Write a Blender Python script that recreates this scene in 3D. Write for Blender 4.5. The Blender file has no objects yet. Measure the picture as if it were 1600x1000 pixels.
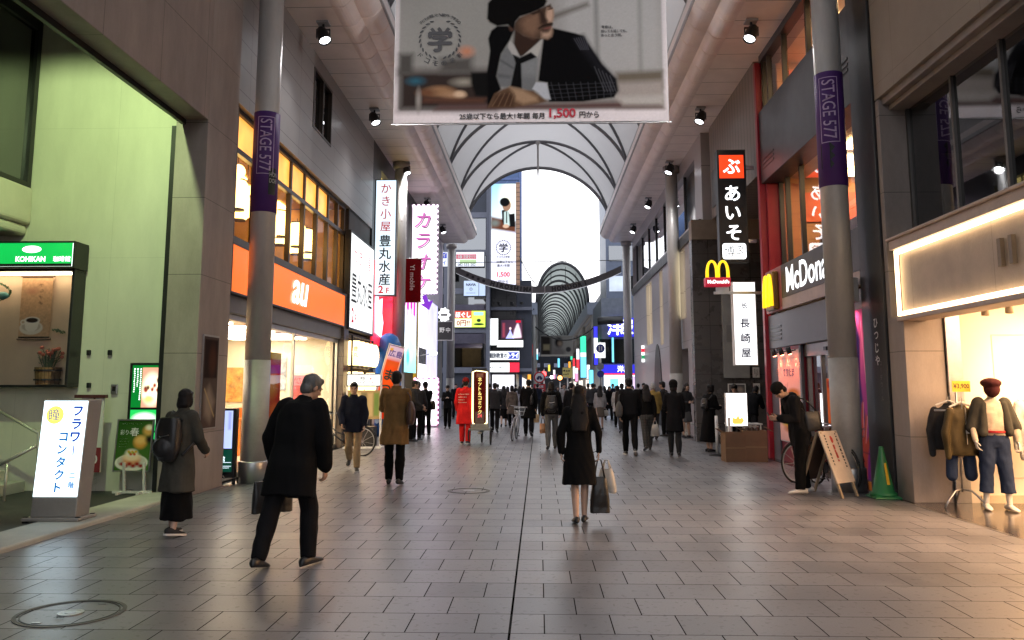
import bpy, math, random
import numpy as np
from mathutils import Vector, Matrix, Euler
R = math.radians
random.seed(7)
sc = bpy.context.scene
# ---------------------------------------------------------------- camera
cam_data = bpy.data.cameras.new('camera')
cam = bpy.data.objects.new('camera', cam_data)
sc.collection.objects.link(cam)
cam.location = (0, 0, 1.6)
cam.rotation_euler = (R(90 + 7.571), 0, R(1.843))
cam_data.sensor_width = 36
cam_data.lens = 36 * 1294 / 1600
cam_data.shift_y = -68 / 1600
cam_data.clip_start = 0.05
cam_data.clip_end = 3000
sc.camera = cam
# ---------------------------------------------------------------- sky, sun, exposure
SUN_EL, SUN_ROT = R(7), R(20)
w = bpy.data.worlds.new('World'); sc.world = w; w.use_nodes = True
wn = w.node_tree
sky = wn.nodes.new('ShaderNodeTexSky'); sky.sky_type = 'NISHITA'
sky.sun_disc = False; sky.sun_elevation = SUN_EL; sky.sun_rotation = SUN_ROT
sky.air_density = 1.0; sky.dust_density = 6.0; sky.ozone_density = 2.0
hs = wn.nodes.new('ShaderNodeHueSaturation'); hs.inputs['Saturation'].default_value = 0.3
hs.inputs['Value'].default_value = 1.0
bg = wn.nodes['Background']; bg.inputs['Strength'].default_value = 0.15
mixw = wn.nodes.new('ShaderNodeMix'); mixw.data_type = 'RGBA'; mixw.inputs['Factor'].default_value = 0.75
mixw.inputs['B'].default_value = (9.1, 9.4, 10.1, 1)      # even pale overcast laid over the clear sky
wn.links.new(sky.outputs[0], hs.inputs['Color'])
wn.links.new(hs.outputs[0], mixw.inputs['A'])
wn.links.new(mixw.outputs['Result'], bg.inputs['Color'])
sun_d = bpy.data.lights.new('sun', 'SUN'); sun_d.energy = 0.5; sun_d.angle = R(12); sun_d.color = (1, .93, .85)
sun = bpy.data.objects.new('sun', sun_d); sc.collection.objects.link(sun)
sun.rotation_euler = Euler((R(90) - SUN_EL, 0, math.pi - SUN_ROT))
vs = sc.view_settings
vs.view_transform = 'Standard'; vs.look = 'None'; vs.gamma = 1; vs.exposure = 0.6; vs.use_curve_mapping = False
sc.cycles.use_denoising = True
sc.cycles.max_bounces = 7; sc.cycles.diffuse_bounces = 3; sc.cycles.glossy_bounces = 3
sc.cycles.transparent_max_bounces = 10; sc.cycles.sample_clamp_indirect = 4; sc.cycles.sample_clamp_direct = 0
sc.cycles.caustics_reflective = False; sc.cycles.caustics_refractive = False

# ---------------------------------------------------------------- where a picture point lies in the place
F_, PX_, PY_ = 1294.0, 800.0, 432.0
CAMP = Vector((0, 0, 1.6)); CAMM = Euler((R(97.571), 0, R(1.843))).to_matrix()
def ray(px, py): return CAMM @ Vector(((px - PX_) / F_, (PY_ - py) / F_, -1))
def atY(px, py, Y): d = ray(px, py); return CAMP + d * (Y / d.y)
def atX(px, py, X): d = ray(px, py); return CAMP + d * (X / d.x)
def gnd(px, py, z=0.0): d = ray(px, py); return CAMP + d * ((z - 1.6) / d.z)

# ---------------------------------------------------------------- materials
MATS = {}
def nd(nt, t, **kw):
    n = nt.nodes.new(t)
    for k, v in kw.items():
        if hasattr(n, k): setattr(n, k, v)
    return n
def math_node(nt, op, a, b=None, clamp=False):
    n = nt.nodes.new('ShaderNodeMath'); n.operation = op; n.use_clamp = clamp
    for i, v in enumerate((a, b)):
        if v is None: continue
        if isinstance(v, (int, float)): n.inputs[i].default_value = v
        else: nt.links.new(v, n.inputs[i])
    return n.outputs[0]
def joint_mask(nt, coord, specs):
    """1 on a groove: specs = [(axis, period, offset, half width)]"""
    sep = nd(nt, 'ShaderNodeSeparateXYZ'); nt.links.new(coord, sep.inputs[0])
    out = None
    for ax, per, off, hw in specs:
        v = math_node(nt, 'ADD', sep.outputs[ax], off + per * 100)
        v = math_node(nt, 'MODULO', v, per)
        v = math_node(nt, 'SUBTRACT', v, per / 2); v = math_node(nt, 'ABSOLUTE', v)
        v = math_node(nt, 'GREATER_THAN', v, per / 2 - hw)
        out = v if out is None else math_node(nt, 'MAXIMUM', out, v)
    return out
def M(name, col, rough=.6, metal=0.0, var=.18, scale=2.5, bump=.04, bscale=40, spec=.5, joints=None, jdark=.35, trans=0.0, stretch=None, grime=0.0):
    """painted, stone, metal or cloth surface: two octaves of tone variation, uneven gloss, fine relief, optional joint grooves"""
    if name in MATS: return MATS[name]
    m = bpy.data.materials.new(name); m.use_nodes = True; nt = m.node_tree
    b = nt.nodes['Principled BSDF']
    tc = nd(nt, 'ShaderNodeTexCoord'); co = tc.outputs['Object']
    src = co
    if stretch:
        mp = nd(nt, 'ShaderNodeMapping'); mp.inputs['Scale'].default_value = stretch
        nt.links.new(co, mp.inputs[0]); src = mp.outputs[0]
    n1 = nd(nt, 'ShaderNodeTexNoise'); n1.inputs['Scale'].default_value = scale; n1.inputs['Detail'].default_value = 5; n1.inputs['Roughness'].default_value = .65
    nt.links.new(src, n1.inputs['Vector'])
    n2 = nd(nt, 'ShaderNodeTexNoise'); n2.inputs['Scale'].default_value = bscale; n2.inputs['Detail'].default_value = 3
    nt.links.new(src, n2.inputs['Vector'])
    rmp = nd(nt, 'ShaderNodeMapRange'); rmp.inputs[1].default_value = .3; rmp.inputs[2].default_value = .7
    rmp.inputs[3].default_value = 1 - var; rmp.inputs[4].default_value = 1 + var * .7
    nt.links.new(n1.outputs[0], rmp.inputs[0])
    f = math_node(nt, 'MULTIPLY', rmp.outputs[0], math_node(nt, 'ADD', math_node(nt, 'MULTIPLY', n2.outputs[0], var * .6), 1 - var * .3))
    if joints:
        jm = joint_mask(nt, co, joints)
        f = math_node(nt, 'MULTIPLY', f, math_node(nt, 'SUBTRACT', 1.0, math_node(nt, 'MULTIPLY', jm, 1 - jdark)))
    vm = nd(nt, 'ShaderNodeVectorMath', operation='SCALE'); vm.inputs[0].default_value = col[:3]
    nt.links.new(f, vm.inputs['Scale']); nt.links.new(vm.outputs[0], b.inputs['Base Color'])
    rr = nd(nt, 'ShaderNodeMapRange'); rr.inputs[3].default_value = max(.03, rough - .1); rr.inputs[4].default_value = min(1, rough + .1)
    nt.links.new(n1.outputs[0], rr.inputs[0]); nt.links.new(rr.outputs[0], b.inputs['Roughness'])
    b.inputs['Metallic'].default_value = metal; b.inputs['Specular IOR Level'].default_value = spec
    if bump:
        bp = nd(nt, 'ShaderNodeBump'); bp.inputs['Strength'].default_value = bump * 4; bp.inputs['Distance'].default_value = .01
        h = n2.outputs[0]
        if joints: h = math_node(nt, 'SUBTRACT', h, math_node(nt, 'MULTIPLY', jm, 2.0))
        nt.links.new(h, bp.inputs['Height']); nt.links.new(bp.outputs[0], b.inputs['Normal'])
    if trans:
        tr = nd(nt, 'ShaderNodeBsdfTranslucent'); tr.inputs[0].default_value = (*col[:3], 1)
        mx = nd(nt, 'ShaderNodeMixShader'); mx.inputs[0].default_value = trans
        nt.links.new(b.outputs[0], mx.inputs[1]); nt.links.new(tr.outputs[0], mx.inputs[2])
        nt.links.new(mx.outputs[0], nt.nodes['Material Output'].inputs[0])
    MATS[name] = m; return m
def E(name, col, strength, mottle=.12, scale=3.0):
    """a lit face: lamp, backlit acrylic, screen, or a pane with its room glow put in"""
    if name in MATS: return MATS[name]
    m = bpy.data.materials.new(name); m.use_nodes = True; nt = m.node_tree
    b = nt.nodes['Principled BSDF']
    b.inputs['Base Color'].default_value = (*[min(.8, c * .6 + .02) for c in col[:3]], 1); b.inputs['Roughness'].default_value = .25
    b.inputs['Emission Color'].default_value = (*col[:3], 1)
    n1 = nd(nt, 'ShaderNodeTexNoise'); n1.inputs['Scale'].default_value = scale
    tc = nd(nt, 'ShaderNodeTexCoord'); nt.links.new(tc.outputs['Object'], n1.inputs['Vector'])
    rr = nd(nt, 'ShaderNodeMapRange'); rr.inputs[3].default_value = strength * (1 - mottle); rr.inputs[4].default_value = strength * (1 + mottle)
    nt.links.new(n1.outputs[0], rr.inputs[0]); nt.links.new(rr.outputs[0], b.inputs['Emission Strength'])
    MATS[name] = m; return m
def GLASS(name, tint=(.9, .95, .95), refl=.10, rough=.02, gmax=.9):
    if name in MATS: return MATS[name]
    m = bpy.data.materials.new(name); m.use_nodes = True; nt = m.node_tree
    nt.nodes.remove(nt.nodes['Principled BSDF'])
    t = nd(nt, 'ShaderNodeBsdfTransparent'); t.inputs[0].default_value = (*tint, 1)
    g = nd(nt, 'ShaderNodeBsdfGlossy'); g.inputs['Roughness'].default_value = rough; g.inputs[0].default_value = (.95, .97, 1, 1)
    fr = nd(nt, 'ShaderNodeLayerWeight'); fr.inputs[0].default_value = .35
    rr = nd(nt, 'ShaderNodeMapRange'); rr.inputs[3].default_value = refl; rr.inputs[4].default_value = gmax
    nt.links.new(fr.outputs['Fresnel'], rr.inputs[0])
    mx = nd(nt, 'ShaderNodeMixShader'); nt.links.new(rr.outputs[0], mx.inputs[0])
    nt.links.new(t.outputs[0], mx.inputs[1]); nt.links.new(g.outputs[0], mx.inputs[2])
    nt.links.new(mx.outputs[0], nt.nodes['Material Output'].inputs[0])
    MATS[name] = m; return m
def PRINT(name, emit=0.0, rough=.55):
    """printed picture: colour comes from the print itself, emit adds a glow (colour attribute 'ink')"""
    if name in MATS: return MATS[name]
    m = bpy.data.materials.new(name); m.use_nodes = True; nt = m.node_tree
    b = nt.nodes['Principled BSDF']; a = nd(nt, 'ShaderNodeAttribute'); a.attribute_name = 'ink'
    b.inputs['Roughness'].default_value = rough; b.inputs['Specular IOR Level'].default_value = .06
    nt.links.new(a.outputs['Color'], b.inputs['Base Color'])
    if emit:
        nt.links.new(a.outputs['Color'], b.inputs['Emission Color']); b.inputs['Emission Strength'].default_value = emit
    MATS[name] = m; return m

# ---------------------------------------------------------------- mesh building
ORIGIN = {}
def link(o): sc.collection.objects.link(o); return o
def thing(name, label, cat, loc=(0, 0, 0), rz=0.0, group=None, local=False):
    o = link(bpy.data.objects.new(name, None)); o.location = loc; o.rotation_euler = (0, 0, rz)
    o.empty_display_size = .2
    o['label'] = label; o['category'] = cat
    if group: o['group'] = group
    ORIGIN[o.name] = Vector((0, 0, 0)) if local else Vector(loc)
    return o
class MB:
    def __init__(s): s.v = []; s.f = []; s.n = 0; s.m = None; s.cuts = []
    def add(s, vs_, fs):
        vs_ = [Vector(p) for p in vs_]
        if s.m is not None: vs_ = [s.m @ p for p in vs_]
        s.v += vs_; s.f += [tuple(i + s.n for i in f) for f in fs]; s.n += len(vs_); return s
    def box(s, x0, x1, y0, y1, z0, z1):
        if x0 > x1: x0, x1 = x1, x0
        if y0 > y1: y0, y1 = y1, y0
        if z0 > z1: z0, z1 = z1, z0
        return s.add([(x0, y0, z0), (x1, y0, z0), (x1, y1, z0), (x0, y1, z0), (x0, y0, z1), (x1, y0, z1), (x1, y1, z1), (x0, y1, z1)],
                     [(0, 3, 2, 1), (4, 5, 6, 7), (0, 1, 5, 4), (1, 2, 6, 5), (2, 3, 7, 6), (3, 0, 4, 7)])
    def obox(s, c, ax, ay, az):
        """box about centre c with half-axis vectors"""
        c, ax, ay, az = map(Vector, (c, ax, ay, az))
        return s.add([c - ax - ay - az, c + ax - ay - az, c + ax + ay - az, c - ax + ay - az, c - ax - ay + az, c + ax - ay + az, c + ax + ay + az, c - ax + ay + az],
                     [(0, 3, 2, 1), (4, 5, 6, 7), (0, 1, 5, 4), (1, 2, 6, 5), (2, 3, 7, 6), (3, 0, 4, 7)])
    def quad(s, a, b, c, d): return s.add([a, b, c, d], [(0, 1, 2, 3)])
    def rings(s, rs, cap=True, close=False):
        n = len(rs[0]); base = [p for r in rs for p in r]; fs = []
        k = len(rs)
        for i in range(k if close else k - 1):
            a, b = i * n, ((i + 1) % k) * n
            for j in range(n): fs.append((a + j, a + (j + 1) % n, b + (j + 1) % n, b + j))
        if cap and not close: fs += [tuple(range(n))[::-1], tuple(range((k - 1) * n, k * n))]
        return s.add(base, fs)
    def tube(s, p0, p1, r0, r1=None, n=12, cap=True):
        r1 = r0 if r1 is None else r1
        p0, p1 = Vector(p0), Vector(p1); d = (p1 - p0).normalized()
        a = d.orthogonal().normalized(); b = d.cross(a)
        ring = lambda p, r: [p + (a * math.cos(t) + b * math.sin(t)) * r for t in [2 * math.pi * i / n for i in range(n)]]
        return s.rings([ring(p0, r0), ring(p1, r1)], cap)
    def path(s, pts, r, n=8, close=False):
        pts = [Vector(p) for p in pts]; k = len(pts); rs = []
        prev = None
        for i, p in enumerate(pts):
            if close: t = pts[(i + 1) % k] - pts[i - 1]
            else: t = pts[min(i + 1, k - 1)] - pts[max(i - 1, 0)]
            t = t.normalized() if t.length > 1e-9 else Vector((0, 0, 1))
            if prev is None: a = t.orthogonal().normalized()
            else: a = (prev - t * prev.dot(t)); a = a.normalized() if a.length > 1e-6 else t.orthogonal().normalized()
            prev = a; b = t.cross(a); rr = r[i] if isinstance(r, (list, tuple)) else r
            rs.append([p + (a * math.cos(u) + b * math.sin(u)) * rr for u in [2 * math.pi * j / n for j in range(n)]])
        return s.rings(rs, True, close)
    def lathe(s, c, prof, n=20, axis=(0, 0, 1)):
        """prof = [(radius, along axis)]"""
        c = Vector(c); d = Vector(axis).normalized(); a = d.orthogonal().normalized(); b = d.cross(a)
        return s.rings([[c + d * h + (a * math.cos(t) + b * math.sin(t)) * max(r, 1e-4) for t in [2 * math.pi * i / n for i in range(n)]] for r, h in prof], True)
    def ell(s, c, r, m=None, nu=14, nv=9):
        c = Vector(c); rs = []
        for i in range(nv + 1):
            ph = math.pi * i / nv; q = max(math.sin(ph), .02)
            ring = [Vector((r[0] * q * math.cos(t), r[1] * q * math.sin(t), -r[2] * math.cos(ph))) for t in [2 * math.pi * j / nu for j in range(nu)]]
            rs.append([c + (m @ p if m else p) for p in ring])
        return s.rings(rs, True)
    def capsule(s, p0, r0, p1, r1, n=10):
        p0, p1 = Vector(p0), Vector(p1); d = p1 - p0
        if d.length < 1e-6: d = Vector((0, 0, 1e-4))
        d = d.normalized(); a = d.orthogonal().normalized(); b = d.cross(a); rs = []
        for q, h, e in ((.25, -.97, 0), (.66, -.75, 0), (.92, -.39, 0), (1, 0, 0), (1, 0, 1), (.92, .39, 1), (.66, .75, 1), (.25, .97, 1)):
            r = (r1 if e else r0); p = (p1 if e else p0) + d * h * r
            rs.append([p + (a * math.cos(t) + b * math.sin(t)) * r * q for t in [2 * math.pi * j / n for j in range(n)]])
        return s.rings(rs, True)
    def prism(s, pts, fr, h0, h1):
        """outline pts (plane coordinates of frame fr) extruded from height h0 to h1"""
        n = len(pts)
        v = [fr.p(x, y, h0) for x, y in pts] + [fr.p(x, y, h1) for x, y in pts]
        return s.add(v, [tuple(range(n))[::-1], tuple(range(n, 2 * n))] + [(i, (i + 1) % n, n + (i + 1) % n, n + i) for i in range(n)])
    def mesh(s, name='m'):
        me = bpy.data.meshes.new(name); me.from_pydata([tuple(p) for p in s.v], [], s.f); return me
    def build(s, name, mat, parent=None, smooth=False, bevel=0.0, label=None, segs=2):
        off = ORIGIN.get(parent.name, Vector((0, 0, 0))) if parent else Vector((0, 0, 0))
        if off.length: s.v = [p - off for p in s.v]
        me = s.mesh(name); me.materials.append(mat)
        return finish(me, name, parent, smooth, bevel, label, segs)
def finish(me, name, parent=None, smooth=False, bevel=0.0, label=None, segs=2):
    o = link(bpy.data.objects.new(name, me))
    if parent:
        o.parent = parent; ORIGIN[o.name] = ORIGIN.get(parent.name, Vector((0, 0, 0)))
    if smooth: me.polygons.foreach_set('use_smooth', [True] * len(me.polygons))
    if bevel:
        b = o.modifiers.new('b', 'BEVEL'); b.width = bevel; b.segments = segs; b.limit_method = 'ANGLE'; b.angle_limit = R(40)
    if label: o['label'] = label
    return o
def tag(o, label, cat, group=None):
    o['label'] = label; o['category'] = cat
    if group: o['group'] = group
    return o
def structure(o): o['kind'] = 'structure'; return o
class Fr:
    """a flat face in space: origin at its lower left seen from the front, right and up vectors"""
    def __init__(s, o, r=(1, 0, 0), u=(0, 0, 1)):
        s.o = Vector(o); s.r = Vector(r).normalized(); s.u = Vector(u).normalized(); s.n = s.r.cross(s.u)
    def p(s, x, y, h=0.0): return s.o + s.r * x + s.u * y + s.n * h
    def box(s, mb, x0, x1, y0, y1, h0, h1):
        return mb.obox(s.p((x0 + x1) / 2, (y0 + y1) / 2, (h0 + h1) / 2), s.r * ((x1 - x0) / 2), s.u * ((y1 - y0) / 2), s.n * ((h1 - h0) / 2))
class Cyl:
    """face wrapped round an upright pole; x runs round it, x=0 faces the direction ang"""
    def __init__(s, c, rad, ang): s.c = Vector(c); s.rad = rad; s.a = ang
    def p(s, x, y, h=0.0):
        t = s.a + x / s.rad; return s.c + Vector((math.cos(t), math.sin(t), 0)) * (s.rad + h) + Vector((0, 0, y))
def LW(x, y, z): return Fr((x, y, z), (0, 1, 0))      # face of the wall on the side x<0, seen from the street
def RW(x, y, z): return Fr((x, y, z), (0, -1, 0))     # face of the wall on the side x>0
def FW(x, y, z): return Fr((x, y, z), (1, 0, 0))      # face turned to the camera
# ---------------------------------------------------------------- lettering
tmp = bpy.data.scenes.new('workshop')
def evaluate(o):
    tmp.collection.objects.link(o)
    vl = tmp.view_layers[0]; vl.update()
    me = bpy.data.meshes.new_from_object(o.evaluated_get(vl.depsgraph))
    tmp.collection.objects.unlink(o)
    return me
GL = {}
def glyph(s, bold=0.0):
    k = (s, bold)
    if k not in GL:
        c = bpy.data.curves.new('t', 'FONT'); c.body = s; c.offset = bold; c.resolution_u = 3
        o = bpy.data.objects.new('t', c); me = evaluate(o)
        v = np.array([(p.co.x, p.co.y) for p in me.vertices]) if len(me.vertices) else np.zeros((1, 2))
        GL[k] = (v, [tuple(p.vertices) for p in me.polygons])
        bpy.data.objects.remove(o); bpy.data.curves.remove(c); bpy.data.meshes.remove(me)
    return GL[k]
def put(mb, fr, s, cx, cy, h, w=None, bold=.01, rot=0.0, lift=.006, thick=0.0, flip=False):
    """one line of text, its ink h tall (and at most w wide), centred on cx, cy"""
    mb.cuts.append((len(mb.v), len(mb.f)))
    if bold > 0 and len(s) > 0 and any(ord(q) > 0x2E00 for q in s):      # heavier brush: a few shifted copies, each a hair prouder
        for i, (dx, dy) in enumerate(((bold, 0), (-bold, 0), (0, bold), (0, -bold))): put(mb, fr, s, cx + dx * h, cy + dy * h, h, w, 0, rot, lift + .0006 * (i + 1), 0, flip)
        bold = 0
    v, fs = glyph(s, bold); lo, hi = v.min(0), v.max(0); c = (lo + hi) / 2; d = hi - lo
    k = h / max(d[1], 1e-6); kx = k
    if w and d[0] * k > w: kx = w / d[0]
    q = (v - c) * np.array([kx, k])
    if flip: q[:, 0] *= -1
    ca, sa = math.cos(rot), math.sin(rot)
    pts = [(cx + x * ca - y * sa, cy + x * sa + y * ca) for x, y in q]
    n = len(pts)
    if thick:
        ed = {}
        for f in fs:
            for i in range(len(f)):
                a, b = f[i], f[(i + 1) % len(f)]
                if (b, a) in ed: del ed[(b, a)]
                else: ed[(a, b)] = 1
        mb.add([fr.p(x, y, lift) for x, y in pts] + [fr.p(x, y, lift + thick) for x, y in pts],
               [tuple(i + n for i in f) for f in fs] + [(a, b, b + n, a + n) for a, b in ed])
    else: mb.add([fr.p(x, y, lift) for x, y in pts], fs)
def vput(mb, fr, s, cx, ytop, cell, w=None, bold=.012, lift=.006, step=None, thick=0.0, shear=0.0):
    """upright column of characters, each centred in a square cell"""
    step = step or cell; y = ytop; mb.cuts.append((len(mb.v), len(mb.f))); keep = len(mb.cuts)
    for ch in s:
        if ch == ' ': y -= step * .5; continue
        v, fs = glyph(ch, min(bold, 0)); lo, hi = v.min(0), v.max(0); d = hi - lo
        em = cell / 1.0; k = em
        if ch == 'ー': put(mb, fr, ch, cx, y - step / 2, d[1] * k, None, bold, R(-90), lift, thick)
        else:
            kw = min(1.0, w / (d[0] * k)) if w else 1.0
            q = (v - (lo + hi) / 2) * np.array([k * kw, k]); n = len(q)
            bb = max(bold, 0) * k
            for i, (dx, dy) in enumerate(((0, 0), (bb, 0), (-bb, 0), (0, bb), (0, -bb)) if bb else ((0, 0),)): mb.add([fr.p(cx + x + dx + shear * yy, y - step / 2 + yy + dy, lift + .0006 * i) for x, yy in q], fs)
        y -= step
    del mb.cuts[keep:]
# ---------------------------------------------------------------- printed pictures
def srgb(h):
    if isinstance(h, str):
        h = h.lstrip('#'); c = [int(h[i:i + 2], 16) / 255 for i in (0, 2, 4)]
    else: c = list(h)
    return np.array([x / 12.92 if x <= .04045 else ((x + .055) / 1.055) ** 2.4 for x in c])
class Pic:
    def __init__(s, w, h, res):
        s.w, s.h = w, h; s.nx = max(2, int(round(w / res)) + 1); s.ny = max(2, int(round(h / res)) + 1)
        s.X, s.Y = np.meshgrid(np.linspace(0, w, s.nx), np.linspace(h, 0, s.ny))     # Y counts down from the top, like the print
        s.Y = h - s.Y; s.C = np.ones((s.ny, s.nx, 3)); s.soft = res * .8
    def put(s, a, col):
        a = np.clip(a, 0, 1)[..., None]; s.C = s.C * (1 - a) + srgb(col) * a
    def fill(s, col): s.C[:] = srgb(col)
    def grad(s, c0, c1, x0, y0, x1, y1):
        t = ((s.X - x0) * (x1 - x0) + (s.Y - y0) * (y1 - y0)) / ((x1 - x0) ** 2 + (y1 - y0) ** 2); t = np.clip(t, 0, 1)[..., None]
        s.C = srgb(c0) * (1 - t) + srgb(c1) * t
    def poly(s, pts, col, soft=None, a=1.0):
        soft = soft or s.soft; d = np.full(s.X.shape, 1e9); ins = np.zeros(s.X.shape, bool); n = len(pts)
        for i in range(n):
            (x0, y0), (x1, y1) = pts[i], pts[(i + 1) % n]; ex, ey = x1 - x0, y1 - y0; L = ex * ex + ey * ey + 1e-12
            t = np.clip(((s.X - x0) * ex + (s.Y - y0) * ey) / L, 0, 1)
            d = np.minimum(d, (s.X - x0 - t * ex) ** 2 + (s.Y - y0 - t * ey) ** 2)
            cond = (y0 > s.Y) != (y1 > s.Y)
            xi = x0 + (s.Y - y0) * ex / (ey if abs(ey) > 1e-12 else 1e-12)
            ins ^= cond & (s.X < xi)
        d = np.sqrt(d) * np.where(ins, 1, -1)
        s.put((d / soft * .5 + .5) * a if a == 1 else np.clip(d / soft * .5 + .5, 0, 1) * a, col)
    def ell(s, cx, cy, rx, ry, col, soft=None, rot=0.0, a=1.0):
        soft = soft or s.soft; ca, sa = math.cos(rot), math.sin(rot)
        x, y = (s.X - cx) * ca + (s.Y - cy) * sa, -(s.X - cx) * sa + (s.Y - cy) * ca
        d = (1 - np.sqrt((x / rx) ** 2 + (y / ry) ** 2)) * min(rx, ry)
        s.put(np.clip(d / soft * .5 + .5, 0, 1) * a, col)
    def rect(s, x0, y0, x1, y1, col, soft=None, a=1.0): s.poly([(x0, y0), (x1, y0), (x1, y1), (x0, y1)], col, soft, a)
    def line(s, x0, y0, x1, y1, w, col, a=1.0):
        L = math.hypot(x1 - x0, y1 - y0) or 1; nx, ny = -(y1 - y0) / L * w / 2, (x1 - x0) / L * w / 2
        s.poly([(x0 + nx, y0 + ny), (x1 + nx, y1 + ny), (x1 - nx, y1 - ny), (x0 - nx, y0 - ny)], col, None, a)
    def noise(s, amt, seed=0, blur=1):
        r = np.random.default_rng(seed).normal(0, 1, s.X.shape)
        for _ in range(blur): r = (r + np.roll(r, 1, 0) + np.roll(r, 1, 1) + np.roll(r, -1, 0) + np.roll(r, -1, 1)) / 3.2
        s.C = np.clip(s.C * (1 + amt * r[..., None]), 0, 1)
    def build(s, name, fr, W, H, mat, parent=None, lift=.003, bend=None):
        """lay the print on frame fr, W x H metres"""
        me = bpy.data.meshes.new(name)
        us, vs_ = np.linspace(0, W, s.nx), np.linspace(H, 0, s.ny)
        off = ORIGIN.get(parent.name, Vector((0, 0, 0))) if parent else Vector((0, 0, 0))
        o, r, u, n = (np.array(q) for q in (fr.o - off, fr.r, fr.u, fr.n))
        U, V = np.meshgrid(us, vs_)
        P = o + U[..., None] * r + V[..., None] * u + lift * n
        if bend is not None: P = P + bend(U, V)[..., None] * n
        idx = np.arange(s.nx * s.ny).reshape(s.ny, s.nx)
        q = np.stack([idx[1:, :-1], idx[1:, 1:], idx[:-1, 1:], idx[:-1, :-1]], -1).reshape(-1, 4)
        me.from_pydata(P.reshape(-1, 3).tolist(), [], q.tolist())
        a = me.color_attributes.new('ink', 'FLOAT_COLOR', 'POINT')
        a.data.foreach_set('color', np.concatenate([s.C.reshape(-1, 3), np.ones((s.nx * s.ny, 1))], 1).astype(np.float32).ravel())
        me.materials.append(mat)
        return finish(me, name, parent, True)
# ---------------------------------------------------------------- shared surfaces
steel = M('brushed_steel', (.45, .45, .46), .35, .9, .15, 6, .02)
dark_metal = M('dark_painted_metal', (.022, .022, .024), .42, .3, .25)
black_paint = M('black_paint', (.012, .012, .013), .4)
white_paint = M('white_paint', (.72, .71, .68), .45, 0, .08)
grey_paint = M('grey_paint', (.3, .3, .31), .5)
ink_black = M('sign_ink_black', (.008, .008, .01), .5, bump=0)
ink_white = M('sign_ink_white', (.8, .8, .8), .5, 0, .03, bump=0)
ink_red = E('sign_ink_red', (.62, .008, .02), .42)
ink_grey = M('sign_ink_grey', (.25, .25, .26), .5, bump=0)
lit_white = E('lit_white', (.93, .97, 1.0), 1.35)
lit_cool = E('lit_cool_white', (.75, .9, 1.0), 1.3)
glass_clear = GLASS('clear_glass')
glass_dark = GLASS('dark_glass', (.10, .11, .10), .16)
rubber = M('black_rubber', (.015, .015, .015), .8)
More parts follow.
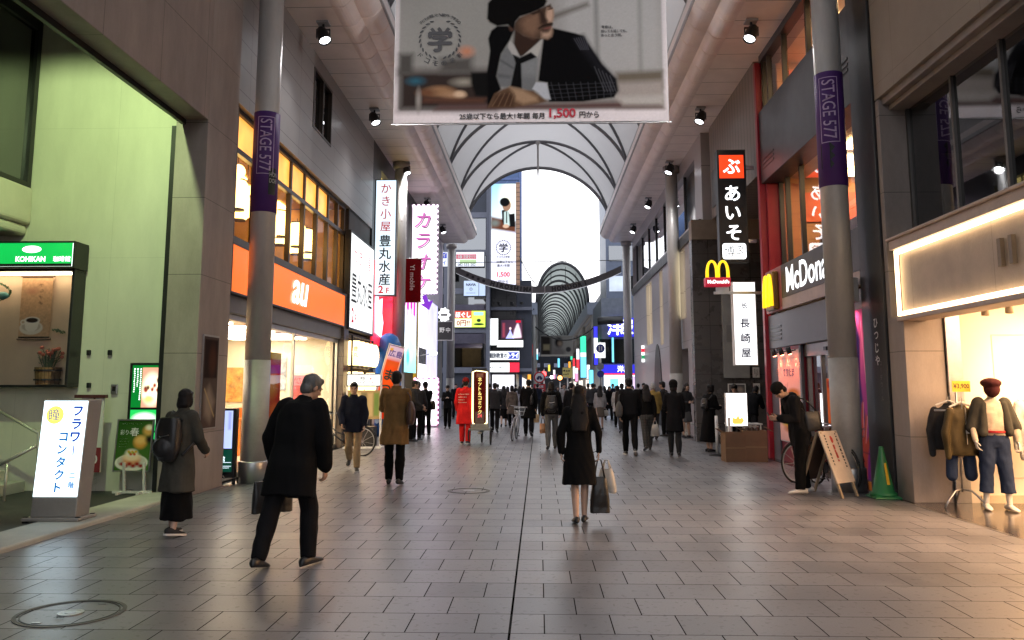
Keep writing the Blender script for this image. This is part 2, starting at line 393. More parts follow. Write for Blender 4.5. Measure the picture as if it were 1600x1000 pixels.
# ================================================================ ground
def floor_material():
    m = bpy.data.materials.new('granite_paving'); m.use_nodes = True; nt = m.node_tree; b = nt.nodes['Principled BSDF']
    tc = nd(nt, 'ShaderNodeTexCoord'); mp = nd(nt, 'ShaderNodeMapping'); mp.inputs['Location'].default_value = (.2, -.088, 0)
    nt.links.new(tc.outputs['Object'], mp.inputs[0])
    def brick(mortar, c1, c2):
        k = nd(nt, 'ShaderNodeTexBrick'); k.offset = .5; k.offset_frequency = 2; k.squash = 1
        k.inputs['Scale'].default_value = 1; k.inputs['Brick Width'].default_value = .46; k.inputs['Row Height'].default_value = .4653
        k.inputs['Mortar Size'].default_value = mortar; k.inputs['Mortar Smooth'].default_value = .2; k.inputs['Bias'].default_value = 0
        k.inputs['Color1'].default_value = (*c1, 1); k.inputs['Color2'].default_value = (*c2, 1); k.inputs['Mortar'].default_value = (.012, .011, .011, 1)
        nt.links.new(mp.outputs[0], k.inputs['Vector']); return k
    k = brick(.0046, (.168, .167, .178), (.108, .108, .116))
    sp = nd(nt, 'ShaderNodeTexNoise'); sp.inputs['Scale'].default_value = 75; sp.inputs['Detail'].default_value = 4; sp.inputs['Roughness'].default_value = .8; nt.links.new(tc.outputs['Object'], sp.inputs['Vector'])
    st = nd(nt, 'ShaderNodeTexNoise'); st.inputs['Scale'].default_value = .9; st.inputs['Detail'].default_value = 6; st.inputs['Roughness'].default_value = .7; nt.links.new(tc.outputs['Object'], st.inputs['Vector'])
    g = nd(nt, 'ShaderNodeTexNoise'); g.inputs['Scale'].default_value = 21; g.inputs['Detail'].default_value = 0; nt.links.new(tc.outputs['Object'], g.inputs['Vector'])
    spots = nd(nt, 'ShaderNodeMapRange'); spots.inputs[1].default_value = .70; spots.inputs[2].default_value = .73; nt.links.new(g.outputs[0], spots.inputs[0])   # gum and drink stains
    f = math_node(nt, 'ADD', math_node(nt, 'MULTIPLY', sp.outputs[0], 1.3), .35)
    f = math_node(nt, 'MULTIPLY', f, math_node(nt, 'ADD', math_node(nt, 'MULTIPLY', st.outputs[0], .75), .62))
    f = math_node(nt, 'MULTIPLY', f, math_node(nt, 'SUBTRACT', 1.0, math_node(nt, 'MULTIPLY', spots.outputs[0], .45)))
    sep = nd(nt, 'ShaderNodeSeparateXYZ'); nt.links.new(tc.outputs['Object'], sep.inputs[0])
    cl = math_node(nt, 'LESS_THAN', math_node(nt, 'ABSOLUTE', math_node(nt, 'ADD', sep.outputs[0], .2)), .0085)
    f = math_node(nt, 'MULTIPLY', f, math_node(nt, 'SUBTRACT', 1.0, math_node(nt, 'MULTIPLY', cl, .85)))
    vm = nd(nt, 'ShaderNodeVectorMath', operation='SCALE'); nt.links.new(k.outputs['Color'], vm.inputs[0]); nt.links.new(f, vm.inputs['Scale'])
    nt.links.new(vm.outputs[0], b.inputs['Base Color'])
    r = nd(nt, 'ShaderNodeMapRange'); r.inputs[1].default_value = .3; r.inputs[2].default_value = .7; r.inputs[3].default_value = .25; r.inputs[4].default_value = .37
    nt.links.new(st.outputs[0], r.inputs[0])
    rs = math_node(nt, 'ADD', r.outputs[0], math_node(nt, 'MULTIPLY', sp.outputs[0], .08))
    nt.links.new(rs, b.inputs['Roughness']); nt.links.new(math_node(nt, 'MULTIPLY', math_node(nt, 'SUBTRACT', 1.0, math_node(nt, 'MAXIMUM', k.outputs['Fac'], cl)), .7), b.inputs['Specular IOR Level'])
    bp = nd(nt, 'ShaderNodeBump'); bp.inputs['Strength'].default_value = .35; bp.inputs['Distance'].default_value = .004
    h = math_node(nt, 'SUBTRACT', math_node(nt, 'MULTIPLY', sp.outputs[0], .35), math_node(nt, 'MULTIPLY', math_node(nt, 'MAXIMUM', k.outputs['Fac'], cl), 1.4))
    nt.links.new(h, bp.inputs['Height']); nt.links.new(bp.outputs[0], b.inputs['Normal'])
    return m
PAVE = floor_material()
asphalt = M('asphalt', (.05, .05, .052), .8, 0, .25, 1.5, .1, 120)
concrete = M('pale_concrete', (.42, .42, .36), .75, 0, .2, 1.5, .06)
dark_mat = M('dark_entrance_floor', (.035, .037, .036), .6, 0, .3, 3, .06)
structure(MB().quad((-400, -400, -.03), (400, -400, -.03), (400, 900, -.03), (-400, 900, -.03)).build('ground', asphalt))
structure(MB().quad((-5.19, -14, 0), (5.1, -14, 0), (5.1, 46.5, 0), (-5.19, 46.5, 0)).build('arcade_pavement', PAVE))
structure(MB().box(-14, 14, 46.5, 62, -.025, -.02).build('crossing_road', asphalt))
mk = MB()
for i in range(9): mk.box(-4.2 + i * .95, -3.7 + i * .95, 47.5, 61, -.018, -.014)
structure(mk.build('road_markings', M('road_paint', (.6, .6, .58), .7)))
structure(MB().quad((-6, 62, 0), (9, 62, 0), (9, 260, 0), (-6, 260, 0)).build('far_pavement', PAVE))
structure(MB().box(-5.80, -5.19, 3.5, 12.36, -.02, .055).build('kerb', concrete, bevel=.02))
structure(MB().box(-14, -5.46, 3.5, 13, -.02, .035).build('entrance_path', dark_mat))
wet_tile = M('polished_dark_tile', (.06, .05, .045), .12, 0, .3, 2, .02, joints=[(0, .6, .1, .004), (1, .6, .2, .004)])
structure(MB().box(5.1, 5.13, -8, 13.3, -.02, .003).build('kerb', M('steel_edge_strip', (.3, .28, .25), .3, .8)))
structure(MB().quad((5.13, -8, .002), (14, -8, .002), (14, 26, .002), (5.13, 26, .002)).build('shop_pavement', wet_tile))
# two round cast-iron covers let into the paving
cover_mat = M('iron_cover', (.10, .095, .085), .5, .5, .2)
def manhole(x, y, r, label):
    t = thing('manhole_cover', label, 'manhole cover', (x, y, 0), group='round covers in the paving')
    rim = MB(); n = 48
    rim.rings([[(x + q * math.cos(a), y + q * math.sin(a), h) for a in [2 * math.pi * i / n for i in range(n)]] for q, h in ((r, .0015), (r, .005), (r - .028, .005), (r - .028, .0015))], False)
    rim.build('rim', cover_mat, t)
    inn = MB(); inn.rings([[(x + q * math.cos(a), y + q * math.sin(a), h) for a in [2 * math.pi * i / n for i in range(n)]] for q, h in ((r - .042, .0015), (r - .042, .004), (r - .052, .004), (r - .052, .0015))], False)
    inn.build('seam_ring', dark_metal, t)
    e = MB(); e.lathe((x, y, .002), [(.088, 0), (.088, .004), (.07, .0045), (.062, .002), (.04, .002), (.036, .005), (.0, .005)], 28); e.build('emblem', steel, t)
    s_ = MB()
    for a in (R(250), R(70)): s_.box(x + (r - .09) * math.cos(a) - .03, x + (r - .09) * math.cos(a) + .03, y + (r - .09) * math.sin(a) - .012, y + (r - .09) * math.sin(a) + .012, .001, .005)
    s_.build('key_slot', steel, t)
    fr = Fr((x, y, .002), (1, 0, 0), (0, 1, 0)); mb = MB(); put(mb, fr, '汚水', 0, -.14, .035); mb.build('lettering', dark_metal, t)
manhole(-3.34, 6.06, .365, 'round inlaid manhole cover with small metal emblem beside the lit white sign')
manhole(-1.09, 13.1, .33, 'round manhole cover in mid-street, ahead of the black-dressed woman')

# ================================================================ arcade canopy
panel_soffit = M('soffit_panel', (.86, .775, .74), .5, 0, .1, 1.2, .02, joints=[(1, .92, .3, .011)], jdark=.3)
flute_mat = M('fluted_panel', (.86, .76, .73), .42, 0, .1, 1.2, .02)
lip_mat = M('canopy_edge_metal', (.36, .34, .33), .4, .3, .15)
vault_skin = M('vault_membrane', (.70, .68, .67), .55, 0, .07, .6, .0, trans=.42)
rib_mat = M('rib_steel', (.16, .16, .17), .42, .4, .15)
CY0, CY1 = -4.0, 45.0
can = thing('arcade_canopy', 'vaulted white arcade canopy with fluted edge mouldings and dark steel ribs', 'canopy', (0, 0, 9.45))
for sgn in (1, -1):
    mb = MB(); mb.box(sgn * 4.28, sgn * 6.2, CY0, CY1, 9.45, 9.53); mb.build('soffit', panel_soffit, can)
    for k, (xa, za, xb, zb) in enumerate(((4.28, 9.45, 3.86, 9.64), (3.86, 9.64, 3.42, 9.90))):
        mb = MB(); y = CY0
        while y < CY1 - .01:
            y2 = min(y + .92, CY1); rs = []
            for yy, ins in ((y + .004, .02), (y + .03, .0), (y2 - .03, .0), (y2 - .004, .02)):
                ring = []
                cx, cz = (xa + xb) / 2, (za + zb) / 2; dx, dz = xb - xa, zb - za; L = math.hypot(dx, dz)
                nx, nz = dz / L, -dx / L
                if nz > 0: nx, nz = -nx, -nz
                for i in range(9):
                    t = i / 8; bul = math.sin(math.pi * t) * (.10 - ins * .7) - ins * .5
                    ring.append((sgn * (xa + dx * t + nx * bul), yy, za + dz * t + nz * bul))
                ring.append((sgn * xb, yy, 10.3)); ring.append((sgn * xa, yy, 10.3))
                rs.append(ring)
            mb.rings(rs, True); y = y2
        mb.build('flute_moulding', flute_mat, can, smooth=False)
    mb = MB(); mb.rings([[(sgn * 3.415, yy, 9.90), (sgn * 3.375, yy, 9.93), (sgn * 3.79, yy, 11.33), (sgn * 3.85, yy, 11.33), (sgn * 3.50, yy, 9.95)] for yy in (CY0, CY1)], True)
    mb.build('gutter_lip', lip_mat, can)
    mb = MB(); mb.box(sgn * 3.9, sgn * 6.2, CY0, CY1, 11.3, 11.36); mb.build('roof_deck', lip_mat, can)
    mb = MB(); mb.box(sgn * 3.9, sgn * 6.2, CY1 - .04, CY1, 9.95, 11.3); mb.build('end_plate', lip_mat, can)
VC, VR = 9.49, 4.2
def arc(y, a0=22, a1=158, r=VR, n=28): return [(r * math.cos(R(a0 + (a1 - a0) * i / n)), y, VC + r * math.sin(R(a0 + (a1 - a0) * i / n))) for i in range(n + 1)]
mb = MB(); rows = [arc(CY0 + (CY1 - CY0) * j / 24, r=VR + .06) for j in range(25)]
base = mb.n; n = len(rows[0]); mb.add([p for r in rows for p in r], [(j * n + i, j * n + i + 1, (j + 1) * n + i + 1, (j + 1) * n + i) for j in range(24) for i in range(n - 1)])
mb.build('vault', vault_skin, can, smooth=True)
for k in range(8):
    y = 45 - 5 * k
    mb = MB(); mb.path(arc(y), .10 if k == 0 else .075, 8); mb.build('arch_rib', rib_mat, can, smooth=True)
    for s in (1, -1):                       # slanting ribs from each springing up to the next crown
        pts = []
        for i in range(15):
            t = i / 14; a = R(90 - 68 * s * (1 - t)); pts.append(((VR - .01) * math.cos(a), y - 5 * t, VC + (VR - .01) * math.sin(a)))
        mb = MB(); mb.path(pts, .06, 8); mb.build('slanting_rib', rib_mat, can, smooth=True)
mb = MB(); mb.lathe((0, 40, 11.75), [(.015, 0), (.05, .5), (.06, .6), (.045, .75), (.05, 1.75), (.14, 1.9), (.05, 1.98)], 12); mb.build('hanger_post', lip_mat, can, smooth=True)

# pillars with a metal cuff
pillar_mat = M('grey_pillar', (.50, .49, .475), .42, .2, .2, 1.2, .02, 30, stretch=(1, 1, .35))
pillar_low = M('pillar_lower_coat', (.36, .345, .325), .5, .1, .2, 1.5, .03, 30)
purple = M('purple_banner_cloth', (.075, .02, .17), .6, 0, .12)
def pillar(x, y, label, cuff=True):
    t = thing('arcade_pillar', label, 'pillar', (x, y, 0), group='pillars holding up the arcade canopy')
    mb = MB(); mb.lathe((x, y, 2.05), [(.215, 0), (.215, 7.4)], 32); mb.build('shaft', pillar_mat, t, smooth=True)
    mb = MB(); mb.lathe((x, y, 0), [(.22, .0), (.222, 2.05)], 32); mb.build('lower_coat', pillar_low, t, smooth=True)
    if cuff:
        mb = MB(); mb.lathe((x, y, 0), [(.262, .0), (.262, .34), (.255, .36), (.22, .365)], 32); mb.build('cuff', steel, t, smooth=True)
    mb = MB(); mb.lathe((x, y, 9.2), [(.22, 0), (.3, .06), (.3, .25)], 32); mb.build('collar', lip_mat, t, smooth=True)
    return t
p_l = pillar(-4.83, 14.15, 'grey pillar with purple banner wrap, beside the orange shop sign')
p_r = pillar(4.80, 13.3, 'weathered pillar with purple banner wrap, in front of the burger restaurant')
pillar(-4.83, 28.4, 'grey pillar behind the hanging seafood restaurant sign')
pillar(4.80, 29.3, 'pillar standing before the silver stone building, beyond the arches sign')
pillar(-4.83, 45.4, 'slim pillar at the canopy end under the hanging street name, nearest the karaoke sign')
pillar(4.80, 44.8, 'slim pillar at the canopy end in front of the blue-signed shop')
line_mauve = M('mauve_print', (.55, .42, .65), .6, bump=0)
def wrap(par, x, y, z0, z1, side):
    t = thing('banner_wrap', 'purple banner wrapped round pillar, ' + ('with a square dark patch, beside the orange shop sign' if side < 0 else 'with a dark zigzag patch, before the burger restaurant'), 'banner', (x, y, z0), group='purple wraps on the pillars')
    mb = MB(); mb.lathe((x, y, 0), [(.216, z0 - .002), (.226, z0), (.226, z1), (.216, z1 + .002)], 40); mb.build('cloth', purple, t, smooth=True)
    ang = math.atan2(-y, -x); cy = Cyl((x, y, 0), .226, ang)
    mb = MB(); H = z1 - z0
    # outline box and the words running down
    x0, x1, ya, yb = -.16, .14, z1 - .10, z1 - .10 - .62 * H * .93
    for (a, b, c, d) in ((x0, x1, ya, ya - .012), (x0, x1, yb, yb + .012), (x0, x0 + .012, yb, ya), (x1 - .012, x1, yb, ya)):
        k = 8
        for i in range(k):
            u0, u1 = a + (b - a) * i / k, a + (b - a) * (i + 1) / k
            mb.quad(cy.p(u0, min(c, d), .003), cy.p(u1, min(c, d), .003), cy.p(u1, max(c, d), .003), cy.p(u0, max(c, d), .003))
    put(mb, cy, 'STAGE 577', -.01, (ya + yb) / 2, .19, (ya - yb) * .9, .004, R(-90), .019)
    mb.build('lettering', line_mauve, t)
    mb = MB()
    if side < 0:
        for i in range(6): u = .06 + .14 * i / 6; mb.quad(cy.p(u, z0 + .3, .003), cy.p(u + .0234, z0 + .3, .003), cy.p(u + .0234, z0 + .78, .003), cy.p(u, z0 + .78, .003))
        mb.build('patch', M('patch_green_black', (.01, .018, .016), .6), t)
        mb = MB(); put(mb, cy, 'HON', .15, z0 + .66, .08, .15, .01, 0, .006); put(mb, cy, 'DORI', .15, z0 + .55, .08, .15, .01, 0, .006); mb.build('small_lettering', M('print_grey', (.4, .42, .4), .6), t)
    else:
        pts = [(-.18, z0 + .28), (-.02, z0 + .28), (.03, z0 + .34), (-.02, z0 + .42), (.05, z0 + .48), (-.01, z0 + .55), (.05, z0 + .62), (-.02, z0 + .70), (-.18, z0 + .68)]
        mb.add([cy.p(a, b, .004) for a, b in pts], [tuple(range(len(pts)))]); mb.build('patch', M('patch_green_black', (.01, .018, .016), .6), t)
wrap(p_l, -4.83, 14.15, 4.62, 6.42, -1)
wrap(p_r, 4.80, 13.3, 4.80, 6.70, 1)

# spot lamps under the soffit
spot_face = E('spot_lens', (.93, .95, 1.0), 9.0, .02)
def spot(x, y, k, label, aim=None):
    t = thing('spot_lamp', label, 'spotlight', (x, y, 9.45), group='spotlights under the canopy soffit')
    s = -1 if x < 0 else 1
    ax = (Vector(aim) if aim else Vector((-s * .42, -.30, -1))).normalized(); c = Vector((x, y, 9.16)); top = c - ax * .15
    MB().box(x - .13, x + .13, y - .13, y + .13, 9.41, 9.448).build('mounting_plate', grey_paint, t, bevel=.006)
    mb = MB(); mb.tube((x, y, 9.42), (x, y, 9.28), .025); mb.box(x - .15, x - .135, y - .03, y + .03, 9.1, 9.3); mb.box(x + .135, x + .15, y - .03, y + .03, 9.1, 9.3); mb.box(x - .15, x + .15, y - .03, y + .03, 9.28, 9.295)
    mb.build('bracket', black_paint, t)
    mb = MB(); mb.lathe(c, [(.075, -.2), (.10, -.17), (.128, -.05), (.135, .14), (.14, .15), (.14, .17), (.125, .17), (.122, .12)], 24, ax); mb.build('housing', black_paint, t, smooth=True)
    mb = MB(); mb.lathe(c + ax * .12, [(.118, 0), (.118, .012), (.02, .022)], 24, ax); mb.build('lens', spot_face, t)
    ld = bpy.data.lights.new('spot_light', 'SPOT'); ld.energy = k; ld.spot_size = R(118 if not aim else 75); ld.spot_blend = .85; ld.shadow_soft_size = .12; ld.color = (1.0, .97, .97)
    lo = link(bpy.data.objects.new('spot_light', ld)); lo.parent = t; lo.location = (c + ax * .2) - Vector((x, y, 9.45)); lo.rotation_euler = ax.to_track_quat('-Z', 'Y').to_euler()
WHERE = ['over the cafe recess', 'over the orange sign', 'over the lantern windows', 'before the seafood sign', 'beside the hanging seafood sign', 'before the karaoke sign', 'above the karaoke sign']
WHER2 = ['over the clothing shop', 'over the clothing shop sign', 'over the red-edged restaurant', 'above the black vertical sign', 'behind the second pillar', 'over the silver stone building', 'nearest the canopy end']
for i, y in enumerate((5.8, 11.4, 17.0, 22.65, 28.3, 33.95, 39.6)):
    e = (250, 640)[i] if i < 2 else 265
    aim = [(s * .72, 1, -.16) for s in (1, -1)] if i == 1 else (None, None)      # unseen pair; aim and extra power added to brighten the banner
    spot(-4.65, y, e, 'black soffit spotlight on the cafe side, ' + WHERE[i], aim[0])
    spot(4.62, y + .2, e, 'black soffit spotlight on the restaurant side, ' + WHER2[i], aim[1])

# ================================================================ side buildings
def wall_open(mb, fr, W, H, opens, th):
    """wall slab W x H behind frame fr, thickness th, with rectangular openings (x0,x1,y0,y1)"""
    xs = sorted({0, W, *[o[0] for o in opens], *[o[1] for o in opens]}); ys = sorted({0, H, *[o[2] for o in opens], *[o[3] for o in opens]})
    for j in range(len(ys) - 1):
        run = None
        for i in range(len(xs)):
            solid = i < len(xs) - 1 and not any(o[0] <= (xs[i] + xs[i + 1]) / 2 <= o[1] and o[2] <= (ys[j] + ys[j + 1]) / 2 <= o[3] for o in opens)
            if solid and run is None: run = xs[i]
            if not solid and run is not None: fr.box(mb, run, xs[i], ys[j], ys[j + 1], -th, 0); run = None
cream_wall = M('cream_render', (.62, .61, .50), .62, 0, .13, .9, .03, 60, joints=[(0, 1.35, .2, .003), (2, 2.1, .6, .003)], jdark=.82, stretch=(1.6, 1.6, .45))
brown_stone = M('brown_stone', (.29, .24, .215), .5, 0, .32, .9, .04, 50, joints=[(1, 1.5, .2, .005), (2, 1.2, .3, .005)], jdark=.35, stretch=(1.5, 1.5, .5))
pier_stone = M('pier_stone', (.31, .265, .24), .5, 0, .3, .9, .04, 50, joints=[(2, 1.2, .3, .005)], jdark=.35, stretch=(1.5, 1.5, .5))
clad = M('grey_cladding', (.34, .325, .32), .4, .3, .12, 1, .02, 30, joints=[(2, .46, .1, .006), (1, 3.1, .5, .004)], jdark=.3)
dark_clad = M('dark_cladding', (.035, .035, .038), .45, .2, .2)
# ---- cafe at the recess
cafe = thing('cafe_building', 'cream-walled cafe building in greenish light with a recessed entrance', 'building', (-5.15, 12.4, 0))
mb = MB(); mb.box(-5.66, -5.15, 12.37, 13.62, 0, 9.45); mb.build('pier', pier_stone, cafe, bevel=.01)
mb = MB(); mb.box(-5.5, -5.15, -14, 12.37, 5.74, 9.45); mb.build('street_beam', brown_stone, cafe, bevel=.01)
mb = MB(); mb.box(-5.56, -5.5, -14, 12.36, 5.66, 5.80); mb.build('beam_trim', black_paint, cafe)
mb = MB(); mb.box(-14, -5.66, 12.62, 12.95, 0, 9.45); mb.build('rear_wall', cream_wall, cafe)
mb = MB(); mb.box(-5.74, -5.655, 12.40, 12.60, .04, 5.66); mb.build('corner_strip', black_paint, cafe)
mb = MB(); mb.box(-14, -5.5, -14, 12.9, 9.3, 9.44); mb.build('recess_ceiling', cream_wall, cafe)
mb = MB(); mb.box(-14, -13.8, -14, 13, 0, 9.4); mb.box(-13.8, -5.15, -14, -13.8, 0, 9.4); mb.build('outer_wall', cream_wall, cafe)
bay = MB(); bay.box(-13.7, -8.06, 5, 12.61, 3.95, 4.12); bay.box(-13.7, -8.0, 5, 12.61, 4.12, 4.72); bay.build('bay_ledge', M('ledge_plaster', (.6, .58, .48), .5, 0, .08), cafe, bevel=.06, segs=3)
fr = LW(-8.08, 5, 4.72); mb = MB()
for y in (0, 3.6, 7.5): fr.box(mb, y, y + .1, 0, 2.75, -.08, .03)
fr.box(mb, 0, 7.6, 2.6, 2.75, -.08, .028); fr.box(mb, 0, 7.6, 0, .08, -.08, .028); wf = mb.build('bay_window', black_paint, cafe)
MB().box(-8.12, -8.11, 5.1, 12.5, 4.8, 7.32).build('pane', glass_dark, wf)
bl = MB()
for i in range(9): bl.obox((-8.2, 9.2, 7.3 - i * .055), (.02, 0, .012), (0, 3.3, 0), (.001, 0, -.0015))
bl.build('blind', E('lit_blind', (.95, .9, .6), .5), wf)
mb = MB(); mb.box(-13.7, -8.06, 5, 12.6, 7.47, 9.3); mb.box(-9.6, -9.5, 5, 12.6, 4.8, 7.4); mb.build('bay_wall', M('dim_room', (.09, .08, .06), .7), cafe)
MB().box(-9.3, -8.9, 11.2, 11.3, 6.55, 6.6).build('bay_lamp', E('dim_tube', (1, .95, .8), 2.5), cafe)
# three wall fittings and a switch box
for px, py in ((140, 551), (173, 551), (140, 602)):
    p = atY(px, py, 12.62); MB().box(p.x - .03, p.x + .03, 12.575, 12.615, p.z - .04, p.z + .04).build('wall_fitting', dark_metal, cafe, bevel=.008)
p = atY(180, 608, 12.62); sw = MB().box(p.x - .05, p.x + .05, 12.58, 12.615, p.z - .075, p.z + .075).build('switch_box', steel, cafe, bevel=.008)
MB().box(p.x - .025, p.x + .025, 12.574, 12.579, p.z - .03, p.z + .04).build('switch', dark_metal, sw)
# stair with handrails at the recess
st = thing('entrance_stair', 'pale concrete steps with a metal handrail climbing beside the cafe display window', 'stairs', (-8.4, 11.6, 0))
for i in range(4): MB().box(-9.4, -7.72 - .3 * i, 10.5, 12.5, .035 + .16 * i, .035 + .16 * (i + 1)).build('step', concrete, st, bevel=.01)
a, b = atY(0, 643, 12.2), atY(60, 677, 12.2); MB().path([a + (a - b) * .3, b, (b.x + .03, b.y, b.z - .5), (b.x + .03, b.y, .03)], .022, 10).build('handrail', M('pale_rail', (.5, .5, .42), .35, .4), st, smooth=True); mb = MB()
a, b, c = atY(0, 726, 11.0), atY(56, 697, 11.0), atY(11, 722, 11.0); mb.path([a + (a - b) * .4, b], .025, 10); mb.tube((c.x, c.y, c.z), (c.x, c.y, .1), .018)
mb.build('handrail', M('pale_rail', (.5, .5, .42), .35, .4), st, smooth=True)
# greenish wall-washer lamp on the beam side that lights the cream wall
wl = thing('wall_lamp', 'small flood lamp tucked under the recess beam, washing the cream wall green', 'lamp', (-5.75, 9.0, 6.5))
mb = MB(); mb.lathe((-5.72, 9.0, 6.45), [(.09, -.12), (.1, .1), (.085, .11)], 16, (-.35, 1, -.25)); mb.build('housing', black_paint, wl, smooth=True)
MB().tube((-5.5, 9.0, 6.6), (-5.72, 9.0, 6.5), .015).build('bracket', black_paint, wl)
ld = bpy.data.lights.new('wash_light', 'SPOT'); ld.energy = 430; ld.spot_size = R(92); ld.spot_blend = .35; ld.shadow_soft_size = .05; ld.color = (.74, 1.0, .46)
lo = link(bpy.data.objects.new('wash_light', ld)); lo.parent = wl; lo.location = (-.03, .15, 0); lo.rotation_euler = Vector((-.42, 1, -.85)).to_track_quat('-Z', 'Y').to_euler()

# ---- phone shop with the restaurant above
shop = thing('phone_shop_building', 'grey panelled building with bright phone shop below lantern-lit restaurant windows', 'building', (-5.3, 18, 0))
X0 = -5.32
mb = MB(); mb.box(-5.6, -5.25, 13.62, 25.6, 6.55, 9.45); up = None
fr = LW(-5.25, 13.62, 6.55)
mb = MB(); wall_open(mb, fr, 11.98, 2.9, [(4.9, 6.6, 1.06, 2.52)], .35); up = mb.build('upper_wall', clad, shop)
uw = MB(); fr2 = LW(-5.25, 18.52, 7.61)
for a, b, c, d in ((0, 1.7, 0, .06), (0, 1.7, 1.4, 1.46), (0, .06, .06, 1.4), (1.64, 1.7, .06, 1.4), (.82, .88, .06, 1.4)): fr2.box(uw, a, b, c, d, -.1, .012)
uo = uw.build('upper_window', M('bronze_frame', (.06, .045, .035), .4, .5), shop); MB().box(-5.34, -5.33, 18.58, 20.16, 7.67, 9.01).build('pane', glass_dark, uo)
MB().box(-5.5, -5.4, 18.4, 20.3, 7.5, 9.2).build('blind', M('dark_blind', (.03, .025, .02), .7), uo)
# window band of the restaurant
bronze = M('bronze_frame', (.06, .045, .035), .4, .5)
band = MB(); fb = LW(-5.36, 13.7, 4.12); WB = 8.75
mull = [0, .42, 1.5, 2.6, 3.7, 4.75, 5.85, 6.9, 7.9, WB - .1]
for y in mull: fb.box(band, y, y + .09, 0, 2.4, -.1, .0)
fb.box(band, 0, WB, -.02, .1, -.12, .04); fb.box(band, 0, WB, 1.62, 1.72, -.09, .006); fb.box(band, 0, WB, 2.34, 2.43, -.1, .01)
bw = band.build('window_band', bronze, shop)
for a_, b_ in zip(mull[:-3], mull[1:-2]): MB().box(-5.415, -5.41, 13.7 + a_ + .09, 13.7 + b_, 5.85, 6.46).build('transom_pane', E('frosted_amber_glow', (1, .42, .07), .95, .75, 1.6), bw)  # lantern glow behind the frosted panes is put in as emission
MB().quad((-5.42, 13.74, 4.15), (-5.42, 22.4, 4.15), (-5.42, 22.4, 6.5), (-5.42, 13.74, 6.5)).build('pane', GLASS('amber_glass', (.97, .93, .85), .04, .02, .4), bw)
warm_room = M('warm_room_wall', (.55, .36, .16), .7, 0, .2)
mb = MB(); mb.box(-9.4, -9.3, 13.7, 22.5, 4.0, 6.5); mb.box(-9.4, -5.5, 13.63, 13.7, 4.0, 6.5); mb.box(-9.4, -5.5, 22.5, 22.6, 4.0, 6.5); mb.box(-9.4, -5.45, 13.7, 22.5, 3.9, 4.0); mb.build('restaurant_room', warm_room, shop)
MB().box(-9.4, -5.4, 13.7, 22.5, 6.52, 6.545).build('restaurant_ceiling', M('wood_ceiling', (.42, .25, .1), .6), shop)
mb = MB()
for i in range(5): mb.box(-7.4, -6.9, 14.6 + 1.7 * i, 15.6 + 1.7 * i, 6.47, 6.5)
mb.build('ceiling_light', E('amber_panel', (1, .55, .16), 7), shop)
for y in (15.2, 17.3, 19.4, 21.2):
    mb = MB(); mb.box(-8.4, -7.0, y - .45, y + .45, 4.68, 4.73); mb.box(-7.75, -7.65, y - .05, y + .05, 4.0, 4.68); mb.build('dining_table', M('dark_wood', (.08, .04, .02), .4), shop)
# lower storey
mb = MB(); mb.box(-5.6, -5.28, 13.62, 22.1, 4.06, 4.1); mb.box(-5.75, -5.3, 13.62, 22.1, 2.86, 3.17); mb.build('header_beam', M('header_grey', (.2, .19, .18), .45, .3), shop, bevel=.01)
mb = MB(); mb.box(-5.75, -5.22, 22.1, 22.62, 0, 4.1); mb.build('end_column', M('brown_tile', (.12, .09, .07), .3, 0, .25, 3, .03, joints=[(2, .5, .1, .006)]), shop, bevel=.01)
MB().box(-5.7, -5.28, 13.63, 13.9, 0, 2.86).build('side_jamb', dark_clad, shop)
fs = MB(); ff = LW(-5.38, 13.9, 0)
for y in (0, 2.55, 4.2, 8.12): ff.box(fs, y, y + .07, 0, 2.86, -.06, .0)
ff.box(fs, 0, 8.2, 2.76, 2.855, -.06, .003); ff.box(fs, 0, 8.2, 0, .1, -.06, .003)
sf = fs.build('shop_window', M('alu_frame', (.5, .48, .44), .35, .7), shop)
MB().quad((-5.41, 13.9, .1), (-5.41, 22.1, .1), (-5.41, 22.1, 2.78), (-5.41, 13.9, 2.78)).build('pane', GLASS('shop_glass', (.97, .97, .95), .03, .02, .4), sf)
cream_room = M('cream_room', (.80, .72, .58), .6, 0, .05)
mb = MB(); mb.box(-9.0, -8.9, 13.7, 22.1, 0, 2.9); mb.box(-9.0, -5.7, 13.64, 13.7, 0, 2.86); mb.box(-8.9, -5.48, 21.95, 22.08, 0, 2.86); mb.box(-8.9, -7.2, 17.9, 18.0, 0, 2.86); mb.build('shop_room', cream_room, shop)
for i, (y, c) in enumerate(((14.6, 'red'), (16.0, 'white'), (19.2, 'orange'), (20.6, 'white'))):
    m2 = MB(); m2.box(-7.3, -6.9, y, y + .9, .02, .82); m2.box(-7.32, -6.88, y - .02, y + .92, .82, .86)
    for q in range(3): m2.box(-7.2, -7.1, y + .1 + .28 * q, y + .25 + .28 * q, .86, 1.1)
    m2.build('display_counter', M('counter_' + c, {'red': (.5, .04, .04), 'white': (.6, .58, .54), 'orange': (.7, .2, .02)}[c], .4), shop)
for i, (x, z) in enumerate(((-8.0, 1.2), (-7.0, 1.5), (-6.2, 1.0))): MB().box(x - .3, x + .3, 21.92, 21.94, z, z + .9).build('wall_poster', M('wall_poster_' + 'abc'[i], ((.6, .3, .08), (.35, .38, .42), (.55, .08, .1))[i], .5, 0, .6, 5), shop)
MB().box(-8.95, -5.5, 13.7, 22.05, 2.84, 2.858).build('shop_ceiling', cream_room, shop)
MB().box(-8.95, -5.43, 13.7, 22.05, .002, .02).build('shop_floor', M('shop_floor_tile', (.6, .5, .38), .3), shop)
mb = MB()
for i in range(6): mb.box(-7.9, -6.0, 14.3 + 1.3 * i, 14.75 + 1.3 * i, 2.80, 2.83)
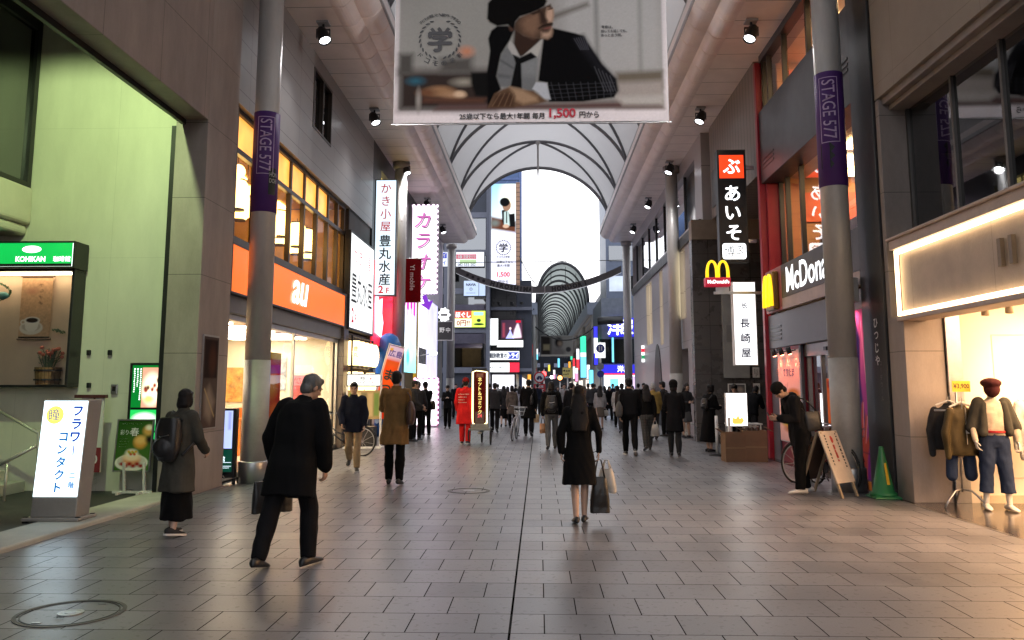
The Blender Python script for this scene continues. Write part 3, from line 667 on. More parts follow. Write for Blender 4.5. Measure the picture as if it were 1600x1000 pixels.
mb.build('ceiling_light', E('shop_panel', (1, .84, .60), 17), shop)
mb = MB(); mb.box(-7.4, -6.6, 16.2, 17.2, .02, 1.0); mb.box(-7.5, -6.5, 16.1, 17.3, 1.0, 1.05); mb.build('counter', M('counter_white', (.7, .66, .6), .4), shop, bevel=.02)
# ---- narrow seafood restaurant front
sea = thing('seafood_restaurant', 'narrow dark restaurant front hung with rows of lanterns under a white sign', 'building', (-5.3, 24.2, 0))
mb = MB(); mb.box(-5.8, -5.3, 22.62, 25.6, 5.95, 6.55); mb.box(-6.9, -6.8, 22.62, 25.6, 0, 6); mb.box(-6.8, -5.3, 25.55, 25.62, 0, 6.5); mb.box(-6.8, -5.3, 22.63, 22.7, 0, 6.5); mb.box(-6.8, -5.32, 22.7, 25.55, 2.95, 3.1); mb.build('wall', M('dark_timber', (.04, .028, .02), .55, 0, .3), sea)
mb = MB()
for i in range(7): mb.box(-5.42, -5.36, 22.8 + i * .16, 22.86 + i * .16, 0, 2.95)
mb.build('lattice', M('lattice_timber', (.06, .035, .02), .5), sea)
MB().box(-6.78, -6.7, 23.6, 25.2, 0, 2.1).build('door', M('paper_door', (.5, .35, .18), .6), sea)
# ---- red and blue fronted shop, game shop, karaoke house (all in steep perspective)
arc_b = thing('red_fronted_shop', 'dark building with glowing red shop front between seafood sign and yellow frame', 'building', (-5.3, 28, 0))
fr = LW(-5.25, 25.62, 0); mb = MB(); wall_open(mb, fr, 4.78, 9.45, [(0.3, 4.5, .1, 2.7), (1.3, 4.2, 6.3, 7.4), (1.3, 4.2, 7.7, 8.8)], .4); mb.build('wall', dark_clad, arc_b)
MB().box(-5.3, -5.2, 25.75, 30.2, 2.9, 5.6).build('fascia', E('red_fascia', (.85, .02, .04), .85), arc_b)
fr = LW(-5.19, 25.9, 3.0); mb = MB(); pts = [(.2, .3), (1.2, .2), (1.5, .7), (1.25, 1.0), (1.3, 1.5), (.7, 1.35), (.35, 1.8), (.1, 1.2)]; mb.prism(pts, fr, .002, .02)
mb.build('fascia_graphic', E('pink_white', (1, .75, .95), 1.3), arc_b)
for z in (6.3, 7.7):
    m2 = MB(); f2 = LW(-5.42, 26.92, z)
    for y in (0, 1.4, 2.84): f2.box(m2, y, y + .06, 0, 1.1, 0, .05)
    wn_ = m2.build('window', bronze, arc_b); MB().box(-5.5, -5.45, 26.9, 29.84, z, z + 1.1).build('pane', E('yellow_window', (.95, .75, .25), .75, .5, 1.2), wn_)
MB().box(-7.5, -7.4, 25.7, 30.3, 0, 3).build('shop_room', M('blue_goods', (.05, .14, .4), .6, 0, .4, 6), arc_b)
MB().box(-7.4, -5.7, 26, 30, 2.6, 2.66).build('ceiling_light', E('pale_panel', (.9, .95, 1), 3), arc_b)
gm = thing('yellow_framed_shop', 'shop with a yellow frame round a cyan and pink lit poster', 'building', (-5.3, 33, 0))
fr = LW(-5.25, 30.4, 0); mb = MB(); wall_open(mb, fr, 5.0, 9.45, [(.4, 4.6, .1, 2.5)], .4); mb.build('wall', dark_clad, gm)
mb = MB()
for y in (30.4, 34.6): mb.box(-5.24, -5.12, y, y + .5, .0, 6.2)
mb.build('yellow_frame', M('yellow_paint', (.75, .5, .01), .45), gm)
MB().box(-5.25, -5.13, 30.9, 34.6, 5.6, 6.2).build('fascia', E('pale_fascia', (1, .97, .9), 1.1), gm)
pc = Pic(3.6, 3.4, .03); pc.grad((.55, .9, .95), (.95, .8, .95), 0, 3.4, 0, 0)
for i, (a, b) in enumerate(((.5, .5), (1.3, .6), (2.2, .5), (3.0, .7))): pc.rect(a - .25, b - .25, a + .25, b + .35, (.8, .1, .6)); pc.rect(a - .08, b - .5, a + .05, b + .6, (.8, .15, .65))
for i, (a, b, r, c) in enumerate(((.9, 2.2, .45, (.95, 1, 1)), (2.3, 2.5, .6, (.7, .95, .98)), (2.8, 1.9, .3, (1, .9, .7)), (1.5, 2.8, .35, (.3, .75, .9)))): pc.ell(a, b, r, r * .8, c, .1)
pc.build('poster', LW(-5.13, 30.95, 2.15), 3.6, 3.4, PRINT('lit_print', 1.1), gm)
MB().box(-7.5, -7.4, 30.5, 35.3, 0, 2.8).build('shop_room', M('orange_goods', (.5, .2, .04), .6, 0, .4, 6), gm)
MB().box(-7.4, -5.7, 30.8, 35, 2.4, 2.46).build('ceiling_light', E('warm_panel', (1, .75, .4), 3), gm)
kb = thing('karaoke_house', 'brightly lit white and lavender shop front behind the karaoke sign', 'building', (-5.3, 40, 0))
mb = MB(); mb.box(-9, -5.25, 35.4, 45, 5.7, 9.45); mb.box(-9, -5.25, 35.42, 45, 0, 1.0); mb.build('wall', M('lavender_wall', (.42, .38, .5), .5), kb)
MB().box(-5.4, -5.22, 35.6, 38.4, 1.0, 5.7).build('lit_panel', E('white_glow', (1, .97, 1), 1.25), kb)
MB().box(-5.4, -5.22, 38.45, 42.6, 1.0, 5.7).build('lit_panel', E('lavender_glow', (.62, .6, 1), .85, .3, 1), kb)
MB().box(-5.4, -5.25, 42.7, 45, 1.0, 5.7).build('dark_panel', dark_clad, kb)
mb = MB()
for i in range(4): mb.box(-5.215, -5.19, 35.9 + i * .62, 36.35 + i * .62, 2.6, 3.3)
mb.build('price_board', M('dark_board', (.05, .05, .06), .5), kb)
# solid mass behind the rows so no sky leaks through
mb = MB(); mb.box(-14, -9.5, 13, 44.9, -.02, 16); mb.build('rear_wall', dark_clad, kb)

# ---- clothing shop
cs = thing('clothing_shop_building', 'beige stone building with a glowing framed signboard over the clothing shop', 'building', (5.2, 12, 0))
mb = MB(); mb.box(5.2, 5.75, 11.97, 12.5, 0, 2.6); mb.box(5.2, 5.62, 12.37, 12.5, 2.6, 5.95); mb.build('pier', pier_stone, cs, bevel=.008)
mb = MB(); mb.box(5.2, 5.7, -14, 12.5, 5.97, 9.45); mb.build('upper_wall', M('beige_stone', (.30, .25, .2), .55, 0, .2, .7, .04, 50, joints=[(1, 2.4, .2, .004), (2, 1.3, .3, .004)], jdark=.6), cs)
mb = MB(); mb.box(5.26, 5.7, -14, 12.46, 5.86, 5.97); mb.box(5.36, 5.7, -14, 12.42, 5.78, 5.86); mb.build('window_cornice', pier_stone, cs, bevel=.01)
wm = MB(); fr = RW(5.6, 12.36, 3.6)
for y in (0, 1.35, 2.55, 4.6, 7): fr.box(wm, y, y + .05, 0, 2.18, -.06, .01)
fr.box(wm, 0, 12, 0, .06, -.055, .008)
cw = wm.build('upper_window', M('window_grey', (.12, .11, .1), .4, .5), cs)
MB().quad((5.63, 12.3, 3.6), (5.63, -6, 3.6), (5.63, -6, 5.78), (5.63, 12.3, 5.78)).build('pane', GLASS('night_glass', (.35, .36, .33), .14), cw)
mb = MB(); mb.box(9, 9.1, -6, 12.4, 3.0, 6); mb.box(5.7, 9, 12.42, 12.5, 3.0, 6); mb.box(5.75, 9, -6, 12.4, 5.9, 5.96); mb.build('dark_room', M('dim_room2', (.05, .05, .045), .8), cs)
fr = FW(6.1, 12.41, 4.2); mb = MB()
for a, b, c, d in ((0, 1.0, 0, .08), (0, 1.0, .82, .9), (0, .08, .08, .82), (.92, 1.0, .08, .82)): fr.box(mb, a, b, c, d, 0, .03)
mb.build('wall_picture', M('picture_frame', (.16, .13, .09), .5), cs)
# ground floor shop
glow_room = M('shop_cream', (.80, .70, .56), .55, 0, .05, 1, .01)
mb = MB(); mb.box(5.98, 9.5, 11.97, 12.1, 0, 2.95); mb.box(9.4, 9.5, 2, 11.97, 0, 2.95); mb.build('shop_room', glow_room, cs)
MB().box(5.55, 9.4, 2, 11.96, 2.9, 2.95).build('shop_ceiling', glow_room, cs)
mb = MB(); mb.box(5.76, 5.97, 11.93, 12.05, 0, 2.9); mb.build('metal_post', steel, cs, bevel=.008)
mb = MB(); fr = FW(5.99, 11.97, 0)
for a, b, c, d in ((.12, 2.4, .0, .11),): fr.box(mb, a, b, c, d, .0, .02)
for a, b, c, d in ((.42, 2.9, 2.32, 2.33), (.42, .43, .35, 2.32), (.42, 2.9, .34, .35)): fr.box(mb, a, b, c, d, 0, .006)
mb.build('wall_moulding', M('moulding_cream', (.6, .5, .34), .5), cs)
mb = MB(); mb.box(6.2, 9, 6.2, 11.4, 2.86, 2.9); mb.build('ceiling_light', E('shop_warm_panel', (1, .62, .34), 12.0), cs)
# track spots inside
for i in range(4):
    y = 11.2 - i * .35; t = thing('track_lamp', 'small cylindrical track lamp under the clothing shop ceiling, ' + ('nearest the post', 'second from the post', 'third from the post', 'fourth from the post')[i], 'lamp', (5.95 + .12 * i, y, 2.85), group='track lamps over the clothes')
    x = 5.95 + .12 * i; MB().tube((x, y, 2.9), (x, y, 2.76), .012).build('stem', white_paint, t); mb = MB(); mb.lathe((x, y, 2.74), [(.045, 0), (.05, -.02), (.05, -.2), (.04, -.205), (.038, -.17)], 16, (0, 0, 1)); mb.build('housing', M('lamp_beige', (.5, .42, .3), .4, .2), t, smooth=True)
    if i in (1, 3):
        ld = bpy.data.lights.new('track_light', 'SPOT'); ld.energy = 190 if i == 3 else 420; ld.spot_size = R(70); ld.spot_blend = .8; ld.color = (1, .74, .42) if i == 3 else (1, .56, .32); ld.shadow_soft_size = .04; lo = link(bpy.data.objects.new('track_light', ld)); lo.parent = t; lo.location = (0, -.1, -.32); lo.rotation_euler = Vector((.55, 1.2, -.75) if i == 3 else (-1, -.3, -.9)).to_track_quat('-Z', 'Y').to_euler()
# signboard
sb = thing('shop_signboard', 'long beige signboard with a glowing light strip frame over the clothing shop', 'sign', (5.2, 12, 2.6))
MB().box(5.24, 5.52, -4, 12.06, 2.60, 3.56).build('housing', M('board_beige', (.42, .34, .27), .5, 0, .2, 1.5, .05, joints=[(2, 3, .42, .004), (1, 2.1, .3, .004)], jdark=.6), sb)
mb = MB(); mb.box(5.12, 5.54, -4, 12.12, 3.565, 3.70); mb.box(5.08, 5.56, -4, 12.14, 3.70, 3.74); mb.box(5.16, 5.54, -4, 12.10, 2.53, 2.597); mb.build('cornice', M('cornice_beige', (.5, .4, .34), .5), sb, bevel=.012)
mb = MB(); mb.box(5.165, 5.20, -4, 12.06, 3.49, 3.555); mb.box(5.165, 5.20, -4, 12.06, 2.605, 2.66); mb.box(5.165, 5.20, 12.0, 12.06, 2.66, 3.49); mb.build('light_strip', E('warm_strip', (1, .72, .42), 4.2, .03), sb)
fr = RW(5.24, 12.06, 2.6); mb = MB(); put(mb, fr, 'I I', 2.78, .5, .32, .3, .03, 0, .0, .05); mb.build('lettering', M('letter_brown', (.2, .15, .1), .4), sb)
# ---- burger restaurant
bu = thing('burger_restaurant', 'dark grey and red burger restaurant with orange-lit upper windows', 'building', (5.25, 16.4, 0))
charcoal = M('charcoal_panel', (.038, .038, .043), .42, .2, .15)
red_wall = M('red_panel', (.30, .010, .025), .45, 0, .12)
mb = MB(); mb.box(5.16, 5.7, 12.51, 13.36, 0, 9.45); mb.build('side_pier', M('black_pier', (.016, .016, .017), .4, .2, .2), bu, bevel=.01)
mb = MB(); mb.box(5.25, 5.75, 13.36, 19.2, 6.32, 8.05); mb.build('dark_band', charcoal, bu, bevel=.01)
mb = MB()
for i in range(3): mb.box(5.235, 5.25, 18.1, 19.0, 6.62 + i * .1, 6.66 + i * .1); mb.box(5.235, 5.25, 13.6, 14.5, 6.9 + i * .1, 6.94 + i * .1)
mb.build('louvre', black_paint, bu)
mb = MB(); mb.box(5.20, 5.35, 19.2, 19.36, 0, 9.3); mb.box(5.35, 5.75, 19.12, 19.2, 4.2, 6.32); mb.build('red_column', red_wall, bu, bevel=.01)
mb = MB(); mb.box(5.30, 5.75, 13.36, 19.2, 9.28, 9.45); mb.build('top_band', charcoal, bu)
for nm, z0, z1, xx, mul in (('upper_window', 8.05, 9.28, 5.35, (13.4, 15.1, 15.9, 17.5, 18.7, 19.12)), ('window', 4.2, 6.32, 5.62, (13.4, 14.3, 15.6, 17.55, 18.55, 19.06))):
    m2 = MB()
    for y in mul: m2.box(xx, xx + .1, y, y + .07, z0, z1)
    m2.box(xx - .01, xx + .11, 13.4, 19.13, z0, z0 + .07); o = m2.build(nm, black_paint, bu)
    MB().quad((xx + .06, 13.4, z0), (xx + .06, 19.12, z0), (xx + .06, 19.12, z1), (xx + .06, 13.4, z1)).build('pane', GLASS('clear_night_glass', (.95, .95, .93), .06, .02, .42), o)
orange_room = M('orange_wood_room', (.46, .23, .09), .6, 0, .2, 1, .02, joints=[(2, .3, .1, .004)], jdark=.6)
mb = MB(); mb.box(8.4, 8.5, 13.4, 19.4, 4.1, 9.3); mb.box(5.72, 8.4, 19.2, 19.3, 4.1, 9.3); mb.box(5.76, 8.4, 13.36, 13.42, 4.1, 9.3); mb.box(5.76, 8.4, 13.4, 19.2, 6.5, 6.6); mb.build('dining_room', orange_room, bu)
mb = MB(); mb.box(5.8, 8.4, 13.42, 19.2, 6.45, 6.49); mb.box(5.5, 8.4, 13.42, 19.2, 9.29, 9.33); mb.build('room_ceiling', M('pale_ceiling', (.6, .5, .38), .6), bu)
mb = MB(); mb.box(6.2, 8.1, 19.16, 19.19, 5.4, 6.1); mb.box(6.0, 7.8, 19.16, 19.19, 8.2, 9.1); mb.build('wall_panel', M('orange_red_panel', (.7, .12, .03), .5), bu)
mb = MB(); mb.box(6.4, 6.5, 14.5, 18.8, 4.2, 5.0); mb.build('partition', M('striped_partition', (.12, .1, .1), .5, joints=[(1, .12, 0, .02)]), bu)
mb = MB()
for (x, y, z) in ((6.4, 14.6, 6.4), (6.6, 16.2, 6.4), (6.9, 17.6, 6.4), (7.4, 18.4, 6.4), (6.3, 15.2, 9.22), (6.6, 17.0, 9.22), (7.0, 18.5, 9.22)): mb.box(x - .45, x + .45, y - .45, y + .45, z, z + .03)
mb.build('ceiling_light', E('amber_lamp', (1, .66, .33), 15), bu)
# street level
mb = MB(); mb.box(5.28, 5.75, 13.36, 19.2, 2.45, 3.20); mb.build('grey_fascia', M('blue_grey_panel', (.12, .125, .145), .45, .2), bu, bevel=.01)
mb = MB()
for i in range(4): mb.box(5.265, 5.28, 18.2, 19.05, 2.62 + i * .09, 2.66 + i * .09)
mb.build('louvre', black_paint, bu)
mb = MB(); mb.box(5.34, 5.75, 17.05, 19.2, 0, 2.45); mb.build('red_wall', red_wall, bu)
MB().box(5.30, 5.36, 18.7, 19.2, .0, 2.44).build('grey_trim', M('blue_grey_panel', (.12, .125, .145), .45, .2), bu); MB().box(5.30, 5.36, 17.02, 17.12, 0, 2.44).build('grey_trim', M('blue_grey_panel', (.12, .125, .145), .45, .2), bu)
dr = MB()
for y in (14.35, 15.2, 16.15, 16.98): dr.box(5.42, 5.5, y, y + .06, 0, 2.2)
dr.box(5.38, 5.52, 14.3, 17.04, 2.2, 2.44); d_ = dr.build('sliding_door', M('door_alu', (.28, .26, .25), .35, .7), bu)
MB().quad((5.46, 14.35, .02), (5.46, 17.0, .02), (5.46, 17.0, 2.2), (5.46, 14.35, 2.2)).build('pane', glass_clear, d_)
MB().box(5.33, 5.38, 15.6, 15.75, 2.27, 2.34).build('door_sensor', black_paint, d_)
mb = MB(); mb.box(8.2, 8.3, 13.4, 19.2, 0, 2.5); mb.box(5.8, 8.2, 17.02, 17.1, 0, 2.5); mb.box(5.55, 8.2, 13.4, 14.3, 0, 2.45); mb.build('counter_room', orange_room, bu)
MB().box(5.6, 8.1, 14.4, 16.9, 2.42, 2.445).build('room_ceiling', M('pale_ceiling', (.6, .5, .38), .6), bu)
MB().box(5.9, 7.9, 14.7, 16.7, 2.39, 2.415).build('ceiling_light', E('amber_door_panel', (1, .6, .25), 3.2), bu)
# ---- stall yard: tiled wall facing the camera, ribbed cladding above
ty = thing('stall_building', 'dark tiled building with ribbed brown cladding above the snack stall', 'building', (5.2, 23, 0))
mb = MB(); mb.box(4.62, 12, 24.8, 25.2, 0, 6.0); mb.build('tiled_wall', M('dark_tile', (.10, .092, .088), .28, 0, .2, 2, .02, joints=[(0, .62, .1, .008), (2, .72, .2, .008)], jdark=.25), ty)
mb = MB(); mb.box(5.25, 12, 19.5, 24.8, 6.6, 9.45); mb.build('ribbed_wall', M('ribbed_cladding', (.21, .175, .155), .55, 0, .15, 1, .03, 40, joints=[(1, .3, 0, .02)], jdark=.5), ty)
mb = MB(); mb.box(5.22, 5.25, 22.8, 24.5, 6.9, 8.0); mb.build('window', bronze, ty)
mb = MB(); mb.box(5.6, 12, 19.5, 19.7, 0, 6.6); mb.box(9, 9.2, 19.7, 24.8, 0, 6.6); mb.build('yard_wall', M('yard_dark', (.03, .03, .03), .6), ty)
MB().box(4.62, 12, 24.75, 25.2, 6.0, 6.6).build('lintel', M('lintel_beige', (.3, .25, .2), .6), ty)
# ---- silver stone building
sv = thing('stone_building', 'silver-grey stone panelled building with tall lit slit windows and a dark arched niche', 'building', (5.1, 35, 0))
silver = M('silver_stone', (.40, .375, .385), .33, .1, .07, .5, .008, 12, joints=[(2, 1.75, .35, .008), (1, 3.2, .1, .008)], jdark=.3)
fr = RW(5.06, 44.2, 0); ops = [(14.7, 15.7, 3.95, 6.35), (9.6, 10.5, 3.3, 6.35), (5.3, 7.2, 3.5, 6.3), (14.3, 15.9, .0, 2.9), (.0001, 17.9, 6.9, 8.9)]
mb = MB(); wall_open(mb, fr, 19.0, 9.45, ops, .45); mb.build('wall', silver, sv)
mb = MB(); mb.box(4.98, 5.1, 25.4, 44.2, 6.4, 6.75); mb.build('black_band', black_paint, sv)
m2 = MB()
for y in (26.3, 28.6, 31, 33.4, 35.8, 38.2, 40.6, 43): m2.box(5.12, 5.2, y, y + .08, 6.9, 8.9)
m2.box(5.125, 5.195, 26.2, 44.2, 6.88, 6.95)
o = m2.build('window_band', dark_metal, sv); MB().quad((5.17, 26.3, 6.9), (5.17, 44.2, 6.9), (5.17, 44.2, 8.9), (5.17, 26.3, 8.9)).build('pane', GLASS('blue_night_glass', (.25, .28, .32), .3), o)
for a, b, c, d in ops[:3]:
    y0, y1 = 44.2 - b, 44.2 - a
    o = MB().box(5.22, 5.3, y0, y1, c, d).build('slit_window', E('slit_glow', (1, .85, .55), 1.0, .25, 1.5), sv)
    f3 = MB(); f3.box(5.1, 5.22, (y0 + y1) / 2 - .03, (y0 + y1) / 2 + .03, c, d); f3.build('mullion', silver, o)
MB().box(5.35, 5.4, 28.2, 30, 0, 2.95).build('doorway', M('door_beige', (.25, .22, .17), .5), sv)
fr = RW(5.06, 36.6, 0); pts = [(0, 0), (2.2, 0)] + [(1.1 + 1.1 * math.cos(R(a)), 1.0 + 2.4 * math.sin(R(a))) for a in range(0, 181, 12)]
mb = MB(); mb.prism(pts, fr, .004, .03); mb.build('arched_niche', M('niche_dark', (.02, .02, .022), .4), sv)
mb = MB(); mb.box(9, 14, 12.6, 44.2, -.02, 16); mb.build('rear_wall', dark_clad, sv)
mb = MB(); mb.box(9.6, 14, -14, 12.6, -.02, 9.4); mb.build('rear_wall', dark_clad, cs)
# ================================================================ signs
LITP = PRINT('lit_print', 1.1); DULLP = PRINT('poster_print', 0)
def lightbox(name, label, fr, w, h, depth, face, frame=black_paint, rim=.03, group=None, cat='sign', proud=.012):
    t = thing(name, label, cat, fr.o, group=group)
    mb = MB(); fr.box(mb, 0, w, 0, h, -depth, -.012); mb.build('housing', frame, t, bevel=.008)
    mb = MB(); fr.box(mb, 0, w, 0, rim, -.012, proud); fr.box(mb, 0, w, h - rim, h, -.012, proud); fr.box(mb, 0, rim, rim, h - rim, -.012, proud); fr.box(mb, w - rim, w, rim, h - rim, -.012, proud)
    mb.build('frame', frame, t)
    if face is not None: mb = MB(); fr.box(mb, rim, w - rim, rim, h - rim, -.010, 0); mb.build('lit_panel', face, t)
    return t
def letters(t, mat, fn, name='lettering'):
    """words that stand well apart become lettering parts of their own"""
    mb = MB(); fn(mb); cs_ = sorted(set(mb.cuts) | {(0, 0)}) + [(len(mb.v), len(mb.f))]
    if len(cs_) < 3: return mb.build(name, mat, t)
    grp = []
    for (v0, f0), (v1, f1) in zip(cs_, cs_[1:]):
        if v1 == v0: continue
        pts = mb.v[v0:v1]; lo = Vector(min(p[i] for p in pts) for i in range(3)); hi = Vector(max(p[i] for p in pts) for i in range(3)); g = [lo, hi, [(v0, v1, f0, f1)]]; again = True
        while again:
            again = False
            for q in grp:
                gap = Vector(max(0, q[0][i] - g[1][i], g[0][i] - q[1][i]) for i in range(3)).length
                if gap <= .4 * max((g[1] - g[0])[:]) or gap <= .4 * max((q[1] - q[0])[:]):
                    g = [Vector(min(q[0][i], g[0][i]) for i in range(3)), Vector(max(q[1][i], g[1][i]) for i in range(3)), q[2] + g[2]]; grp.remove(q); again = True; break
        grp.append(g)
    for g in grp:
        m2 = MB()
        for v0, v1, f0, f1 in g[2]: m2.add(mb.v[v0:v1], [tuple(i - v0 for i in f) for f in mb.f[f0:f1]])
        o = m2.build(name, mat, t)
    return o
def casters(mb, pts, r=.04):
    for x, y in pts:
        mb.tube((x - .02, y, r), (x + .02, y, r), r, n=14); mb.box(x - .025, x + .025, y - .015, y + .015, r, r * 2 + .03)
def strokes(mb, fr, x0, x1, y0, y1, n, seed, vertical=True):
    """rows of tiny print too small to read"""
    rg = random.Random(seed)
    for i in range(n):
        if vertical:
            x = x0 + (x1 - x0) * (i + .5) / n; y = y1; hw = (x1 - x0) / n * .25
            end = y0 + (y1 - y0) * rg.random() * .5
            while y > end:
                d = hw * 2 * rg.uniform(.5, 1.1); fr.box(mb, x - hw * rg.uniform(.4, 1), x + hw * rg.uniform(.4, 1), y - d, y, .002, .004); y -= d + hw * 1.0
        else:
            y = y1 - (y1 - y0) * (i + .5) / n; x = x0; hh = (y1 - y0) / n * .25
            end = x1 - (x1 - x0) * rg.random() * .5
            while x < end:
                d = hh * 2 * rg.uniform(.5, 1.1); fr.box(mb, x, x + d, y - hh * rg.uniform(.4, 1), y + hh * rg.uniform(.4, 1), .002, .004); x += d + hh * .9
# ---- big banner across the street
BY, K = 17.0, 17.0 / 1294
bo = atY(615, 193, BY); bx0, bz0 = bo.x, bo.z; BW = 442 * K * 1.005; BH = 262 * K
ban = thing('hanging_banner', 'huge printed advertising banner of a man in a dark suit, hung across the arcade', 'banner', (bx0 + BW / 2, BY, bz0))
P = Pic(442, 262, 1.1)      # one unit is about 13 mm on the cloth; y counts down, bottom edge at 262
oy = 69                      # rows hidden above the frame
def B(x, y): return (x - 615, y + oy)
def bp(pts, col, soft=2.0, a=1.0): P.poly([B(*q) for q in pts], col, soft, a)
def be(x, y, rx, ry, col, soft=2.0, rot=0.0, a=1.0): P.ell(x - 615, y + oy, rx, ry, col, soft, rot, a)
P.fill((.80, .77, .78))
bp([(622, -66), (1050, -66), (1050, 168), (1046, 172), (626, 172), (622, 168)], (.50, .49, .48))
bp([(622, -66), (830, -66), (830, 110), (622, 110)], (.47, .465, .45), 30)
bp([(880, -66), (1050, -66), (1050, 112), (900, 118)], (.56, .555, .55), 14)
bp([(940, -66), (946, -66), (948, 110), (942, 110)], (.42, .42, .41), 4); bp([(1012, -60), (1017, -60), (1017, 110), (1012, 110)], (.46, .46, .45), 4)
bp([(870, 12), (930, -10), (932, -4), (872, 20)], (.33, .31, .29), 5)
bp([(975, 112), (1050, 108), (1050, 138), (975, 140)], (.36, .33, .29), 5); bp([(975, 128), (1050, 125), (1050, 172), (975, 172)], (.55, .52, .5), 6)
bp([(622, 104), (780, 104), (780, 172), (622, 172)], (.17, .14, .13), 10)
bp([(622, 75), (645, 75), (645, 110), (622, 110)], (.25, .24, .23), 6); bp([(690, 85), (742, 80), (742, 108), (690, 108)], (.27, .26, .25), 8)
be(732, 72, 11, 8, (.62, .42, .33), 6); be(650, 122, 12, 6, (.15, .3, .36), 5); be(728, 124, 16, 6, (.5, .48, .44), 5)
be(690, 140, 22, 9, (.5, .38, .28), 4); be(712, 147, 16, 7, (.55, .43, .33), 4); be(668, 142, 14, 6, (.36, .24, .17), 4); be(722, 145, 9, 6, (.7, .6, .5), 3)
bp([(665, 150), (765, 152), (760, 160), (660, 158)], (.3, .2, .16), 4); bp([(690, 163), (1045, 160), (1050, 172), (680, 172)], (.32, .24, .23), 5); be(655, 155, 4, 16, (.5, .48, .46), 3); bp([(975, 152), (1050, 150), (1050, 166), (985, 166)], (.62, .6, .58), 5)
# the man
def zp(pts, col, soft=2.0, a=1.0): bp([(740 + x / 5.554, y / 5.554) for x, y in pts], col, soft, a)
zp([(0, 600), (160, 600), (160, 830), (40, 820), (0, 700)], (.05, .05, .05), 3)
zp([(390, 170), (480, 250), (650, 280), (600, 335), (480, 450), (420, 470), (380, 350)], (.17, .12, .10), 3)
zp([(290, 390), (345, 340), (440, 460), (600, 450), (590, 700), (560, 790), (350, 750), (255, 745), (232, 640), (262, 460)], (.36, .365, .37), 3); zp([(440, 500), (600, 470), (595, 640), (450, 640)], (.42, .425, .43), 8); zp([(265, 480), (385, 560), (380, 575), (265, 500)], (.27, .27, .28), 2); zp([(240, 620), (360, 640), (350, 660), (250, 650)], (.29, .29, .3), 3)
zp([(345, 295), (388, 345), (442, 462), (368, 432), (333, 370)], (.55, .54, .53), 1.5); zp([(648, 288), (600, 468), (540, 412), (468, 452), (600, 332)], (.57, .56, .54), 1.5)
zp([(378, 440), (440, 470), (540, 418), (592, 462), (452, 525), (458, 765), (356, 742), (402, 520)], (.035, .035, .04), 1.5)
zp([(235, 160), (330, 158), (392, 200), (350, 300), (270, 430), (228, 640), (272, 765), (210, 830), (150, 935), (145, 590), (170, 400), (153, 280), (180, 205)], (.02, .02, .024), 1.8)
zp([(652, 292), (735, 188), (940, 240), (1020, 268), (1052, 330), (1180, 540), (1302, 680), (1316, 790), (1282, 852), (1000, 888), (700, 885), (688, 706), (604, 690)], (.022, .022, .027), 1.8)
zp([(930, 300), (1010, 262), (1050, 330), (1160, 520), (1290, 680), (1310, 790), (1240, 820), (1200, 700), (1090, 520)], (.085, .085, .1), 7)
def zl(x0, y0, x1, y1, w, c, a): P.line(*B(740 + x0 / 5.554, y0 / 5.554), *B(740 + x1 / 5.554, y1 / 5.554), w, c, a)
for i in range(6): zl(930 + i * 20, 290 - i * 4, 990 + i * 14, 400, .8, (.3, .3, .33), .7)
for i in range(9): zl(720 + i * 66, 700 + (i % 2) * 6, 760 + i * 62, 868, .8, (.26, .26, .28), .6)
for i in range(4): zl(700, 730 + i * 40, 1290, 715 + i * 34, .7, (.24, .24, .26), .55)
for i in range(5): zl(1110 + i * 34, 560 + i * 22, 1200 + i * 25, 800, .8, (.34, .34, .36), .6)
zp([(585, 700), (680, 708), (716, 862), (655, 852), (600, 792), (552, 762)], (.60, .61, .63), 1.5)
zp([(150, 935), (212, 805), (290, 762), (352, 742), (470, 770), (562, 782), (662, 862), (692, 880), (560, 912), (380, 935)], (.33, .25, .19), 2); zp([(350, 745), (470, 772), (590, 840), (600, 880), (470, 905), (400, 870), (385, 800)], (.54, .44, .35), 4); zp([(215, 820), (330, 790), (390, 830), (380, 930), (180, 932)], (.23, .16, .12), 4)
for x0, x1 in ((225, 190), (265, 245), (310, 300), (350, 350)): zl(x0 + 40, 800, x1, 925, 1.6, (.40, .31, .24), .7)
zp([(395, 130), (430, 85), (540, 40), (620, 0), (720, -40), (746, 20), (748, 62), (735, 128), (741, 150), (729, 182), (734, 215), (725, 266), (692, 291), (640, 291), (560, 281), (480, 262), (420, 222), (388, 190)], (.24, .18, .145), 2)
zp([(480, 80), (600, 30), (630, 60), (625, 170), (600, 230), (560, 265), (480, 220), (450, 140)], (.40, .305, .245), 8); zp([(690, 0), (744, 10), (746, 70), (734, 128), (700, 135), (672, 90)], (.62, .51, .44), 3); zp([(640, 230), (690, 225), (730, 190), (732, 230), (722, 264), (690, 286), (640, 275)], (.58, .48, .41), 4)
zp([(612, 10), (650, 20), (690, 118), (660, 150), (630, 140)], (.17, .12, .10), 3); zp([(540, 45), (622, 15), (618, 38), (560, 58)], (.10, .07, .06), 2); zp([(690, 8), (738, -4), (738, 6), (700, 18)], (.12, .09, .08), 1.5); zp([(606, 188), (640, 160), (690, 146), (734, 142), (732, 160), (690, 166), (640, 182), (615, 200)], (.11, .08, .07), 1.8)
zp([(655, 192), (724, 172), (720, 190), (690, 200), (660, 204)], (.40, .24, .22), 1.5); zp([(640, 205), (710, 205), (700, 222), (650, 224)], (.22, .16, .14), 3); be(740 + 368 / 5.554, 172 / 5.554, 5, 7, (.25, .18, .15), 2)
zp([(142, 90), (165, 125), (235, 162), (330, 150), (385, 196), (402, 120), (442, 72), (540, 42), (605, 15), (665, -20), (690, -70), (640, -140), (480, -220), (250, -190), (150, -60)], (.025, .022, .022), 2)
P.noise(.03, 3)
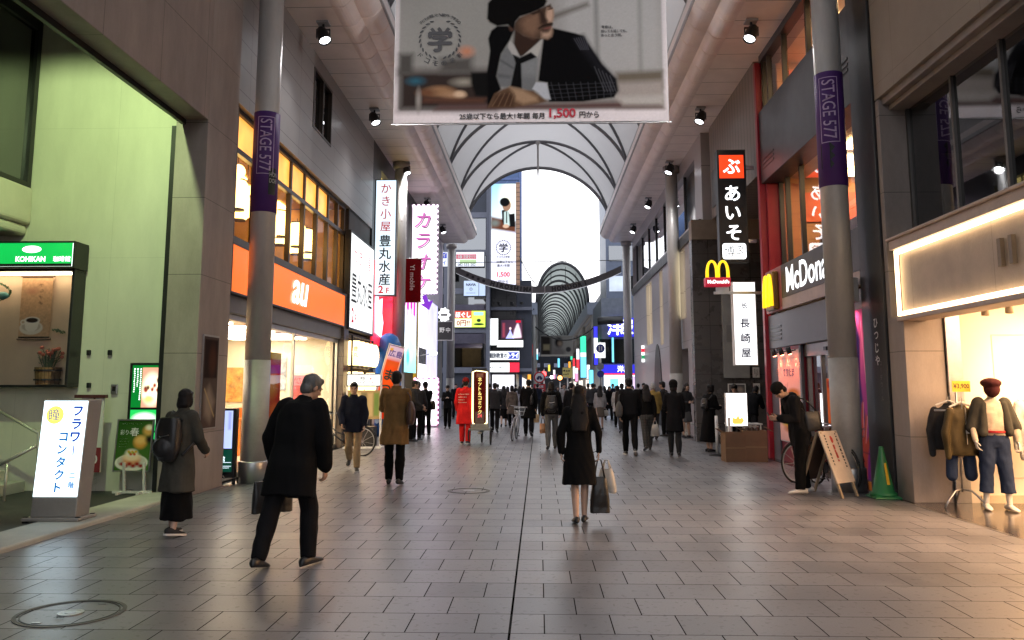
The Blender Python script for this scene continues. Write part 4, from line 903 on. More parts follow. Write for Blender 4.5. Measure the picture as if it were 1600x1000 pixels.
P.build('print', FW(bx0, BY, bz0), BW, BH, PRINT('banner_print', 0, .9), ban, .004, lambda u, v: .015 * np.sin(u * 3.1) * np.sin(v * 1.7))
MB().box(bx0 - .015, bx0 + BW + .015, BY + .02, BY + .035, bz0 - .015, bz0 + BH).build('backing_cloth', M('cloth_white', (.6, .58, .58), .7, 0, .08), ban)
mb = MB(); mb.tube((bx0 - .6, BY + .03, bz0 + BH), (bx0 + BW + .6, BY + .03, bz0 + BH), .03); mb.tube((bx0 - .06, BY + .03, bz0 - .02), (bx0 + BW + .06, BY + .03, bz0 - .02), .02); mb.build('rod', steel, ban)
fb_ = FW(bx0, BY - .025, bz0)
def bpx(x, y): return ((x - 615) * K, (193 - y) * K)
def bt(mb, s, x, y, h, w=None, bold=.012, rot=0.0): a, b = bpx(x, y); put(mb, fb_, s, a, b, h * K, w * K if w else None, bold, rot, .0)
mb = MB(); bt(mb, '25歳以下なら最大1年間 毎月', 791, 183, 10.5, 137, .02); bt(mb, '円から', 932, 182, 10.5, 31, .02)
a, b = bpx(689, 50); 
bt(mb, '学', 689, 52, 40, 38, .04)
for i in range(11):                                  # laurel wreath of small leaves
    for s in (1, -1):
        an = R(-90 + s * (14 + i * 14.2)); cx, cy = bpx(689 + 33 * math.cos(an), 51 - 33 * math.sin(an)); L, W_ = 3.9 * K, 1.5 * K
        tilt = an + s * (R(90) + .45)
        pts = [(cx + L * math.cos(q) * math.cos(tilt) - W_ * math.sin(q) * math.sin(tilt), cy + L * math.cos(q) * math.sin(tilt) + W_ * math.sin(q) * math.cos(tilt)) for q in [2 * math.pi * j / 8 for j in range(8)]]
        mb.add([fb_.p(x, y, 0) for x, y in pts], [tuple(range(8))])
def arct(mb, s, cx, cy, r, a0, a1, h, up=True):
    for i, ch in enumerate(s):
        an = R(a0 + (a1 - a0) * (i / max(1, len(s) - 1))); x, y = cx + r * math.cos(an), cy - r * math.sin(an)
        bt(mb, ch, x, y, h, h * 1.1, .02, an - R(90) if up else an + R(90))
arct(mb, '子どもが賢いと、親がトクする。', 689, 52, 43, 137, 43, 5.2)
arct(mb, 'ドコモの学割', 689, 50, 43, 222, 318, 8, False)
for i, s in enumerate(('青春は、', '話しても話しても、', 'あっと言う間。')): bt(mb, s, (963, 974, 970)[i], 34 + 7 * i, 5.2, (19, 42, 34)[i], .015)
mb.build('lettering', M('print_black', (.02, .02, .024), .6, bump=0), ban)
mb = MB(); bt(mb, '1,500', 889, 180, 18.5, 56, .03); mb.build('price_lettering', M('print_crimson', (.33, .01, .03), .6, bump=0), ban)

# ---- cafe sign, display window, menu board
fx0 = atY(-120, 400, 12.2).x; fx1 = atY(117, 400, 12.2).x; fz0, fz1 = atY(60, 419, 12.2).z, atY(60, 377, 12.2).z
fr = FW(fx0, 12.2, fz0)
t = lightbox('cafe_sign', 'green lit cafe sign box with a white oval above the display window', fr, fx1 - fx0, fz1 - fz0, .38, E('cafe_green', (.0, .42, .07), .75, .3, 1.5), black_paint, .025)
pw, ph = fx1 - fx0, fz1 - fz0
def cafe_face(mb):
    ox = atY(50, 389, 12.2).x - fx0; mb.add([fr.p(ox + .15 * math.cos(q), ph * .70 + .055 * math.sin(q), .006) for q in [2 * math.pi * i / 24 for i in range(24)]], [tuple(range(24))])
    put(mb, fr, 'KOHIKAN', atY(48, 403, 12.2).x - fx0, ph * .34, .085, .46, .03); put(mb, fr, '珈琲館', atY(97, 402, 12.2).x - fx0, ph * .34, .085, .28, .01)
    fr.box(mb, .025, pw - .025, .02, .028, .002, .005); fr.box(mb, pw - .04, pw - .032, .03, ph - .03, .002, .005)
letters(t, lit_white, cafe_face)
mb = MB(); fr.box(mb, .03, pw - .045, .03, .07, .001, .004); mb.build('name_strip', ink_black, t)
# display window: a shallow glazed case with a poster, a wreath and a basket of flowers
dx1 = atY(112, 510, 12.3).x; dx0 = fx0; dz0, dz1 = atY(60, 605, 12.3).z, atY(60, 421, 12.3).z
t = thing('display_case', 'glazed cafe display case with warm light, under the green sign', 'display case', (dx0, 12.3, dz0))
fr = FW(dx0, 12.3, dz0); W_, H_ = dx1 - dx0, dz1 - dz0
mb = MB(); fr.box(mb, 0, W_, 0, .035, -.3, .02); fr.box(mb, 0, W_, H_ - .03, H_, -.3, .02); fr.box(mb, 0, .04, .035, H_ - .03, -.3, .02); fr.box(mb, W_ - .04, W_, .035, H_ - .03, -.3, .02); mb.build('frame', black_paint, t, bevel=.006)
mb = MB(); fr.box(mb, .04, W_ - .04, .035, H_ - .03, -.3, -.28); mb.build('back_panel', M('display_peach', (.75, .58, .42), .6, 0, .12, 1.2, .01), t)
mb = MB(); fr.box(mb, .1, W_ - .1, H_ - .06, H_ - .035, -.2, -.05); mb.build('light_strip', E('display_tube', (1, .78, .5), 6), t)
mb = MB(); mb.quad(fr.p(.03, .03, .0), fr.p(W_ - .03, .03, .0), fr.p(W_ - .03, H_ - .03, .0), fr.p(.03, H_ - .03, .0)); mb.build('pane', GLASS('case_glass', (.97, .97, .95), .05), t)
q0 = atY(28, 530, 12.5); q1 = atY(84, 432, 12.5); pw_, ph_ = q1.x - q0.x, q1.z - q0.z
P = Pic(56, 100, .8); P.grad((.78, .62, .48), (.82, .68, .55), 0, 0, 0, 100); P.noise(.05, 5, 4); P.rect(0, 96, 56, 100, (.12, .1, .08)); P.rect(0, 0, 56, 2.5, (.12, .1, .08))
for i in range(4): 
    for k in range(3): P.line(34 + random.uniform(-3, 3), 14 + i * 9 + random.uniform(-3, 3), 38 + random.uniform(-3, 3), 16 + i * 9 + random.uniform(-3, 3), 1.1, (.4, .28, .2), .8)
P.ell(20, 24, 8, 4, (.72, .52, .42), 4)
P.ell(22, 82, 21, 11, (.93, .9, .86)); P.ell(22, 80, 17, 7.5, (.8, .76, .71)); P.poly([(9, 70), (37, 70), (33, 84), (27, 88), (17, 88), (12, 84)], (.95, .93, .9)); P.ell(23, 70, 14, 5.5, (.97, .95, .93)); P.ell(23, 70, 11, 4, (.12, .05, .03)); P.ell(7, 73, 5, 4, (.95, .93, .9)); P.ell(7, 73, 2.6, 2, (.8, .7, .6))
po = thing('hanging_poster', 'scroll poster of a white coffee cup and saucer hanging inside the display case', 'poster', (q0.x, 12.5, q0.z))
P.build('print', FW(q0.x, 12.5, q0.z), pw_, ph_, DULLP, po)
mb = MB(); mb.tube((q0.x - .02, 12.505, q1.z), (q1.x + .02, 12.505, q1.z), .012); mb.tube((q0.x - .02, 12.505, q0.z), (q1.x + .02, 12.505, q0.z), .014); mb.build('rod', M('dark_wood', (.08, .04, .02), .4), po)
vine = M('ivy_green', (.04, .09, .03), .6, 0, .3)
iv = thing('ivy_garland', 'trailing ivy garland with a teal bow along the display case back', 'garland', (q0.x - .5, 12.5, q1.z - .3)); mb = MB(); rg = random.Random(3)
for i in range(70):
    a = i / 70 * 5.2; c = Vector((q0.x - .48 + .3 * math.sin(a * 1.2), 12.5, q1.z - .05 - i * .011)); u = Vector((rg.uniform(-1, 1), rg.uniform(-.3, .3), rg.uniform(-1, 1))).normalized() * .03; v_ = u.orthogonal().normalized() * .018
    mb.quad(c - u, c + v_, c + u, c - v_)
for i in range(16):
    c = Vector((q1.x + .05 + .012 * i, 12.5, q0.z + .16 - .004 * i + rg.uniform(-.02, .02))); u = Vector((rg.uniform(-1, 1), .1, rg.uniform(-1, 1))).normalized() * .028; v_ = u.orthogonal().normalized() * .016; mb.quad(c - u, c + v_, c + u, c - v_)
mb.build('leaves', vine, iv); MB().ell((q0.x - .28, 12.48, q1.z - .3), (.1, .03, .06)).build('bow', M('teal_ribbon', (.05, .2, .2), .5), iv, smooth=True)
fb0 = atY(75, 580, 12.42)
fl = thing('flower_basket', 'wooden tub of coral flowers standing in the display case', 'flower basket', (fb0.x, 12.42, dz0 + .035)); rg = random.Random(4)
mb = MB(); mb.lathe((fb0.x, 12.42, dz0 + .04), [(.16, 0), (.185, .26), (.17, .26), (.16, .24)], 20); mb.build('tub', M('tub_wood', (.2, .11, .05), .6, 0, .3, 4, .05, joints=[(0, .05, 0, .004)]), fl)
mb = MB()
for h in (.06, .2): mb.lathe((fb0.x, 12.42, dz0 + .04 + h), [(.178, 0), (.19, .0), (.19, .025), (.178, .025)], 20)
mb.build('hoop', dark_metal, fl)
mb = MB(); bl = MB()
for i in range(26):
    a = rg.uniform(0, 6.28); r = rg.uniform(.05, .28); tip = Vector((fb0.x + r * math.cos(a), 12.42 + .4 * r * math.sin(a), dz0 + .3 + rg.uniform(.1, .3))); mb.path([(fb0.x + .3 * r * math.cos(a), 12.42, dz0 + .26), (fb0.x + .7 * r * math.cos(a), 12.42, tip.z - .05), tip], .006, 5)
    u = Vector((math.cos(a), 0, .6)) * .09; v_ = Vector((0, 1, 0)) * .015; c = Vector((fb0.x + .5 * r * math.cos(a), 12.42, dz0 + .33 + rg.uniform(0, .1))); mb.quad(c, c + u * .5 + v_, c + u, c + u * .5 - v_)
    if i < 14: bl.ell(tip, (.032, .032, .028), None, 8, 5)
mb.build('leaves', vine, fl); bl.build('blossoms', M('coral_petal', (.75, .2, .13), .6, 0, .3, 20), fl, smooth=True)
# lit menu board on the rear wall
m0, m1 = atY(197, 690, 12.5), atY(257, 567, 12.5); fr = FW(m0.x, 12.5, m0.z); W_, H_ = m1.x - m0.x, m1.z - m0.z
t = lightbox('menu_lightbox', 'tall lit menu board, green with a food photo, on the cream wall', fr, W_, H_, .11, None, black_paint, .035)
P = Pic(60, 122, .8); P.fill((.02, .35, .12)); P.rect(21, 4, 60, 70, (.75, .5, .42)); P.ell(42, 40, 17, 22, (1, .95, .85), 8); P.ell(36, 56, 10, 6, (.9, .7, .4), 3)
for i in range(9): P.ell(25 + random.random() * 30, 22 + random.random() * 40, 3.5, 4, random.choice([(.5, .15, .08), (.85, .55, .25), (.25, .1, .05), (1, .9, .7)]), 2)
P.rect(0, 70, 60, 74, (.02, .02, .02)); P.rect(0, 74, 60, 122, (.1, .62, .28)); P.ell(30, 90, 22, 10, (.9, 1, .92), 4); P.rect(0, 108, 60, 111, (.02, .1, .05))
P.build('print', FW(m0.x + .035, 12.505, m0.z + .035), W_ - .07, H_ - .07, PRINT('bright_print', 1.35), t)
mb = MB(); strokes(mb, FW(m0.x, 12.5, m0.z), .05, .19, H_ * .5, H_ * .93, 3, 5); mb.build('fine_print', lit_white, t)
# easel with dessert poster
e0 = atY(178, 735, 12.3); e1 = atY(236, 657, 12.3); fr = Fr((e0.x, 12.3, e0.z), (1, 0, 0), (0, .1, 1)); W_, H_ = e1.x - e0.x, (e1.z - e0.z)
t = thing('poster_easel', 'white easel holding a green dessert poster with pancakes, below the lit menu', 'easel', ((e0.x + e1.x) / 2, 12.35, .035))
mb = MB(); fr.box(mb, -.02, W_ + .02, -.02, 0, -.02, .015); fr.box(mb, -.02, W_ + .02, H_, H_ + .02, -.02, .015); fr.box(mb, -.02, 0, 0, H_, -.02, .015); fr.box(mb, W_, W_ + .02, 0, H_, -.02, .015); mb.build('frame', steel, t)
P = Pic(58, 78, .7); P.grad((.16, .32, .12), (.3, .45, .2), 0, 0, 40, 78); P.ell(28, 66, 28, 13, (.9, .88, .84)); P.ell(28, 64, 24, 10, (.8, .78, .74)); P.ell(40, 34, 11, 10, (.85, .6, .28), 3); P.ell(40, 31, 9, 6, (.93, .75, .45), 3); P.ell(52, 16, 9, 8, (.85, .65, .35), 3); P.ell(53, 11, 6, 4, (.97, .93, .85), 2); P.ell(55, 30, 6, 5, (.15, .1, .12), 3)
P.ell(28, 62, 15, 8, (.88, .62, .45), 2); P.ell(28, 57, 14, 6, (.97, .85, .72), 2); P.ell(27, 51, 10, 6, (.95, .92, .88), 2)
for i in range(7): P.ell(22 + i * 2, 49 + (i % 3) * 2, 2.4, 2, [(.85, .65, .1), (.55, .6, .15), (.8, .3, .1)][i % 3], 1)
for i in range(6): P.ell(12 + i * 6.5, 68 + (i % 2) * 3, 4, 2.6, (.62, .08, .07), 1.5)
P.build('print', fr, W_, H_, DULLP, t, .004)
mb = MB(); put(mb, fr, '彩りの', W_ * .27, H_ * .76, .075, .2, .0, 0, .008); put(mb, fr, '春', W_ * .5, H_ * .77, .12, None, .01, 0, .008); strokes(mb, fr, .06, .4, H_ * .9, H_ * .97, 1, 4, False); strokes(mb, fr, .04, .2, H_ * .45, H_ * .66, 4, 6, False); mb.build('lettering', ink_white, t)
for s in (.16, .46):
    mb = MB(); x = e0.x + s; mb.obox((x, 12.30, .26), (.018, 0, 0), (0, .015, 0), (0, -.03, .23)); mb.box(x - .018, x + .018, 12.1, 12.55, .04, .075); mb.build('leg', white_paint, t)
mb = MB(); mb.box(e0.x + .02, e0.x + .6, 12.24, 12.27, .05, .085); mb.box(e0.x + .1, e0.x + .52, 12.32, 12.345, .42, .45); mb.build('crossbar', white_paint, t)
# pot plant and price board behind the white sign
pl = gnd(160, 765); t = thing('potted_plant', 'low leafy plant on the dark floor behind the white lit sign', 'plant', (pl.x, 12.1, .035)); rg = random.Random(8); mb = MB()
for i in range(150):
    a = rg.uniform(0, 6.28); r = rg.uniform(0, .3); c = Vector((pl.x + r * math.cos(a) * 1.2, 12.1 + r * math.sin(a) * .8, .1 + rg.uniform(0, .3) * (1.1 - r * 2))); u = Vector((math.cos(a), math.sin(a), rg.uniform(.2, 1))).normalized() * rg.uniform(.05, .09); v_ = u.cross(Vector((0, 0, 1))).normalized() * .02
    mb.add([c, c + u * .5 + v_, c + u, c + u * .5 - v_], [(0, 1, 2, 3)])
mb.build('leaves', M('plant_leaf', (.035, .07, .02), .5, 0, .4, 12), t); mb = MB(); mb.lathe((pl.x, 12.1, .035), [(.13, 0), (.17, .14), (.15, .14)], 16); mb.build('pot', M('pot_brown', (.12, .06, .04), .6), t)
b0, b1 = atY(120, 738, 12.3), atY(163, 622, 12.3); fr = FW(b0.x, 12.3, b0.z); W_, H_ = b1.x - b0.x, b1.z - b0.z
t = thing('price_board', 'white notice board with a dark red foot reading 20, behind the white lit sign', 'notice board', (b0.x, 12.3, .035))
mb = MB(); fr.box(mb, 0, W_, 0, H_, -.03, 0); mb.build('board', M('board_white', (.65, .65, .6), .5, 0, .06), t); mb = MB(); fr.box(mb, -.1, W_ + .03, H_, H_ + .05, -.05, .03); fr.box(mb, W_ * .55, W_ * .62, H_ - .08, H_, 0, .02); mb.build('rail', M('brown_rail', (.08, .02, .02), .5), t)
mb = MB(); fr.box(mb, 0, W_, .0, .36, .001, .004); mb.build('red_foot', M('dark_red_print', (.22, .02, .03), .6), t); mb = MB(); put(mb, fr, '20', W_ * .62, .19, .13, None, .02); mb.build('lettering', ink_white, t)
mb = MB(); fr.box(mb, .02, W_ * .55, .55, .8, .003, .006); fr.box(mb, .0, W_ * .5, .82, H_ - .04, .003, .006); mb.build('notice', M('pink_paper', (.5, .28, .3), .7), t)
MB().box(b0.x + .1, b0.x + .13, 12.3, 12.33, .035, b0.z).build('post', dark_metal, t)
# ---- white rolling light sign
t = thing('rolling_sign', 'white lit roll-out sign with blue vertical writing and a yellow disc, on casters', 'sign', (-5.6, 9.85, 0))
sh = -.055                                                     # it leans a little
fr = Fr((-5.915, 9.70, .03), (1, 0, 0), (-sh * -1.0 * .9, .02, 1)); W_ = .545; fr.r = Vector((1, 0, 0)); fr.n = Vector((0, -1, 0)); fr.u = Vector((.048, .01, 1)).normalized()
mb = MB(); fr.box(mb, 0, W_, .06, 1.42, -.30, -.004); mb.build('housing', M('sign_beige_metal', (.33, .31, .28), .45, .3, .1), t, bevel=.015)
mb = MB(); fr.box(mb, .012, W_ - .012, .30, 1.405, -.004, .004); mb.build('lit_panel', E('roll_white', (.74, .92, 1.0), 1.7, .1, 1.5), t)
mb = MB(); fr.box(mb, -.07, W_ + .06, .025, .065, -.36, .05); mb.build('base_plate', M('sign_beige_metal', (.33, .31, .28), .45, .3, .1), t, bevel=.01)
for x, y in ((-.04, -.0), (W_ + .03, .0), (-.04, -.32), (W_ + .03, -.32)):
    c = fr.p(x, 0, y); mb = MB(); casters(mb, [(c.x, c.y)], .036); mb.build('caster', rubber, t)
blue_ink = E('blue_ink', (.008, .07, .5), .5); pale_blue = E('cyan_ink', (.01, .17, .5), .6)
letters(t, blue_ink, lambda mb: vput(mb, fr, 'フラワー', W_ * .79, 1.36, .14, None, .045, .008, .15))
letters(t, pale_blue, lambda mb: (vput(mb, fr, 'コンタクト', W_ * .54, 1.06, .13, None, .04, .008, .145), vput(mb, fr, '二階', W_ * .83, .60, .075, None, .03, .008, .11)))
yd = E('yellow_disc', (1, .85, .12), 1.1); mb = MB(); mb.add([fr.p(.16 + .105 * math.cos(q), 1.24 + .105 * math.sin(q), .008) for q in [6.283 * i / 28 for i in range(28)]], [tuple(range(28))]); mb.build('disc', yd, t)
letters(t, blue_ink, lambda mb: put(mb, fr, '瞳', .155, 1.245, .13, None, .0, .12, .012))
# ---- rolling cafe lightbox beside the pillar
t = thing('rolling_menu_sign', 'slim black rolling cafe lightbox with a bluish menu and green foot beside the pillar', 'sign', (-5.33, 14.0, 0)); fr = FW(-5.6, 13.85, .10); W_ = .55
mb = MB(); fr.box(mb, 0, W_, 0, 1.14, -.14, 0); mb.build('housing', black_paint, t, bevel=.01)
P = Pic(50, 60, .8); P.fill((.62, .68, .86)); P.rect(14, 9, 34, 29, (.25, .08, .08)); P.ell(24, 18, 7, 7, (.75, .5, .45), 3); P.ell(28, 24, 5, 4, (.5, .15, .12), 2); P.rect(42, 2, 47, 30, (.5, .54, .75), 2); P.rect(3, 36, 7, 58, (.5, .53, .72), 2)
P.build('print', FW(-5.56, 13.846, .58), W_ - .09, .62, LITP, t, .002)
mb = MB(); strokes(mb, FW(-5.56, 13.84, .58), .14, .3, .12, .28, 4, 8); mb.build('fine_print', M('menu_green_ink', (.2, .35, .25), .5), t)
mb = MB(); fr.box(mb, .04, W_ - .04, .10, .46, .001, .004); mb.build('green_foot', E('foot_green', (.0, .05, .03), .6), t)
letters(t, lit_cool, lambda mb: (mb.add([fr.p(.26 + .07 * math.cos(q), .40 + .028 * math.sin(q), .008) for q in [6.283 * i / 20 for i in range(20)]], [tuple(range(20))]), put(mb, fr, '珈琲館', .26, .31, .085, .27, .01, 0, .008), fr.box(mb, .05, .5, .25, .256, .006, .008), fr.box(mb, .05, .5, .19, .196, .006, .008), strokes(mb, fr, .25, .48, .15, .18, 1, 3, False)))
for x in (-.02, W_ + .02):
    mb = MB(); casters(mb, [(-5.6 + x, 13.8), (-5.6 + x, 14.02)], .032); mb.box(-5.6 + x - .02, -5.6 + x + .02, 13.78, 14.04, .08, .1); mb.build('caster', rubber, t)
mb = MB(); mb.path([(-5.45, 13.83, .1), (-5.45, 13.79, .14), (-5.2, 13.79, .14), (-5.2, 13.83, .1)], .01, 6); mb.build('handle', steel, t)
# poster framed on the pier
t = thing('framed_poster', 'narrow brown photo poster in a frame on the cafe pier', 'poster', (-5.15, 12.7, 1.3)); fr = LW(-5.147, 12.55, .95); mb = MB(); fr.box(mb, 0, .62, 0, 1.45, 0, .02); mb.build('frame', steel, t)
P = Pic(30, 70, .8); P.fill((.32, .27, .25)); P.rect(2, 2, 28, 32, (.12, .07, .06)); P.ell(18, 18, 7, 12, (.28, .16, .12), 3); P.poly([(4, 45), (14, 38), (26, 50), (18, 66), (6, 60)], (.55, .5, .45), 4); P.line(4, 40, 26, 62, 1.5, (.7, .62, .45)); P.build('print', LW(-5.127, 12.57, .97), .58, 1.4, DULLP, t)
# ---- orange phone shop sign
fr = LW(-5.2, 13.72, 3.17); t = lightbox('phone_shop_sign', 'long glowing orange sign with white script letters over the phone shop', fr, 8.3, .88, .16, E('au_orange', (1, .165, .004), .74, .14, .6), dark_metal, .035)
sh_ = Matrix(((1, .28), (0, 1)))
def au(mb):
    v, fs = glyph('au', .02); c = (v.min(0) + v.max(0)) / 2; q = (v - c) / (v.max(0) - v.min(0)); q = q * np.array([1.12, .52]); q[:, 0] += q[:, 1] * .3
    mb.add([fr.p(4.05 + x, .44 + y, .02) for x, y in q], fs)
letters(t, lit_white, au)
# posters inside the phone shop
t = thing('shop_poster', 'red and yellow poster standing inside the phone shop window', 'poster', (-5.5, 16.4, .75)); P = Pic(30, 80, 1); P.grad((.8, .12, .08), (.7, .05, .06), 0, 0, 0, 80); P.rect(0, 0, 30, 7, (.9, .75, .1)); P.ell(16, 34, 9, 14, (.85, .6, .3), 4); P.rect(2, 50, 9, 76, (.1, .1, .1)); P.ell(20, 62, 7, 9, (.9, .45, .2), 3)
P.build('print', LW(-5.50, 16.35, .75), 1.25, 1.55, DULLP, t)
# ---- seafood restaurant signs
fr = LW(-5.17, 22.35, 3.15); t = lightbox('restaurant_wall_sign', 'large white lit seafood restaurant sign set along the wall above the lanterns', fr, 3.3, 2.75, .16, E('sign_white_flat', (.97, 1, 1), .95), dark_metal, .06)
letters(t, ink_black, lambda mb: [put(mb, fr, ch, .55 + .72 * i, 1.22, .85, .66, .008) for i, ch in enumerate('豊丸水産')])
letters(t, ink_red, lambda mb: ([put(mb, fr, ch, .75 + .6 * i, 2.15, .42, .42, .0) for i, ch in enumerate('かき小屋')], put(mb, fr, '2', .45, .42, .42, None, .03), put(mb, fr, 'F', .85, .35, .25, None, .03)))
fr = FW(-5.25, 26.0, 4.46); t = lightbox('hanging_sign', 'tall white hanging seafood restaurant sign with red then black brush characters and 2F', fr, .70, 3.78, .28, E('hang_white', (.74, .90, 1.0), .85, .2, .8), black_paint, .028)
letters(t, ink_red, lambda mb: (vput(mb, fr, 'かき小屋', .35, 3.70, .36, None, .01, .006, .42), put(mb, fr, '2', .24, .2, .25, None, .03), put(mb, fr, 'F', .46, .17, .18, None, .03)))
letters(t, ink_black, lambda mb: vput(mb, fr, '豊丸水産', .35, 1.98, .40, None, .018, .006, .415))
mb = MB(); mb.box(-5.3, -5.25, 25.98, 26.3, 4.9, 4.96); mb.box(-5.3, -5.25, 25.98, 26.3, 7.8, 7.86); mb.build('bracket', steel, t)
lan_mat = E('lantern_paper', (1, .70, .34), 2.6, .2, 4)
def lantern(x, y, z, r, h, label, group, mat=None, body=True):
    t = thing('paper_lantern', label, 'lantern', (x, y, z), group=group); n = 9
    mb = MB(); pr = []
    for i in range(n * 2 + 1):
        q = i / (n * 2); pr.append((r * (.62 + .38 * math.sin(math.pi * q) ** .6) * (1 if i % 2 == 0 else .965), h * (q - .5)))
    mb.lathe((x, y, z), pr, 18); mb.build('shade', mat or lan_mat, t, smooth=True)
    mb = MB(); mb.lathe((x, y, z + h / 2), [(r * .6, -.01), (r * .62, .03), (r * .4, .035)], 16); mb.lathe((x, y, z - h / 2), [(r * .4, -.035), (r * .62, -.03), (r * .6, .01)], 16); mb.tube((x, y, z + h / 2 + .03), (x, y, z + h / 2 + .12), .006); mb.build('cap', ink_black, t)
    return t
for i, y in enumerate((22.9, 23.5, 24.1, 24.7, 25.3)): 
    t = lantern(-5.12, y, 2.52, .24, .68, 'glowing cream lantern in the top row under the seafood sign, ' + ('first', 'second', 'third', 'fourth', 'last')[i] + ' from the phone shop', 'lanterns at the seafood restaurant')
    letters(t, M('lantern_ink', (.1, .12, .03), .6), lambda mb: vput(mb, Fr((-5.12, y - .243, 2.52), (1, 0, 0), (0, 0, 1)), '豊丸', .1, .2, .14, None, .01, .0, .17))
for i, (y, z) in enumerate(((22.9, 1.72), (25.3, 1.72), (22.9, 1.0), (25.3, 1.02), (23.6, 1.72), (23.6, 1.0))): lantern(-5.14, y, z, .2, .58, 'glowing lantern in a lower row at the seafood entrance, ' + ('middle row by the phone shop', 'middle row, street end', 'bottom row by the phone shop', 'bottom row, street end', 'middle row, second one', 'bottom row, second one')[i], 'lanterns at the seafood restaurant')
mb = MB(); t = thing('lantern_rack', 'dark rail frame holding the lanterns at the seafood entrance', 'rack', (-5.13, 24, 2.9))
for z in (2.98, 2.12, 1.4): mb.tube((-5.13, 22.65, z), (-5.13, 25.5, z), .018)
for y in (22.68, 25.5): mb.tube((-5.13, y, .0), (-5.13, y, 3.0), .025)
mb.build('rail', black_paint, t)
# lanterns inside the upstairs windows
k = 0
gl_mat = E('globe_lamp', (1, .66, .22), 4.5, .1)
for j, (y, z, n_) in enumerate(((17.4, 5.25, 4), (19.6, 5.25, 4), (15.6, 5.3, 2))):
    for i in range(n_):
        lantern(-5.85 - .12 * (i % 2), y + .42 * i, z - .12 * (i % 2), .23, .56, f'amber paper lantern behind the upstairs window, ' + ('near', 'middle', 'far')[(2, 0, 1).index(j) if j in (2, 0, 1) else 0] + ' cluster, ' + ('first', 'second', 'third', 'fourth')[i] + ' one', 'lanterns inside the upstairs restaurant', gl_mat)
for i, (px, py) in enumerate(((374, 225), (372, 268), (385, 330))):
    p = atX(px, py, -5.75); t = thing('globe_lamp', 'round glowing globe lamp behind the upstairs window, ' + ('top', 'middle', 'bottom')[i] + ' one', 'lamp', p, group='globe lamps upstairs'); MB().ell(p, (.14, .14, .14), None, 18, 12).build('globe', gl_mat, t, smooth=True); MB().tube(p, (p.x, p.y, 6.5), .008).build('cord', black_paint, t)
# stand-up lit menu sign in the street
t = thing('menu_stand', 'street menu stand with a small lit sign above a beige board, at the seafood entrance', 'sign', (-4.75, 22.2, 0)); fr = FW(-5.1, 22.0, 1.60)
mb = MB(); fr.box(mb, 0, .92, 0, .34, -.12, 0); mb.build('lamp_box', black_paint, t); mb = MB(); fr.box(mb, .03, .89, .03, .31, 0, .008); mb.build('lit_panel', E('sign_white_flat', (.97, 1, 1), .95), t)
letters(t, ink_black, lambda mb: put(mb, fr, '豊', .42, .17, .19, None, .0, 0, .012)); letters(t, ink_red, lambda mb: put(mb, fr, 'か', .68, .17, .19, None, .0, 0, .012))
P = Pic(60, 45, 1); P.fill((.6, .5, .33)); 
for i in range(5): P.rect(4 + i * 11, 4, 13 + i * 11, 40, [(.4, .5, .25), (.75, .68, .5), (.45, .42, .3), (.7, .6, .42), (.42, .5, .25)][i], 2)
P.build('menu_print', FW(-5.08, 22.0, .75), .9, .75, PRINT('dim_lit_print', .25), t)
mb = MB(); mb.box(-5.1, -5.06, 21.99, 22.04, 0, 1.6); mb.box(-4.2, -4.15, 21.99, 22.04, 0, 1.95); mb.box(-5.12, -4.12, 21.8, 22.3, 0, .03); mb.build('post', white_paint, t)
mb = MB(); mb.box(-4.95, -4.35, 22.1, 22.5, .03, .55); mb.build('storage_box', black_paint, t, bevel=.02)
# orange leaning flag
t = thing('nobori_flag', 'tilted orange banner flag with black brush writing by the blue inflatable', 'flag', (-4.72, 24.6, 0)); fr = Fr((-4.98, 24.55, .75), (.97, 0, -.24), (.26, 0, .97))
P = Pic(40, 200, 2); P.fill((.82, .2, .04)); P.rect(0, 0, 40, 40, (.78, .7, .82)); P.rect(4, 6, 12, 16, (.8, .6, .2)); P.rect(0, 36, 40, 60, (.75, .3, .12), 8); P.ell(20, 100, 14, 30, (.9, .35, .12), 12); P.rect(0, 0, 2, 200, (.9, .8, .7)); P.rect(38, 0, 40, 200, (.9, .8, .7))
P.build('cloth', fr, .46, 2.15, PRINT('flag_print', .25), t, 0, lambda u, v: .02 * np.sin(v * 5)); letters(t, ink_black, lambda mb: vput(mb, fr, 'まつり', .23, 1.5, .36, None, .03, .03, .42)); letters(t, M('flag_violet', (.1, .06, .4), .5), lambda mb: put(mb, fr, '広島', .25, 1.93, .2, None, .02, 0, .03))  # flag cloth given a faint glow of its own
mb = MB(); mb.tube(fr.p(-.02, -.75, 0), fr.p(-.02, 2.2, 0), .014); mb.tube(fr.p(-.02, 2.18, 0), fr.p(.48, 2.18, 0), .01); mb.lathe((-4.99 - .19, 24.55, 0), [(.2, 0), (.2, .05), (.05, .08)], 16); mb.build('pole', white_paint, t)
